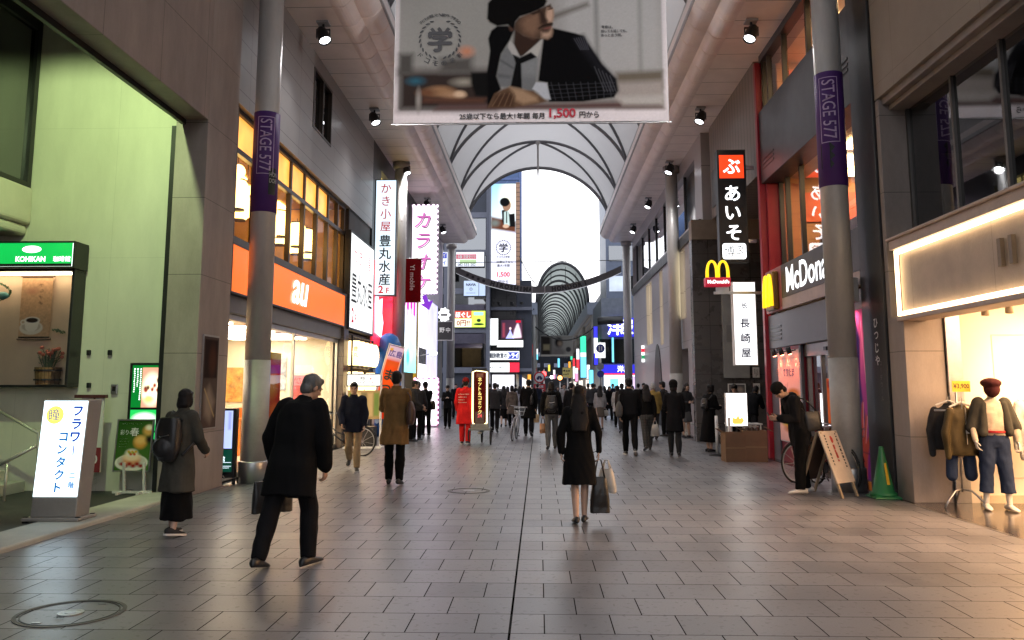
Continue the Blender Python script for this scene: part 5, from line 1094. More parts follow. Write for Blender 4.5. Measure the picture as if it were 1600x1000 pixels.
# blue inflatable column
t = thing('inflatable_column', 'tall round-topped blue inflatable advertising column beside the red shop', 'inflatable', (-4.93, 27.2, 0)); mb = MB(); mb.lathe((-4.93, 27.2, 0), [(.36, 0), (.42, .1), (.43, 1.2), (.42, 2.6), (.38, 3.0), (.28, 3.22), (.12, 3.33), (.01, 3.35)], 28); mb.build('skin', M('blue_vinyl', (.02, .16, .5), .3, 0, .1), t, smooth=True)
cy = Cyl((-4.93, 27.2, 0), .435, R(-100)); mb = MB()
for u, v, r in ((-.05, .75, .13), (.1, .6, .1), (-.25, .5, .12), (.2, 1.05, .07), (-.2, 1.3, .09)): mb.add([cy.p(u + r * math.cos(q), v + r * .7 * math.sin(q), .004) for q in [6.283 * i / 16 for i in range(16)]], [tuple(range(16))])
mb.build('white_spots', M('pale_print', (.6, .68, .75), .5), t); mb = MB(); mb.add([cy.p(-.38 + .12 * math.cos(q), 2.55 + .28 * math.sin(q), .004) for q in [6.283 * i / 20 for i in range(20)]], [tuple(range(20))]); mb.build('cream_patch', M('cream_print', (.7, .6, .4), .5), t)
# red phone flag on a bracket
t = thing('bracket_flag', 'dark red bracket flag with white sideways lettering below the karaoke sign', 'flag', (-4.6, 29, 4.6)); fr = FW(-4.78, 29, 4.55); P = Pic(62, 156, 2); P.fill((.42, .03, .065)); P.noise(.06, 2, 3); P.build('cloth', fr, .62, 1.56, DULLP, t, 0, lambda u, v: .03 * np.sin(u * 7) + .02 * np.sin(v * 3))
mb = MB(); put(mb, fr, 'Y! mobile', .32, .88, .17, 1.15, .01, R(-90), .06); mb.build('lettering', M('flag_white', (.62, .58, .6), .6), t); mb = MB(); mb.box(-5.06, -4.84, 29.02, 29.05, 4.7, 6.75); mb.build('back_panel', M('dark_red_print', (.22, .02, .03), .6), t)
mb = MB(); mb.tube((-5.2, 29.03, 6.12), (-4.14, 29.03, 6.12), .018); mb.tube((-5.2, 29.03, 4.56), (-4.14, 29.03, 4.56), .018); mb.build('bracket', steel, t)
# karaoke sign with bulbs all round
fr = FW(-5.17, 33, 5.30); t = lightbox('karaoke_sign', 'white lit karaoke sign edged with pinkish bulbs and pink slanted characters', fr, 1.1, 3.66, .3, E('kara_white', (1, .93, 1), 1.0), M('pale_frame', (.5, .45, .55), .4), .05)
letters(t, E('kara_pink', (.75, .2, .6), .6), lambda mb: vput(mb, fr, 'カラオケ', .48, 3.45, .74, .6, .012, .02, .86, 0, .25)); letters(t, M('kara_shadow', (.3, .27, .3), .5), lambda mb: vput(mb, fr, 'カラオケ', .53, 3.40, .74, .6, -.012, .012, .86, 0, .25))
bulb = E('pink_bulb', (1, .72, .95), 3.0); mb = MB()
for i in range(17): mb.ell(fr.p(1.07, .06 + i * .2213, .03), (.05, .05, .05), None, 8, 6)
for i in range(5): mb.ell(fr.p(.1 + i * .2, 3.62, .03), (.05, .05, .05), None, 8, 6); mb.ell(fr.p(.5 + i * .12, .04, .03), (.05, .05, .05), None, 8, 6)
mb.build('stud_light', bulb, t, smooth=True)
# purple arrow below it
t = thing('arrow_sign', 'small purple lit arrow sign pointing down below the karaoke sign', 'sign', (-4.35, 32.9, 4.9)); fr = Fr((-4.4, 32.9, 4.62), (1, 0, .35), (-.35, 0, 1)); mb = MB(); mb.prism([(.12, .62), (-.06, .62), (-.06, .32), (-.22, .32), (.03, 0), (.3, .32), (.12, .32)], fr, 0, .08); mb.build('arrow', E('violet_face', (.18, .03, .5), .7), t)
MB().tube((-5.2, 32.95, 5.1), (-4.4, 32.95, 5.1), .015).build('bracket', steel, t)
# glowing booth with pink bulbs
fr = FW(-5.0, 33.2, .03); t = lightbox('glowing_panel', 'white glowing floor panel edged with pink bulbs at the karaoke entrance', fr, 1.0, 1.9, .3, E('booth_white', (1, .93, 1), 1.7), M('pink_frame', (.7, .3, .55), .4), .05)
mb = MB()
for i in range(9): mb.ell(fr.p(.97, .15 + i * .2, .03), (.055, .055, .055), None, 8, 6)
for i in range(5): mb.ell(fr.p(.06 + i * .22, 1.87, .03), (.055, .055, .055), None, 8, 6)
mb.build('stud_light', E('pink_bulb2', (1, .45, .75), 2.6), t, smooth=True)
# hanging black sign, white flower-edged sign, flood lamp on the third pillar
fr = FW(*atY(683, 532, 38)); t = lightbox('black_square_sign', 'square black sign with two white characters at the end of the karaoke house', fr, .72, .88, .15, M('sign_black', (.02, .02, .024), .4), M('pale_rim', (.4, .4, .42), .4), .03); letters(t, ink_white, lambda mb: (put(mb, fr, '野', .22, .48, .22, None, .02), put(mb, fr, '中', .5, .48, .22, None, .02)))
p = atY(685, 504, 38.2); t = thing('scalloped_sign', 'little white scalloped lit sign standing on top of the black square sign', 'sign', p); fr = FW(*p); mb = MB()
mb.prism([(.26 + (.26 + .035 * math.cos(a * 9)) * math.cos(a), .36 + (.32 + .035 * math.cos(a * 9)) * math.sin(a)) for a in [6.283 * i / 54 for i in range(54)]], fr, -.08, 0); mb.build('lit_panel', E('sign_white_flat', (.97, 1, 1), .95), t); mb = MB(); fr.box(mb, .1, .42, .3, .42, .004, .01); mb.build('print_band', ink_grey, t)
p = atY(677, 552, 36); t = thing('flood_lamp', 'glaring white flood lamp on a bracket near the far end of the karaoke house', 'lamp', p); MB().ell(p, (.17, .1, .1)).build('lens', E('flood_lens', (1, .97, .92), 10, .02), t, smooth=True); mb = MB(); mb.tube((p.x, p.y + .08, p.z), (-5.2, p.y + .1, p.z - .1), .02); mb.lathe((p.x, p.y + .05, p.z), [(.08, 0), (.14, .05), (.1, .16)], 12, (0, 1, 0)); mb.build('housing', steel, t)

# ================================================================ signs on the restaurant side
fr = FW(4.32, 19.6, 4.52); t = lightbox('izakaya_sign', 'tall black lit sign with a red square on top and white brush characters', fr, .68, 2.75, .26, ink_black, black_paint, .02)
mb = MB(); fr.box(mb, .05, .63, 2.05, 2.62, .001, .006); mb.build('red_square', E('aiso_red', (.95, .05, .008), .95), t)
def w_(mb): put(mb, fr, 'ぶ', .34, 2.34, .34, None, .03, 0, .012); vput(mb, fr, 'あいそ', .34, 1.92, .43, None, .022, .006, .48)
letters(t, lit_white, w_); mb = MB(); r_ = .06; pts = []
for cx, cy, a0 in ((.56, .40, 0), (.12, .40, 90), (.12, .14, 180), (.56, .14, 270)): pts += [(cx + r_ * math.cos(R(a0 + a)), cy + r_ * math.sin(R(a0 + a))) for a in (0, 30, 60, 90)]
mb.prism(pts, fr, .001, .006); mb.build('badge', lit_white, t); letters(t, ink_black, lambda mb: (put(mb, fr, '博', .22, .27, .27, .24, .0, 0, .01), put(mb, fr, '多', .46, .29, .24, .22, .0, R(-25), .01)))
mb = MB(); mb.box(5.0, 5.2, 19.62, 19.7, 5.0, 5.08); mb.box(5.0, 5.2, 19.62, 19.7, 6.8, 6.88); mb.build('bracket', steel, t)
yel = E('arch_yellow', (1, .62, .01), .95)
def arches(mb, fr, x0, y0, w, h, r, d=.0):
    for i in (0, 1):
        pts = []
        for j in range(15):
            a = math.pi * j / 14; u = math.cos(a); x = x0 + w * (.25 + .5 * i) - u * w * .22; pts.append(fr.p(x, y0 + h * (math.sin(a) ** .62), d))
        mb.path(pts, [r * (1.15 - .35 * math.sin(math.pi * j / 14)) for j in range(15)], 10)
t = thing('arches_sign', 'yellow double-arch sign on a red box jutting from the red column', 'sign', (4.2, 19.3, 3.9)); a0, a1 = atY(1103, 447, 19.3), atY(1142, 433, 19.3); fr = FW(a0.x, 19.3, a0.z)
mb = MB(); fr.box(mb, 0, a1.x - a0.x, 0, a1.z - a0.z, -.25, 0); mb.build('red_box', E('mcd_red', (.42, .008, .03), .55), t, bevel=.02); letters(t, lit_white, lambda mb: put(mb, fr, "McDonald's", (a1.x - a0.x) / 2, (a1.z - a0.z) / 2, .085, .5, .035, 0, .008))
mb = MB(); arches(mb, fr, .04, .20, .52, .40, .036, -.1); mb.build('arches', yel, t, smooth=True); mb = MB(); mb.box(4.1, 5.2, 19.36, 19.42, 3.74, 3.80); mb.box(4.15, 4.45, 19.36, 19.42, 3.8, 3.9); mb.build('bracket', steel, t)
fr = FW(4.66, 19.95, 2.1); t = lightbox('stall_sign', 'tall white lit hanging sign with three dark blue characters under a ring emblem', fr, .55, 2.0, .2, E('stall_white', (.97, .98, 1), 1.05), white_paint, .015)
navy = M('navy_ink', (.02, .02, .09), .5)
def nag(mb): vput(mb, fr, '長崎屋', .275, 1.18, .24, None, .022, .006, .355); n = 28; mb.rings([[fr.p(.275 + q * math.cos(a), 1.43 + q * math.sin(a), .006) for a in [6.283 * i / n for i in range(n)]] for q in (.125, .135)], False); put(mb, fr, '长', .275, 1.43, .15, None, .02)
letters(t, navy, nag); mb = MB(); mb.box(5.2, 5.23, 20.0, 20.06, 3.6, 3.66); mb.box(4.5, 5.2, 20.16, 20.2, 3.85, 3.9); mb.build('bracket', steel, t)
t = thing('wall_panel', 'plain grey-white notice panel hung behind the white stall sign', 'panel', (4.75, 24.7, 1.7)); MB().box(5.45, 6.2, 24.70, 24.79, 1.85, 4.4).build('board', M('panel_grey', (.3, .3, .29), .5), t); MB().box(5.55, 5.75, 24.69, 24.7, 2.9, 3.4).build('emblem', M('panel_grey2', (.22, .22, .22), .5), t)
# burger restaurant fascia sign
t = thing('burger_sign', 'charcoal fascia sign with white lit letters and a yellow arch box', 'sign', (5.2, 17, 3.2)); fr = RW(5.22, 19.1, 3.24); W_ = 5.75
mb = MB(); fr.box(mb, 1.25, W_, .24, .95, -.1, 0); mb.build('panel', charcoal, t); mb = MB(); fr.box(mb, 0, 1.25, .0, .95, -.1, -.003); mb.build('red_end', M('dusty_red', (.36, .10, .10), .5), t)
mb = MB(); fr.box(mb, 1.25, W_, .0, .235, -.1, -.004); mb.build('pink_strip', M('pinkish_panel', (.42, .33, .31), .5), t); mb = MB()
for i in range(8): fr.box(mb, 0.02, .3, .1 + i * .1, .14 + i * .1, 0, .01)
mb.build('louvre', black_paint, t)
mb = MB(); fr.box(mb, .42, 1.05, .02, .86, .0, .13); mb.build('arch_box', M('arch_box_yellow', (.20, .09, .008), .4), t, bevel=.03); fa = RW(5.09 - .03, 19.1, 3.24); mb = MB(); arches(mb, fa, .45, .1, .58, .68, .045, .0); mb.build('arches', yel, t, smooth=True)
letters(t, lit_white, lambda mb: put(mb, fr, "McDonald's", 3.35, .6, .56, 3.7, .014, 0, .004))
# snack poster, door posters, mural
t = thing('food_poster', 'tall pink poster of burgers with dark title on the red wall panel', 'poster', (5.3, 18, .5)); P = Pic(46, 120, 1); P.grad((.86, .68, .64), (.82, .62, .58), 0, 0, 0, 120); P.rect(8, 9, 40, 10, (.75, .55, .5), 1)
for cx, cy, s in ((32, 62, 13), (24, 98, 14)): P.ell(cx, cy - s * .45, s, s * .5, (.72, .42, .18), 2); P.ell(cx, cy, s * 1.05, s * .28, (.25, .1, .05), 2); P.ell(cx, cy + s * .08, s, s * .16, (.8, .65, .25), 1.5); P.ell(cx, cy - s * .1, s * 1.05, s * .12, (.3, .45, .12), 1.5); P.ell(cx, cy + s * .42, s * .95, s * .3, (.65, .38, .16), 2)
for i in range(4): P.line(6 + i * 4, 55 - i, 9 + i * 4, 48 - i * 2, 1.2, (.6, .35, .35), .7)
fr = RW(5.31, 18.66, .45); P.build('print', fr, 1.5, 1.9, PRINT('soft_glow_print', .15), t, .006); letters(t, M('plum_ink', (.12, .05, .16), .5), lambda mb: put(mb, fr, 'てりたま', .78, 1.45, .17, 1.0, .015, 0, .012)); mb = MB(); fr.box(mb, -.02, 1.52, -.02, 1.92, -.02, .004); mb.build('backing', M('poster_back', (.55, .5, .48), .5), t)  # faint emission added to the print so it looks lamp-lit
for i in range(3):
    y = 18.45 - .55 * i; t = thing('poster_lamp', 'small black lamp shining red light over the pink burger poster, ' + ('nearest the red column', 'middle of three', 'nearest the door')[i], 'lamp', (5.2, y, 2.28), group='lamps over the burger poster'); mb = MB(); mb.tube((5.34, y, 2.36), (5.2, y, 2.33), .012); mb.lathe((5.17, y, 2.32), [(.05, -.09), (.055, .05), (.045, .055)], 14, (.35, 0, -1)); mb.build('housing', black_paint, t, smooth=True); MB().lathe((5.19, y, 2.265), [(.045, 0), (.02, .012)], 12, (.35, 0, -1)).build('lens', E('hot_lens', (1, .25, .12), 14, .02), t); ld = bpy.data.lights.new('poster_light', 'SPOT'); ld.energy = 28; ld.spot_size = R(110); ld.spot_blend = .9; ld.color = (1, .16, .08); ld.shadow_soft_size = .03; lo = link(bpy.data.objects.new('poster_light', ld)); lo.parent = t; lo.location = (-.06, 0, -.02); lo.rotation_euler = Vector((.45, 0, -1)).to_track_quat('-Z', 'Y').to_euler()
for i, (y0, y1, z0, z1, nm) in enumerate(((15.9, 15.25, .9, 1.75, 'orange'), (15.15, 14.6, .25, .95, 'white'))):
    t = thing('door_poster', nm + ' offer poster on the restaurant door glass', 'poster', (5.4, y0, z0)); P = Pic(30, 40, 1); P.fill((.8, .35, .08) if i == 0 else (.75, .78, .85)); P.ell(15, 22, 9, 9, (.9, .55, .2) if i == 0 else (.6, .65, .75), 3); P.rect(2, 2, 28, 8, (.55, .08, .05) if i == 0 else (.3, .35, .5), 1)
    fr = RW(5.415, y0, z0); P.build('print', fr, y0 - y1, z1 - z0, PRINT('dim_lit_print', .25) if i else PRINT('soft_glow_print', .15), t)
    if i == 0: letters(t, M('brown_ink', (.25, .05, .01), .5), lambda mb: put(mb, fr, '倍', .3, .36, .25, None, .02, 0, .01))
t = thing('hanging_plaque', 'maroon hanging plaque with a ring mark in the restaurant doorway', 'sign', (5.35, 15, 1.6)); fr = RW(5.34, 15.1, 1.55); mb = MB(); mb.prism([(0, .15), (.35, 0), (.7, .15), (.7, .95), (0, .95)], fr, 0, .02); mb.build('plate', M('maroon', (.12, .012, .02), .5), t); n = 20; mb = MB(); mb.rings([[fr.p(.35 + q * math.cos(a), .6 + q * math.sin(a), .025) for a in [6.283 * i / n for i in range(n)]] for q in (.13, .17)], False); mb.build('ring_mark', M('tan_ink', (.5, .35, .2), .5), t)
# mural of raised hands
t = thing('street_mural', 'tall purple and magenta mural panel of raised hands beside the black pier', 'mural', (5.2, 13.7, .1)); P = Pic(40, 114, .6); P.grad((.62, .25, .45), (.42, .12, .42), 0, 0, 0, 114)
P.poly([(0, 0), (40, 0), (40, 30), (26, 45), (12, 40), (0, 55)], (.72, .32, .5), 6); P.poly([(14, 12), (24, 6), (30, 20), (26, 60), (20, 72), (12, 50)], (.12, .08, .28), 1.5); P.poly([(20, 30), (26, 45), (34, 80), (30, 84), (20, 60)], (.15, .1, .32), 1.5); P.poly([(0, 60), (10, 58), (14, 114), (0, 114)], (.36, .06, .36), 5)
P.poly([(18, 114), (16, 96), (14, 84), (16, 74), (19, 84), (20, 70), (22, 62), (24, 82), (27, 64), (30, 62), (29, 84), (33, 70), (36, 72), (33, 88), (37, 84), (39, 88), (33, 100), (31, 114)], (.55, .2, .16), 1.2)
for x0_, y0_, x1_, y1_ in ((17, 75, 20, 90), (22, 62, 24, 84), (30, 63, 28, 86), (36, 72, 31, 90), (16, 96, 18, 113), (5, 10, 12, 60), (33, 8, 37, 50)): P.line(x0_, y0_, x1_, y1_, .8, (.85, .6, .6), .8)
P.line(0, 95, 40, 97, .7, (.2, .05, .15)); fr = RW(5.20, 14.28, .14); P.build('print', fr, .92, 2.7, PRINT('soft_glow_print', .15), t, .008); mb = MB(); fr.box(mb, -.02, .94, -.02, 2.72, -.2, .004); mb.build('backing', charcoal, t)
for i in range(2):
    y = 14.0 - i * .35; t = thing('mural_lamp', 'small lamp arm over the mural panel, ' + ('beside the pillar', 'beside the black pier')[i], 'lamp', (5.1, y, 2.95), group='lamps over the mural'); mb = MB(); mb.tube((5.2, y, 3.0), (5.02, y, 3.02), .012); mb.lathe((5.0, y, 2.98), [(.045, -.07), (.05, .05)], 12, (.4, 0, -1)); mb.build('housing', black_paint, t); MB().lathe((5.02, y, 2.925), [(.042, 0), (.02, .01)], 12, (.4, 0, -1)).build('lens', E('hot_lens2', (1, .3, .2), 10, .02), t); ld = bpy.data.lights.new('mural_light', 'SPOT'); ld.energy = 22; ld.spot_size = R(110); ld.spot_blend = .9; ld.color = (1, .45, .5); ld.shadow_soft_size = .03; lo = link(bpy.data.objects.new('mural_light', ld)); lo.parent = t; lo.location = (-.1, 0, -.05); lo.rotation_euler = Vector((.35, 0, -1)).to_track_quat('-Z', 'Y').to_euler()
# writing on the black pier
t = thing('vertical_lettering', 'white upright shop lettering fixed to the black pier beside the mural', 'sign', (5.15, 13.0, 2.0)); fr = RW(5.158, 13.36, 0); letters(t, ink_white, lambda mb: vput(mb, fr, 'ひつじや', .52, 2.66, .17, None, .02, .0, .19)); letters(t, M('dim_ink', (.16, .16, .17), .5), lambda mb: vput(mb, fr, 'コーデウール', .62, 2.0, .09, None, .0, .0, .105), 'small_lettering')
# meter box on the pillar side
t = thing('junction_box', 'grey electrical box with a black cable loop beside the burger sign', 'electrical box', (5.15, 13.6, 3.2)); MB().box(5.02, 5.16, 13.42, 13.72, 2.95, 3.35).build('box', M('box_grey', (.3, .29, .28), .5), t, bevel=.02); mb = MB(); mb.path([(5.08, 13.57, 2.95), (5.06, 13.57, 2.86), (5.04, 13.6, 2.72), (5.1, 13.62, 2.70), (5.12, 13.58, 2.85), (5.1, 13.56, 2.95)], .012, 6); mb.build('cable', rubber, t)
# ================================================================ beyond the crossing
navy_wall = M('slate_blue_wall', (.045, .052, .075), .45, .2, .15)
band_grey = M('blue_grey_band', (.16, .17, .22), .5, .2, .12)
night_pane = GLASS('office_glass', (.10, .11, .14), .25)
def zat(py, Y, px=842): return atY(px, py, Y).z
ob = thing('office_building', 'dark slate office building facing down the street, signs in its window bands', 'building', (-7, 62, 0))
MB().box(-20, -3.72, 62.3, 74, -.02, 17.2).build('wall', navy_wall, ob)
mb = MB()
for z in (2.6, 5.6, 8.55, 11.5, 14.4, 16.9): mb.box(-20, -3.70, 62.05, 62.3, z, z + .42)
for x in (-14, -10.6, -7.15, -3.95): mb.box(x, x + .26, 62.0, 62.3, 0, 17.2)
mb.build('frame', band_grey, ob)
for z in (3.05, 6.05, 9.0, 11.95):
    for x in (-10.3, -6.86):
        MB().box(x, x + 2.85, 62.22, 62.29, z, z + 2.5).build('window', night_pane, ob)
def sgn_(name, label, px0, py0, px1, py1, Y, mat, depth=.12, cat='sign'):
    a, b = atY(px0, py1, Y), atY(px1, py0, Y); fr = FW(a.x, Y, a.z); return lightbox(name, label, fr, b.x - a.x, b.z - a.z, depth, mat, dark_metal, .03, None, cat), fr, b.x - a.x, b.z - a.z
flat_white = E('sign_white_flat', (.97, 1, 1), .95); soft_white = E('soft_white', (.8, .85, .95), .75)
t, fr, W_, H_ = sgn_('window_sign', 'white office window sign with a red lettered strip over a green strip', 712, 393, 757, 417, 61.9, soft_white)
mb = MB(); fr.box(mb, .05, W_ * .72, H_ * .52, H_ * .82, .002, .01); mb.build('red_strip', E('red_strip', (.5, .02, .06), .7), t); mb = MB(); fr.box(mb, .3, W_ * .72, H_ * .22, H_ * .48, .002, .01); mb.build('green_strip', E('green_strip', (.35, .5, .25), .8), t)
letters(t, ink_white, lambda mb: put(mb, fr, '体験 授業受付中', W_ * .38, H_ * .66, .28, 1.4, .02, 0, .02)); letters(t, navy, lambda mb: put(mb, fr, '082-555-202', W_ * .38, H_ * .14, .2, 1.4, .02, 0, .02))
t, fr, W_, H_ = sgn_('school_sign', 'small stacked blue and white sign with one katakana letter on each half', 688, 393, 700, 417, 58, soft_white)
mb = MB(); fr.box(mb, .08, W_ - .08, H_ * .55, H_ - .08, .002, .01); mb.build('blue_half', E('royal_blue', (.03, .05, .4), .8), t); letters(t, ink_white, lambda mb: put(mb, fr, 'イ', W_ / 2, H_ * .76, .32, None, .03, 0, .02)); letters(t, blue_ink, lambda mb: put(mb, fr, 'イ', W_ / 2, H_ * .28, .3, None, .03, 0, .02))
t, fr, W_, H_ = sgn_('blind_sign', 'pale blue window sign with dark capitals over a small ring mark', 724, 438, 759, 463, 61.9, E('pale_blue_face', (.42, .52, .72), .75))
letters(t, navy, lambda mb: (put(mb, fr, 'NAVIA', W_ * .34, H_ * .73, .2, .75, .04, 0, .01), put(mb, fr, '○', W_ * .34, H_ * .45, .22, None, .02, 0, .01), strokes(mb, fr, W_ * .12, W_ * .56, .2, .3, 1, 4, False), fr.box(mb, W_ * .68, W_ * .70, 0, H_, .004, .03)))
t, fr, W_, H_ = sgn_('massage_sign', 'bright green and yellow window sign with a red block of white hiragana', 710, 485, 759, 512, 61.9, E('lime_face', (.55, .8, .08), .95))
mb = MB(); fr.box(mb, .03, W_ * .55, H_ * .55, H_ - .03, .002, .01); mb.build('red_block', E('brick_red', (.55, .08, .05), .8), t); mb = MB(); fr.box(mb, .03, W_ * .55, .04, H_ * .52, .002, .01); mb.build('cream_block', E('cream_block', (.9, .88, .6), .9), t); mb = MB(); fr.box(mb, W_ * .62, W_ * .92, H_ * .72, H_ * .9, .002, .01); mb.build('cyan_tab', E('cyan_tab', (.3, .75, .8), .9), t)
letters(t, lit_white, lambda mb: put(mb, fr, 'ほぐし', W_ * .28, H_ * .75, .4, 1.1, .03, 0, .02)); letters(t, E('deep_red_ink', (.3, .02, .04), .6), lambda mb: put(mb, fr, '0円!!', W_ * .28, H_ * .27, .42, 1.1, .03, 0, .02))
letters(t, M('dark_green_ink', (.02, .06, .02), .6), lambda mb: (mb.ell(fr.p(W_ * .78, H_ * .42, .02), (.16, .02, .13), None, 10, 6), mb.ell(fr.p(W_ * .78, H_ * .2, .02), (.4, .02, .08), None, 12, 6)), 'tree_print')
# tall upright advertising banner
bb = thing('vertical_billboard', 'tall narrow white billboard repeating the suited man advert above the crossing', 'billboard', (-2.5, 61.4, 9.2)); a, b = atY(767, 445, 61.4), atY(806, 287, 61.4); W_, H_ = b.x - a.x, b.z - a.z
P = Pic(40, 158, .8); P.grad((.55, .75, .85), (.85, .88, .9), 0, 0, 20, 60); P.rect(0, 74, 40, 158, (.86, .86, .93)); P.poly([(0, 52), (40, 60), (40, 77), (0, 71)], (.35, .2, .14), 2); P.ell(6, 62, 7, 5, (.4, .42, .4), 3); P.ell(34, 20, 16, 24, (.96, .95, .84), 9)
P.poly([(17, 42), (26, 40), (30, 48), (38, 47), (39, 68), (22, 68), (18, 60)], (.05, .05, .06)); P.poly([(21, 45), (28, 42), (30, 66), (21, 66)], (.7, .78, .76), 1); P.line(25, 44, 25, 62, 2, (.05, .06, .07)); P.ell(25, 34, 7, 9, (.55, .42, .34)); P.ell(22, 29, 8, 7, (.04, .04, .05)); P.ell(24, 67, 5, 3, (.75, .62, .52))
P.build('print', FW(a.x, 61.4, a.z), W_, H_, PRINT('billboard_print', .62), bb)
fr = FW(a.x, 61.39, a.z); k_ = W_ / 40
def bb_l(mb):
    put(mb, fr, '学', W_ * .5, (158 - 98) * k_, 14 * k_, None, .03)
    for i in range(26): an = 6.283 * i / 26; mb.ell(fr.p(W_ * .5 + 11.5 * k_ * math.cos(an), (158 - 98) * k_ + 11.5 * k_ * math.sin(an), .004), (1.0 * k_, .01, 1.0 * k_), None, 6, 4)
    put(mb, fr, 'ドコモの学割', W_ * .5, (158 - 113) * k_, 3.5 * k_, 20 * k_, .02); put(mb, fr, '25歳以下なら', W_ * .55, (158 - 121) * k_, 4.2 * k_, 26 * k_, .02); put(mb, fr, '最大1年間', W_ * .5, (158 - 127) * k_, 4.2 * k_, 20 * k_, .02); put(mb, fr, '円から', W_ * .5, (158 - 153) * k_, 5 * k_, 26 * k_, .02)
letters(bb, M('print_black', (.02, .02, .024), .6), bb_l); letters(bb, E('print_red_lit', (.6, .05, .08), .7), lambda mb: put(mb, fr, '1,500', W_ * .5, (158 - 142) * k_, 9 * k_, 30 * k_, .03), 'price_lettering')
MB().box(a.x - .12, a.x - .02, 61.3, 62, a.z - .1, b.z + .2).build('frame', band_grey, bb); MB().box(b.x + .02, b.x + .3, 61.4, 62, a.z - .1, b.z + .1).build('brick_edge', M('brick_edge', (.45, .26, .17), .6, joints=[(2, .35, 0, .03)]), bb); MB().box(a.x - .1, b.x + .3, 61.46, 62.0, a.z, b.z).build('backing', navy_wall, bb)
bt_ = thing('blue_tower', 'blue-framed glass tower top rising behind the tall billboard', 'building', (-3, 75, 17)); MB().box(-5.6, -1.6, 75, 80, 0, 23.5).build('wall', M('blue_glass_wall', (.07, .12, .26), .25, .3, .2), bt_); mb = MB()
for z in (19.2, 20.6, 22): mb.box(-5.7, -1.5, 74.9, 75, z, z + .2)
mb.box(-1.75, -1.5, 74.85, 75.0, 0, 23.5); mb.build('frame', M('blue_frame', (.1, .16, .38), .4), bt_)
# black-tiled corner block with screens
cb = thing('corner_block', 'black tiled corner building carrying lit screens and study-school signs', 'building', (-2.4, 64.6, 0)); MB().box(-3.68, -1.75, 64.5, 75.9, -.02, 9.95).build('wall', M('black_tile', (.03, .03, .033), .3, 0, .2, 2, .02, joints=[(0, .9, .1, .02), (2, .7, 0, .02)]), cb); MB().box(-1.74, -.55, 64.8, 70, 2.6, 9.9).build('side_wall', navy_wall, cb); mb = MB(); mb.box(-3.9, -.5, 64.2, 64.5, 7.5, 7.75); mb.box(-3.9, -.5, 64.1, 64.5, 2.75, 3.0); mb.build('ledge', band_grey, cb)
MB().box(-3.6, -1.9, 64.35, 64.48, .2, 2.5).build('lit_window', E('far_shop_glow', (.95, .92, 1), .9, .6, 1.2), cb)
for px in (780, 800, 815):
    p = atY(px, 476, 64); MB().lathe((p.x, 64, p.z), [(.12, 0), (.14, .2), (.05, .22)], 10).build('eave_lamp', dark_metal, cb)
t, fr, W_, H_ = sgn_('lit_screen', 'tall plain white lit screen on the black corner building', 765, 497, 779, 540, 64.0, flat_white)
t, fr, W_, H_ = sgn_('video_screen', 'wide dark pink video screen showing two pale dressed figures', 781, 498, 818, 531, 64.0, None); P = Pic(37, 33, .6); P.grad((.16, .12, .17), (.28, .16, .22), 0, 0, 37, 33); P.rect(3, 6, 6, 30, (.5, .2, .25), 2); P.poly([(8, 33), (14, 22), (16, 16), (18, 22), (23, 33)], (.6, .62, .85)); P.ell(16, 15, 1.8, 2.2, (.85, .7, .7)); P.poly([(22, 31), (25, 18), (29, 8), (32, 18), (34, 30)], (1, .92, .98), 3); P.rect(26, 1, 34, 4.5, (.75, .02, .12)); P.build('picture', FW(fr.o.x + .1, 63.99, fr.o.z + .1), W_ - .2, H_ - .2, PRINT('bright_print', 1.35), t)
sgn_('lit_strip', 'white lit strip sign under the pink video screen', 776, 531, 818, 543, 63.9, flat_white)
t, fr, W_, H_ = sgn_('school_fascia', 'white lit study-school fascia with blue lettering below the screens', 762, 548, 812, 563, 63.8, flat_white); letters(t, M('fascia_ink', (.25, .27, .34), .5), lambda mb: put(mb, fr, '個別教室の', W_ * .33, H_ * .5, .38, 1.35, .05, 0, .01)); mb = MB(); fr.box(mb, W_ * .63, W_ * .97, H_ * .15, H_ * .85, .002, .01); mb.build('blue_block', E('royal_blue', (.03, .05, .4), .8), t); letters(t, lit_white, lambda mb: put(mb, fr, 'トライ', W_ * .8, H_ * .5, .36, .75, .04, 0, .02))
t, fr, W_, H_ = sgn_('red_white_sign', 'white lit sign with a bright red right third, below the school fascia', 762, 566, 812, 582, 63.8, flat_white); mb = MB(); fr.box(mb, W_ * .68, W_ - .03, .03, H_ - .03, .002, .01); mb.build('red_block', E('pure_red', (.85, .01, .04), .9), t); letters(t, M('fascia_ink', (.25, .27, .34), .5), lambda mb: strokes(mb, fr, .2, W_ * .62, H_ * .35, H_ * .65, 1, 7, False), 'fine_print')
# second arcade, set a little to one side and narrower
AX, AA, AZ, AB, AY0, AY1 = 2.2, 2.4, 9.3, 3.7, 76.0, 190.0
a2 = thing('far_arcade_canopy', 'long narrower arched arcade canopy with dark ribs beyond the crossing', 'canopy', (AX, AY0, 9))
def arc2(y, s=1.0, n=22): return [(AX + AA * s * math.cos(math.pi * i / n), y, AZ + AB * s * math.sin(math.pi * i / n)) for i in range(n + 1)]
sk = M('far_membrane', (.55, .6, .57), .5, 0, .1, .3, 0, trans=.42); mb = MB(); rows = [arc2(AY0 + (AY1 - AY0) * j / 20, 1.015) for j in range(21)]; n = 23; mb.add([p for r in rows for p in r], [(j * n + i, j * n + i + 1, (j + 1) * n + i + 1, (j + 1) * n + i) for j in range(20) for i in range(n - 1)]); mb.build('vault', sk, a2, smooth=True)
for i in range(26):
    y = AY0 + 4.3 * i; mb = MB(); mb.path(arc2(y, .985, 18), .085 if i % 3 else .14, 6); mb.build('arch_rib', M('far_rib', (.09, .09, .10), .5), a2, smooth=True)
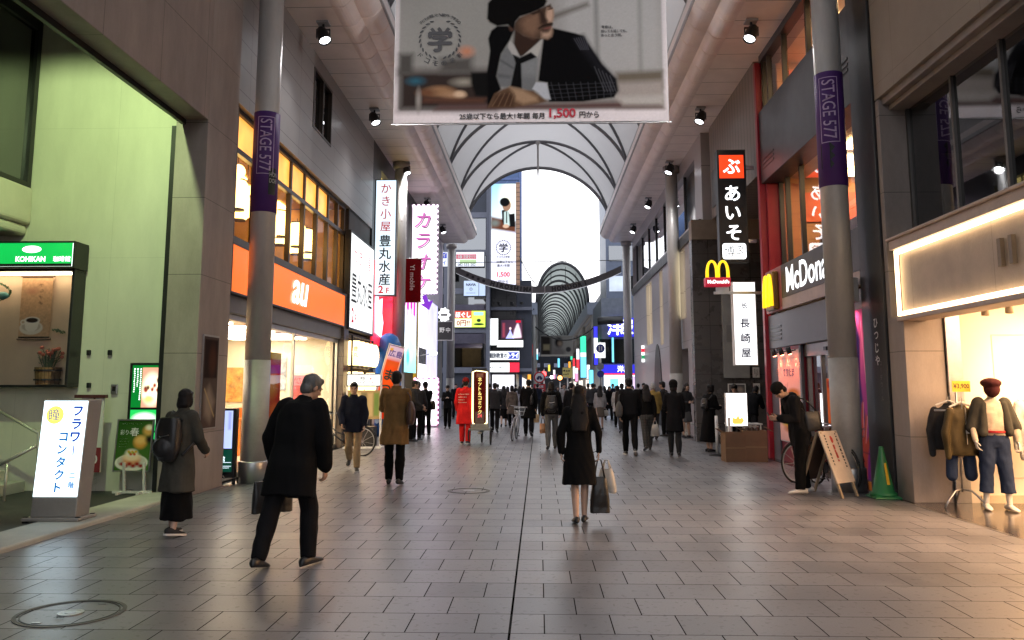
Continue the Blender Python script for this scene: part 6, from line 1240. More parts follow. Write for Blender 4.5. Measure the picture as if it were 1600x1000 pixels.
for s, x0, x1 in ((-1, -1.78, -.1), (1, 4.48, 6.95)):
    mb = MB(); mb.box(x0, x1, AY0, AY1, 8.15, 9.3); mb.build('side_beam', M('far_beam', (.33, .37, .47), .5, .1, .1), a2)
    if s > 0:
        mb = MB()
        for i in range(4): mb.box(x0 + .3 + .5 * i, x0 + .42 + .5 * i, AY0 + .1, AY1, 8.05, 8.14)
        mb.build('beam_flute', lip_mat, a2)
for y in (76.3, 92, 108, 124):
    for x in (-.4, 5.0): MB().tube((x, y, 0), (x, y, 8.2), .17).build('column', pillar_mat, a2)
for x in (-1.0, -.5, 5.2, 6.3): MB().box(x, x + .1, AY0 - .06, AY0, 8.6, 8.72).build('end_bolt', dark_metal, a2)
# antennas on the roof line
mb = MB(); 
for x, h in ((1.2, 1.4), (2.6, 2.0), (3.6, 1.2), (.4, .9), (4.6, 1.6)): mb.tube((x, 79, AZ + 2.2), (x, 79, AZ + AB + h - abs(x - 2.2) * .5), .03, .015)
mb.build('mast', dark_metal, a2)
# side rows of the far street
fl_ = thing('far_row_building', 'dim row of shop fronts along the far street, on the office side', 'building', (-1.85, 120, 0)); MB().box(-8, -1.85, 76, 190, -.02, 12).build('wall', M('far_wall_a', (.16, .14, .135), .6, 0, .5, .25), fl_); mb = MB()
for i in range(16): mb.box(-1.86, -1.8, 77 + i * 7, 82.5 + i * 7, .2, 2.6)
mb.build('lit_front', E('far_shop_front', (1, .9, .8), .95, .8, .6), fl_)
fr_ = thing('far_row_building', 'dim row of shop fronts along the far street, on the blue suit shop side', 'building', (7, 120, 0)); MB().box(7.0, 14, 78, 190, -.02, 12).build('wall', M('far_wall_b', (.16, .16, .175), .6, 0, .5, .25), fr_); mb = MB()
for i in range(16): mb.box(6.95, 7.01, 79 + i * 7, 84.5 + i * 7, .2, 2.6)
mb.build('lit_front', E('far_shop_front', (1, .9, .8), .95, .8, .6), fr_)
eb = thing('far_end_building', 'dark building closing the far end of the second arcade', 'building', (2, 195, 0)); MB().box(-25, 30, 192, 200, -.02, 14).build('wall', navy_wall, eb); mb = MB()
for i in range(9):
    for z in (3.5, 6, 8.5): mb.box(-8 + i * 2.3, -6.6 + i * 2.3, 191.9, 192, z, z + .9)
mb.build('window', E('far_windows', (.25, .28, .4), .3, .8, 1), eb)
cols = {'green': (.05, .75, .42), 'cyan': (.2, .75, 1.0), 'white': (.95, .97, 1), 'red': (.85, .04, .06), 'blue': (.03, .03, .6), 'orange': (1, .4, .05), 'yellow': (.95, .75, .1), 'pink': (1, .35, .6)}
def blade(x, y, z, w, h, segs, label):
    t = thing('blade_sign', label, 'sign', (x, y, z), group='small lit blade signs along the far street'); zz = z
    for c, q in segs:
        MB().box(x - w / 2, x + w / 2, y, y + .2, zz, zz + h * q).build('lit_panel', E('far_' + c, cols[c], .9), t); zz += h * q
    MB().box(x - w / 2 - .05, x + w / 2 + .05, y + .2, y + .3, z - .05, z + h + .05).build('housing', dark_metal, t)
for (px, py0, py1, wpx, Y, segs, nm) in ((911.5, 525, 590, 8, 74, [('cyan', .5), ('white', .1), ('green', .4)], 'tall green over cyan'), (903, 545, 578, 4, 84, [('red', .5), ('white', .5)], 'white over red'), (931, 510, 570, 5, 66, [('blue', .3), ('white', .4), ('blue', .3)], 'blue with a white middle'),
      (829, 520, 580, 4, 78, [('red', .2), ('green', .8)], 'thin green over red'), (823, 530, 575, 4, 71, [('green', .6), ('cyan', .4)], 'thin teal'), (834, 560, 590, 3, 90, [('white', 1)], 'small white'), (897, 560, 592, 3, 100, [('white', .6), ('red', .4)], 'tiny red and white'), (890, 565, 590, 3, 112, [('orange', 1)], 'tiny orange'), (866, 578, 592, 3, 130, [('pink', .5), ('white', .5)], 'tiny pink and white'), (919, 570, 592, 5, 80, [('white', 1)], 'short white'), (839, 545, 562, 3, 96, [('cyan', .5), ('white', .5)], 'tiny cyan and white'), (858, 570, 580, 3, 150, [('yellow', 1)], 'tiny yellow'), (908, 548, 572, 4, 92, [('blue', .5), ('cyan', .5)], 'slim blue over cyan'), (901, 575, 596, 4, 82, [('pink', .6), ('white', .4)], 'short pink and white'), (924, 578, 600, 6, 70, [('cyan', 1)], 'squat cyan'), (832, 538, 556, 4, 86, [('red', 1)], 'small red'), (827, 583, 603, 5, 73, [('white', .5), ('orange', .5)], 'low white and orange'), (836, 575, 598, 4, 82, [('yellow', .5), ('red', .5)], 'low red over yellow'), (873, 560, 574, 3, 135, [('cyan', 1)], 'pin-sized cyan'), (893, 548, 562, 3, 105, [('green', .5), ('white', .5)], 'tiny green and white')):
    a, b = atY(px - wpx / 2, py1, Y), atY(px + wpx / 2, py0, Y); blade((a.x + b.x) / 2, Y, a.z, b.x - a.x, b.z - a.z, segs, nm + ' lit blade sign in the far street')
a, b = atY(845, 556, 88), atY(895, 525, 88); t = thing('far_banner', 'smaller grey hanging banner of a reading figure inside the far arcade', 'banner', (2, 88, a.z)); P = Pic(50, 31, .6); P.grad((.32, .32, .33), (.5, .5, .5), 0, 0, 50, 0); P.rect(0, 0, 16, 31, (.14, .13, .13), 3); P.rect(4, 13, 14, 22, (.45, .43, .36), 1.5); P.ell(28, 10, 6, 8, (.08, .08, .09), 2); P.ell(30, 12, 3.5, 4, (.45, .4, .37), 2); P.poly([(20, 20), (30, 17), (38, 24), (36, 31), (18, 31)], (.36, .35, .36), 3); P.ell(43, 21, 4, 4, (.2, .2, .22), 1); P.rect(0, 29, 50, 31, (.6, .6, .6)); P.build('print', FW(a.x, 88, a.z), b.x - a.x, b.z - a.z, PRINT('soft_glow_print', .15), t); MB().box(a.x - .02, b.x + .02, 88.03, 88.08, a.z - .05, b.z + .05).build('backing_cloth', M('cloth_white', (.6, .58, .58), .7, 0, .08), t)
# blue suit shop and the tower above
sh = thing('suit_shop', 'blue-signed clothing shop with a bright white ground floor across the crossing', 'building', (8, 66, 0)); MB().box(5.0, 20, 66, 77.5, -.02, 8.6).build('wall', M('shop_steel_wall', (.14, .16, .2), .4, .3, .2), sh); royal = E('shop_royal_blue', (.02, .02, .62), .85)
def fx(px, Y=65.9): return atY(px, 600, Y).x
MB().box(fx(952), 12, 65.6, 66, zat(526, 65.6), zat(497, 65.6)).build('blue_sign', royal, sh); MB().box(fx(940), 12, 65.3, 66, zat(583, 65.3), zat(570, 65.3)).build('blue_fascia', royal, sh); MB().box(fx(944), 12, 65.85, 65.99, .3, zat(586, 65.9)).build('lit_front', E('shop_white_front', (.9, .97, 1), 1.4, .3, 1.5), sh); MB().box(fx(953), fx(966), 65.8, 65.84, .6, 2.2).build('cyan_goods', E('far_cyan', cols['cyan'], .9), sh); MB().box(fx(976), fx(996), 65.8, 65.84, .5, 2.4).build('lilac_goods', E('lilac', (.7, .55, .95), .8), sh)
MB().box(fx(940), 12, 65.2, 65.5, zat(586, 65.3), zat(583.5, 65.3)).build('red_line', E('pure_red', (.85, .01, .04), .9), sh); letters(sh, lit_white, lambda mb: (put(mb, FW(0, 65.6, 0), '洋', fx(962), zat(511, 65.6), 1.25, 1.2, .03, 0, .02), put(mb, FW(0, 65.6, 0), '服の', fx(990), zat(511, 65.6), 1.1, 1.9, .03, 0, .02), put(mb, FW(0, 65.3, 0), '洋服', fx(974), zat(576.5, 65.3), .5, 1.0, .03, 0, .02)))
for i in range(5): MB().box(fx(938) + 1.15 * i, fx(938) + 1.15 * i + 1.05, 65.9, 65.98, zat(568, 66), zat(530, 66)).build('window', GLASS('teal_glass', (.35, .5, .55), .3), sh)
MB().box(fx(957), fx(959.5), 65.7, 65.85, zat(566, 66), zat(528, 66)).build('lit_strip', E('far_cyan', cols['cyan'], .9), sh)
mb = MB(); mb.tube((fx(933), 64.5, zat(502, 64.5)), (fx(972), 64.5, zat(500, 64.5)), .32, None, 16); mb.build('awning_roll', black_paint, sh, smooth=True)
tw = thing('office_tower', 'bluish tower with pale window bands behind the canopy end, above the suit shop', 'building', (8, 70, 0)); MB().box(5.75, 20, 70, 77, 8.6, 26).build('wall', M('tower_blue_grey', (.13, .155, .22), .4, .3, .12), tw)
for i, z in enumerate((9.6, 12.2, 14.8, 17.4)):
    for k in range(5): MB().box(6.0 + k * 1.5, 7.3 + k * 1.5, 69.93, 70, z, z + 1.3).build('window', E('tower_pane', (.6, .68, .82), .55, .8, .9) if (i + k) % 3 == 0 else GLASS('office_glass', (.10, .11, .14), .25), tw)
# hanging street-name band between the end pillars
nb = thing('street_name_band', 'sagging grey band lettered HIROSHIMA HONDORI slung between the end pillars', 'sign', (0, 45.6, 7)); YB = 45.75
def zb(x): return 6.93 + 1.12 * (x / 4.55) ** 2
mb = MB(); rs = []
for i in range(41):
    x = -4.6 + 9.2 * i / 40; rs.append([(x, YB - .05, zb(x) - .19), (x, YB + .05, zb(x) - .19), (x, YB + .05, zb(x) + .19), (x, YB - .05, zb(x) + .19)])
mb.rings(rs); mb.build('band', M('band_steel', (.12, .115, .12), .45, .3), nb)
mb = MB(); rs = [[(p[0].real if False else q[0][0], YB - .08, q[0][2] - .015), (q[0][0], YB + .06, q[0][2] - .015), (q[0][0], YB + .06, q[0][2]), (q[0][0], YB - .08, q[0][2])] for q in rs]; mb.rings(rs); mb.build('edge_light', E('edge_lamp', (.9, .93, 1), .3), nb)
mb = MB()
def along(s, x0, x1):
    for i, ch in enumerate(s):
        x = x0 + (x1 - x0) * i / (len(s) - 1); sl = math.atan(2 * 1.12 * x / 4.55 ** 2); put(mb, FW(x, YB - .05, zb(x)), ch, 0, 0, .27, .26, .06, sl, .012)
along('HIROSHIMA', -2.55, -.45); along('HONDORI', .85, 2.6)
for x in (-3.95, -3.65, -3.35, -3.05): mb.lathe((x, YB - .05, zb(x)), [(.085, 0), (.085, .02)], 16, (0, -1, 0))
mb.build('lettering', ink_black, nb)
mb = MB(); mb.tube((-.35, YB - .06, 6.73), (-.35, YB - .06, 7.14), .04); mb.tube((.35, YB - .06, 6.73), (.35, YB - .06, 7.14), .04); mb.build('clamp', lip_mat, nb)
def cable(name, label, a, b, sag, r=.02):
    t = MB(); t.path([Vector(a).lerp(Vector(b), i / 20) - Vector((0, 0, sag * 4 * (i / 20) * (1 - i / 20))) for i in range(21)], r, 6); return tag(t.build(name, dark_metal), label, 'cable')
cable('span_wire', 'straight span wire crossing between the end pillars above the street name band', (-4.9, 45.5, 8.45), (4.8, 45.2, 8.5), .02)
cable('slack_cable', 'slack black cable hanging from the billboard toward the far arcade roof', (-1.4, 61, 11.2), (2.2, 76, 11.0), 1.6, .035)
cable('droop_cable', 'drooping cable with small bulbs strung across the far arcade mouth', (-.3, 74, 6.9), (5.2, 74, 7.1), 1.3, .06)
# crossing furniture
def post_sign(name, label, px, Y, parts, cat='sign'):
    x = atY(px, 600, Y).x; t = thing(name, label, cat, (x, Y, 0)); MB().tube((x, Y, 0), (x, Y, parts[0]), .05).build('post', lip_mat, t, smooth=True); return t, x
t, x = post_sign('pedestrian_sign', 'white road sign with walking figures in a blue disc, two small round signs below', 938.5, 47, (4.1,)); MB().box(x - .28, x + .28, 46.85, 46.95, 3.2, 4.05).build('plate', flat_white, t); MB().lathe((x, 46.85, 3.72), [(.24, 0), (.24, .02)], 24, (0, -1, 0)).build('blue_disc', M('road_blue', (.02, .04, .28), .4), t)
mb = MB()
for dx, s in ((-.06, 1), (.07, .75)): mb.ell((x + dx, 46.82, 3.72 + .11 * s), (.035, .01, .035)); mb.box(x + dx - .03, x + dx + .03, 46.82, 46.828, 3.72 - .06 * s, 3.72 + .07 * s); mb.box(x + dx - .035, x + dx - .005, 46.82, 46.828, 3.72 - .16 * s, 3.72 - .06 * s); mb.box(x + dx + .005, x + dx + .035, 46.82, 46.828, 3.72 - .16 * s, 3.72 - .06 * s)
mb.build('figures_mark', ink_white, t); MB().lathe((x, 46.9, 2.72), [(.2, 0), (.2, .02)], 24, (0, -1, 0)).build('round_plate', M('plate_grey', (.3, .3, .32), .4), t); MB().lathe((x, 46.9, 2.3), [(.2, 0), (.2, .02)], 24, (0, -1, 0)).build('blue_plate', M('road_blue', (.02, .04, .28), .4), t)
t, x = post_sign('no_cycling_sign', 'red and white notice board topped by a round prohibition sign, mid-crossing', 843, 48, (2.5,)); MB().lathe((x, 47.9, 2.12), [(.33, 0), (.33, .02)], 28, (0, -1, 0)).build('red_ring', M('road_red', (.5, .02, .03), .4), t); MB().lathe((x, 47.88, 2.12), [(.25, 0), (.25, .012)], 28, (0, -1, 0)).build('white_disc', ink_white, t); mb = MB(); mb.lathe((x - .09, 47.86, 2.06), [(.07, 0), (.08, .006)], 14, (0, -1, 0)); mb.lathe((x + .09, 47.86, 2.06), [(.07, 0), (.08, .006)], 14, (0, -1, 0)); mb.box(x - .1, x + .1, 47.85, 47.856, 2.1, 2.2); mb.build('bicycle_mark', navy, t)
MB().box(x - .34, x + .34, 47.9, 47.94, .75, 1.75).build('red_board', M('road_red', (.5, .02, .03), .4), t); letters(t, ink_white, lambda mb: [put(mb, FW(x, 47.9, 0), s, 0, 1.6 - .22 * i, .15, .55, .02, 0, .006) for i, s in enumerate(('自転車', '押して', '通行', 'ください'))])
t, x = post_sign('traffic_light', 'traffic light showing red above the prohibition sign', 850, 63, (2.9,), 'traffic light'); MB().box(x - .5, x + .5, 62.9, 63.1, 2.35, 2.75).build('housing', dark_metal, t, bevel=.08); MB().lathe((x, 62.88, 2.55), [(.19, 0), (.15, .05)], 18, (0, -1, 0)).build('red_lamp', E('stop_red', (1, .03, .03), 8), t)
t, x = post_sign('pedestrian_light', 'small crossing lamp glowing orange and white at the far pavement', 875, 63, (2.6,), 'traffic light'); MB().box(x - .2, x + .2, 62.9, 63.1, 2.0, 2.6).build('housing', dark_metal, t); MB().lathe((x, 62.88, 2.25), [(.17, 0), (.1, .04)], 14, (0, -1, 0)).build('lamp', E('orange_lamp', (1, .3, .08), 5), t); MB().lathe((x - .62, 62.9, 2.3), [(.12, 0), (.1, .04)], 12, (0, -1, 0)).build('white_lamp', E('flood_lens', (1, .97, .92), 10), t)
t, x = post_sign('yellow_sign', 'dull yellow parking notice board on a pole across the crossing', 887, 60, (2.7,)); MB().box(x - .36, x + .36, 59.85, 59.92, 2.25, 2.95).build('plate', M('dull_yellow', (.4, .33, .1), .5), t); letters(t, ink_black, lambda mb: strokes(mb, FW(x - .3, 59.84, 2.3), 0, .6, .05, .55, 2, 5, False), 'fine_print')
t = thing('striped_sign', 'small white shop sign with red and green stripes at the end of the silver building', 'sign', (4.9, 41, 3.0)); fr = FW(atY(1003, 566, 40).x, 40, zat(566, 40)); 
for i, (c, m_) in enumerate((('w', flat_white), ('g', E('stripe_green', (.02, .3, .12), .8)), ('w', flat_white), ('r', E('pure_red', (.85, .01, .04), .9)), ('w', flat_white))):
    mb = MB(); fr.box(mb, 0, .3, .16 * i, .16 * (i + 1), -.12, 0); mb.build({'w': 'white_stripe', 'g': 'green_stripe', 'r': 'red_stripe'}[c], m_, t)

# ================================================================ street objects
def bicycle(x, y, rz, col, label, tilt=R(6), basket=True):
    t = thing('bicycle', label, 'bicycle', (x, y, 0), rz, local=True); t.rotation_euler = Euler((tilt, 0, rz)); r = .33
    fm = M('bike_' + col, {'black': (.02, .02, .022), 'maroon': (.12, .012, .02), 'silver': (.4, .4, .42)}[col], .35, .3)
    for nm, cx in (('rear_wheel', -.53), ('front_wheel', .53)):
        w_ = thing('wheel', '', '', (0, 0, 0)); del w_['label'], w_['category']; w_.parent = t; ORIGIN[w_.name] = Vector()
        mb = MB(); mb.path([(cx + r * math.cos(a), 0, r + .0 + r * math.sin(a)) for a in [6.283 * i / 36 for i in range(36)]], .019, 8, True); mb.build('tyre', rubber, w_, smooth=True)
        mb = MB(); mb.path([(cx + (r - .03) * math.cos(a), 0, r + (r - .03) * math.sin(a)) for a in [6.283 * i / 36 for i in range(36)]], .011, 6, True); mb.build('rim', steel, w_, smooth=True)
        mb = MB()
        for i in range(20): a = 6.283 * i / 20; mb.tube((cx, .02 * (-1) ** i, r), (cx + (r - .03) * math.cos(a + .15 * (-1) ** i), 0, r + (r - .03) * math.sin(a + .15 * (-1) ** i)), .0022, None, 4)
        mb.tube((cx, -.045, r), (cx, .045, r), .02); mb.build('spoke', steel, w_)
        mb = MB(); mb.path([(cx + (r + .03) * math.cos(a), 0, r + (r + .03) * math.sin(a)) for a in [R(20 + 140 * i / 16) for i in range(17)]], .014, 6); mb.build('mudguard', fm, t, smooth=True)
    mb = MB(); bb_, st_, hd, hd2 = (-.08, 0, .30), (-.22, 0, .78), (.36, 0, .82), (.40, 0, .66)
    mb.tube(bb_, st_, .017); mb.path([hd2, (.12, 0, .42), bb_], .02, 8); mb.tube(bb_, hd, .0165) if False else mb.path([(.38, 0, .74), (.1, 0, .52), (-.13, 0, .48)], .017, 8); mb.tube(hd, hd2, .02)
    for s in (.04, -.04): mb.tube((-.53, s, r), bb_, .010); mb.tube((-.53, s, r), (-.2, s * .4, .70), .009); mb.tube((.53, s, r), (.41, s * .6, .66), .012)
    mb.build('frame', fm, t, smooth=True)
    mb = MB(); mb.tube((-.22, 0, .76), (-.245, 0, .90), .012); mb.tube(hd, (.33, 0, .98), .012); mb.path([(.18, .27, .98), (.28, .26, 1.0), (.34, .12, .99), (.34, -.12, .99), (.28, -.26, 1.0), (.18, -.27, .98)], .012, 8); mb.tube((-.3, .1, .05), (-.5, .08, .3), .012); mb.build('handlebar', steel, t, smooth=True)
    mb = MB(); mb.ell((-.27, 0, .93), (.13, .075, .035)); mb.ell((-.17, 0, .93), (.1, .035, .03)); mb.build('saddle', rubber, t, smooth=True)
    mb = MB()
    for s in (.27, -.27): mb.capsule((.16, s, .978), .018, (.24, s, .992), .018, 8)
    mb.build('grip', rubber, t); mb = MB(); mb.lathe((-.08, -.05, .30), [(.09, 0), (.09, .008)], 20, (0, 1, 0)); mb.tube((-.08, -.09, .3), (-.08, -.09, .14), .01); mb.box(-.12, -.04, -.16, -.09, .125, .145); mb.tube((-.08, .09, .3), (-.08, .09, .46), .01); mb.box(-.12, -.04, .09, .16, .455, .475); mb.build('crank', dark_metal, t)
    if basket:
        mb = MB()
        for i in range(7):
            u = i / 6
            mb.path([(.47 + .22 * u, -.13, .72), (.45 + .28 * u, -.17, .96)], .003, 4); mb.path([(.47 + .22 * u, .13, .72), (.45 + .28 * u, .17, .96)], .003, 4)
            mb.path([(.69, -.13 + .26 * u, .72), (.73, -.17 + .34 * u, .96)], .003, 4); mb.path([(.47, -.13 + .26 * u, .72), (.45, -.17 + .34 * u, .96)], .003, 4); mb.path([(.47 + .22 * u, -.13, .72), (.47 + .22 * u, .13, .72)], .003, 4)
        for z, g in ((.96, 1), (.84, .5)): mb.path([(.46 - .01 * g, -.15 - .02 * g, z), (.71 + .02 * g, -.15 - .02 * g, z), (.71 + .02 * g, .15 + .02 * g, z), (.46 - .01 * g, .15 + .02 * g, z)], .006, 5, True)
        mb.build('basket', steel, t)
    return t
bicycle(4.55, 13.9, R(-62), 'maroon', 'dark red bicycle parked behind the hunched man in black beside the burger restaurant', R(-5))
bicycle(4.72, 13.25 + .55, R(-80), 'black', 'black bicycle with raised saddle parked behind the wooden easel board', R(5), False)
bicycle(-4.65, 19.6, R(168), 'black', 'black bicycle parked at the orange-signed phone shop, behind the man in khaki trousers')
bicycle(-4.6, 25.6, R(100), 'silver', 'silver bicycle parked beneath the tilted orange flag')
bicycle(-4.35, 26.4, R(95), 'black', 'black bicycle parked next to the blue inflatable column')
bicycle(-.75, 25.6, R(85), 'silver', 'silver bicycle being wheeled past the lit advertising cart')
# easel board
c = gnd(1306, 778); t = thing('board_easel', 'wooden A-frame board with red and black handwriting at the foot of the pillar', 'signboard', (4.25, 12.75, 0)); wood = M('pale_wood', (.33, .25, .17), .6, 0, .25, 4, .05, 30, stretch=(1, 1, .2)); rz_ = Matrix.Rotation(R(40), 4, 'Z'); T_ = Matrix.Translation(c + Vector((.0, .35, 0))) @ rz_
def lean(mb, x, y0, y1, z0, z1, hw=.022):
    mb.m = T_; mb.obox((x, (y0 + y1) / 2, (z0 + z1) / 2), (hw, 0, 0), (0, hw * .7, 0), (0, (y1 - y0) / 2, (z1 - z0) / 2))
for y0, y1 in ((-.36, -.04), (.34, .0)):
    for x in (-.2, .2): mb = MB(); lean(mb, x, y0, y1, 0, .93); mb.build('leg', wood, t)
pl_o = T_ @ Vector((-.24, -.30, .20)); pr = (T_.to_3x3() @ Vector((1, 0, 0))); pu = (T_.to_3x3() @ Vector((0, .27, .74))).normalized(); fr = Fr(pl_o, pr, pu); mb = MB(); fr.box(mb, 0, .48, 0, .78, -.0, .02); mb.build('board', M('board_paper', (.6, .5, .42), .6), t)
fr = Fr(fr.p(0, 0, .02), fr.r, fr.u); letters(t, M('marker_red', (.45, .03, .02), .6), lambda mb: (strokes(mb, fr, .20, .31, .2, .7, 1, 12), strokes(mb, fr, .17, .34, .35, .68, 1, 3)), 'red_writing'); letters(t, ink_black, lambda mb: (strokes(mb, fr, .36, .44, .15, .74, 1, 4), strokes(mb, fr, .06, .14, .1, .72, 1, 9)), 'black_writing')
mb = MB(); f2 = Fr(T_ @ Vector((.24, .30, .20)), -pr, (T_.to_3x3() @ Vector((0, -.27, .74))).normalized()); f2.box(mb, 0, .48, 0, .7, 0, .015); mb.build('rear_board', M('board_dark_brown', (.05, .025, .015), .6), t)
# green cone
c = gnd(1381, 778); t = thing('traffic_cone', 'green plastic cone with a yellow strip of lettering beside the black pier', 'cone', (c.x, c.y, 0)); grn = M('cone_green', (.015, .16, .05), .4, 0, .12); mb = MB(); mb.lathe((c.x, c.y, .03), [(.19, 0), (.185, .05), (.155, .06), (.034, .66), (.03, .70), (.015, .705)], 28); mb.build('body', grn, t, smooth=True); mb = MB(); mb.lathe((c.x, c.y, 0), [(.27, 0), (.27, .025), (.22, .045), (.19, .05)], 4); mb.build('base', grn, t, bevel=.01)
mb = MB(); 
def cone_p(u, z, h=0): r = .155 - .121 * (z - .09) / .6 + .004 + h; a = R(-78) + u / max(r, .02); return Vector((c.x + r * math.cos(a), c.y + r * math.sin(a), z + .0))
mb.add([cone_p(-.025, .2), cone_p(.025, .2), cone_p(.018, .5), cone_p(-.018, .5)], [(0, 1, 2, 3)]); mb.build('yellow_strip', M('strip_yellow', (.75, .45, .02), .5), t)
# snack stall gear
c = gnd(1121, 712); c2 = gnd(1141, 718)
for i, (p, nm) in enumerate(((c, 'behind'), (c2, 'in front'))):
    t = thing('stanchion', 'white barrier post on a black base, ' + ('beside the queuing woman in black' if i == 0 else 'in front of the cardboard boxes'), 'barrier post', (p.x, p.y, 0), group='white barrier posts'); MB().tube((p.x, p.y, .02), (p.x, p.y, .92), .035).build('post', white_paint, t, smooth=True); MB().lathe((p.x, p.y, 0), [(.2, 0), (.19, .025), (.06, .05)], 20).build('base', black_paint, t)
ch_ = MB(); 
for i in range(24):
    u = i / 23; p = Vector((c.x, c.y, .85)).lerp(Vector((c2.x, c2.y, .85)), u) - Vector((0, 0, .45 * 4 * u * (1 - u) * .9)); ch_.path([p + Vector((.02 * math.cos(a), .006 * (1 if i % 2 else -1), .013 * math.sin(a))) for a in [6.283 * j / 8 for j in range(8)]], .004, 4, True)
tag(ch_.build('barrier_chain', M('chain_white', (.6, .6, .6), .4)), 'sagging white chain between the two stall barrier posts', 'chain')
card = M('cardboard', (.22, .13, .07), .75, 0, .15, 3, .05)
def carton(x, y, w, d, h, label, rz=0, open_=True, z=0):
    t = thing('cardboard_box', label, 'box', (x, y, z), rz, group='cardboard boxes at the stall', local=True); th = .012; mb = MB(); mb.box(-w / 2, w / 2, -d / 2, d / 2, 0, th); mb.box(-w / 2, w / 2, -d / 2, -d / 2 + th, th, h); mb.box(-w / 2, w / 2, d / 2 - th, d / 2, th, h); mb.box(-w / 2, -w / 2 + th, -d / 2 + th, d / 2 - th, th, h); mb.box(w / 2 - th, w / 2, -d / 2 + th, d / 2 - th, th, h); mb.build('body', card, t)
    for s in (1, -1): mb = MB(); mb.obox((s * (w / 2 + .06), 0, h + .03), (.07, 0, .045 * -s * s), (0, d / 2, 0), (0, 0, .004)); mb.build('flap', card, t)
    mb = MB(); mb.box(-w / 2 + .01, w / 2 - .01, -d / 2 - .002, -d / 2, h * .45, h * .5); mb.build('tape', M('tape_brown', (.3, .2, .1), .3), t)
g1 = gnd(1150, 722); g2 = gnd(1183, 722)
carton(g1.x, g1.y + .2, .44, .36, .62, 'brown cardboard box under the lit stall sign, behind the barrier post', R(4)); carton(g2.x, g2.y + .2, .50, .4, .66, 'larger open cardboard box of jars beside the red column', R(-6))
for i in range(6):
    x, y = g2.x - .17 + .11 * (i % 3), g2.y + .12 + .14 * (i // 3); t = thing('jar', 'dark lidded jar standing in the larger cardboard box', 'jar', (x, y, .5), group='jars in the cardboard box'); MB().lathe((x, y, .55), [(.045, 0), (.048, .02), (.048, .16), (.035, .18)], 14).build('glass', M('dark_jar', (.05, .03, .02), .2), t, smooth=True); MB().lathe((x, y, .73), [(.04, 0), (.04, .03)], 14).build('lid', M('jar_lid', (.3, .28, .25), .4), t)
fr = FW(atY(1135, 668, 18.9).x, 18.9, .72); t = lightbox('stall_lightbox', 'bright white lit stall sign with an orange flame picture, resting above the boxes', fr, .48, .74, .12, E('stall_glow', (1, .99, .97), 2.0), white_paint, .012); mb = MB(); mb.prism([(.16, .05), (.34, .05), (.40, .12), (.36, .2), (.30, .17), (.27, .26), (.22, .17), (.14, .2), (.13, .1)], fr, .002, .006); mb.build('flame_print', E('flame_orange', (1, .5, .08), .9), t); mb = MB()
for i in range(3): mb.path([fr.p(.17 + .08 * i, .3, .006), fr.p(.19 + .08 * i, .33, .006), fr.p(.17 + .08 * i, .36, .006)], .006, 4)
mb.build('steam_mark', ink_grey, t); mb = MB(); mb.box(4.28, 4.31, 18.92, 18.95, 0, .74); mb.box(4.70, 4.73, 18.92, 18.95, 0, .74); mb.build('leg', white_paint, t)
t = thing('folding_table', 'white folding table behind the snack stall sign', 'table', (4.9, 20.4, 0)); MB().box(4.5, 5.3, 20.1, 20.6, .70, .73).build('tabletop', white_paint, t, bevel=.006)
for x in (4.54, 5.26):
    for y in (20.14, 20.56): MB().tube((x, y, 0), (x, y, .7), .015).build('leg', white_paint, t)
fr = FW(atY(1138, 624, 24.7).x, 24.7, zat(624, 24.7)); t = thing('wall_notice', 'white framed picture notice on the dark tiled wall above the stall', 'notice', fr.o); mb = MB(); fr.box(mb, 0, .52, 0, .46, -.02, 0); mb.build('frame', white_paint, t); P = Pic(26, 22, .8); P.fill((.4, .38, .38)); P.ell(10, 12, 7, 5, (.15, .13, .13), 2); P.ell(18, 8, 5, 4, (.65, .6, .55), 2); P.build('print', FW(fr.o.x + .03, 24.7, fr.o.z + .03), .46, .40, DULLP, t, .004)
for i in range(2):
    fr = FW(atY(1177, 612, 24.7).x, 24.7, zat((590, 615)[i], 24.7)); t = thing('paper_notice', ('upper' if i == 0 else 'lower') + ' white paper notice on the tiled wall beside the red column', 'notice', fr.o); mb = MB(); fr.box(mb, 0, .2, 0, .3, 0, .006); mb.build('sheet', M('paper', (.6, .58, .55), .7), t); mb = MB(); strokes(mb, Fr(fr.p(0, 0, .006), fr.r, fr.u), .03, .17, .05, .25, 3, 5 + i); mb.build('fine_print', ink_black, t)
p = gnd(1081, 683); t = thing('stool', 'small white square stool by the silver stone wall', 'stool', (p.x, p.y, 0)); MB().box(p.x - .2, p.x + .2, p.y - .2, p.y + .2, .40, .44).build('seat', white_paint, t, bevel=.01)
for sx in (-.17, .17):
    for sy in (-.17, .17): MB().box(p.x + sx - .02, p.x + sx + .02, p.y + sy - .02, p.y + sy + .02, 0, .40).build('leg', white_paint, t)
mb = MB()
for sx in (-.17, .17): mb.box(p.x + sx - .01, p.x + sx + .01, p.y - .15, p.y + .15, .12, .15)
mb.build('stretcher', white_paint, t)
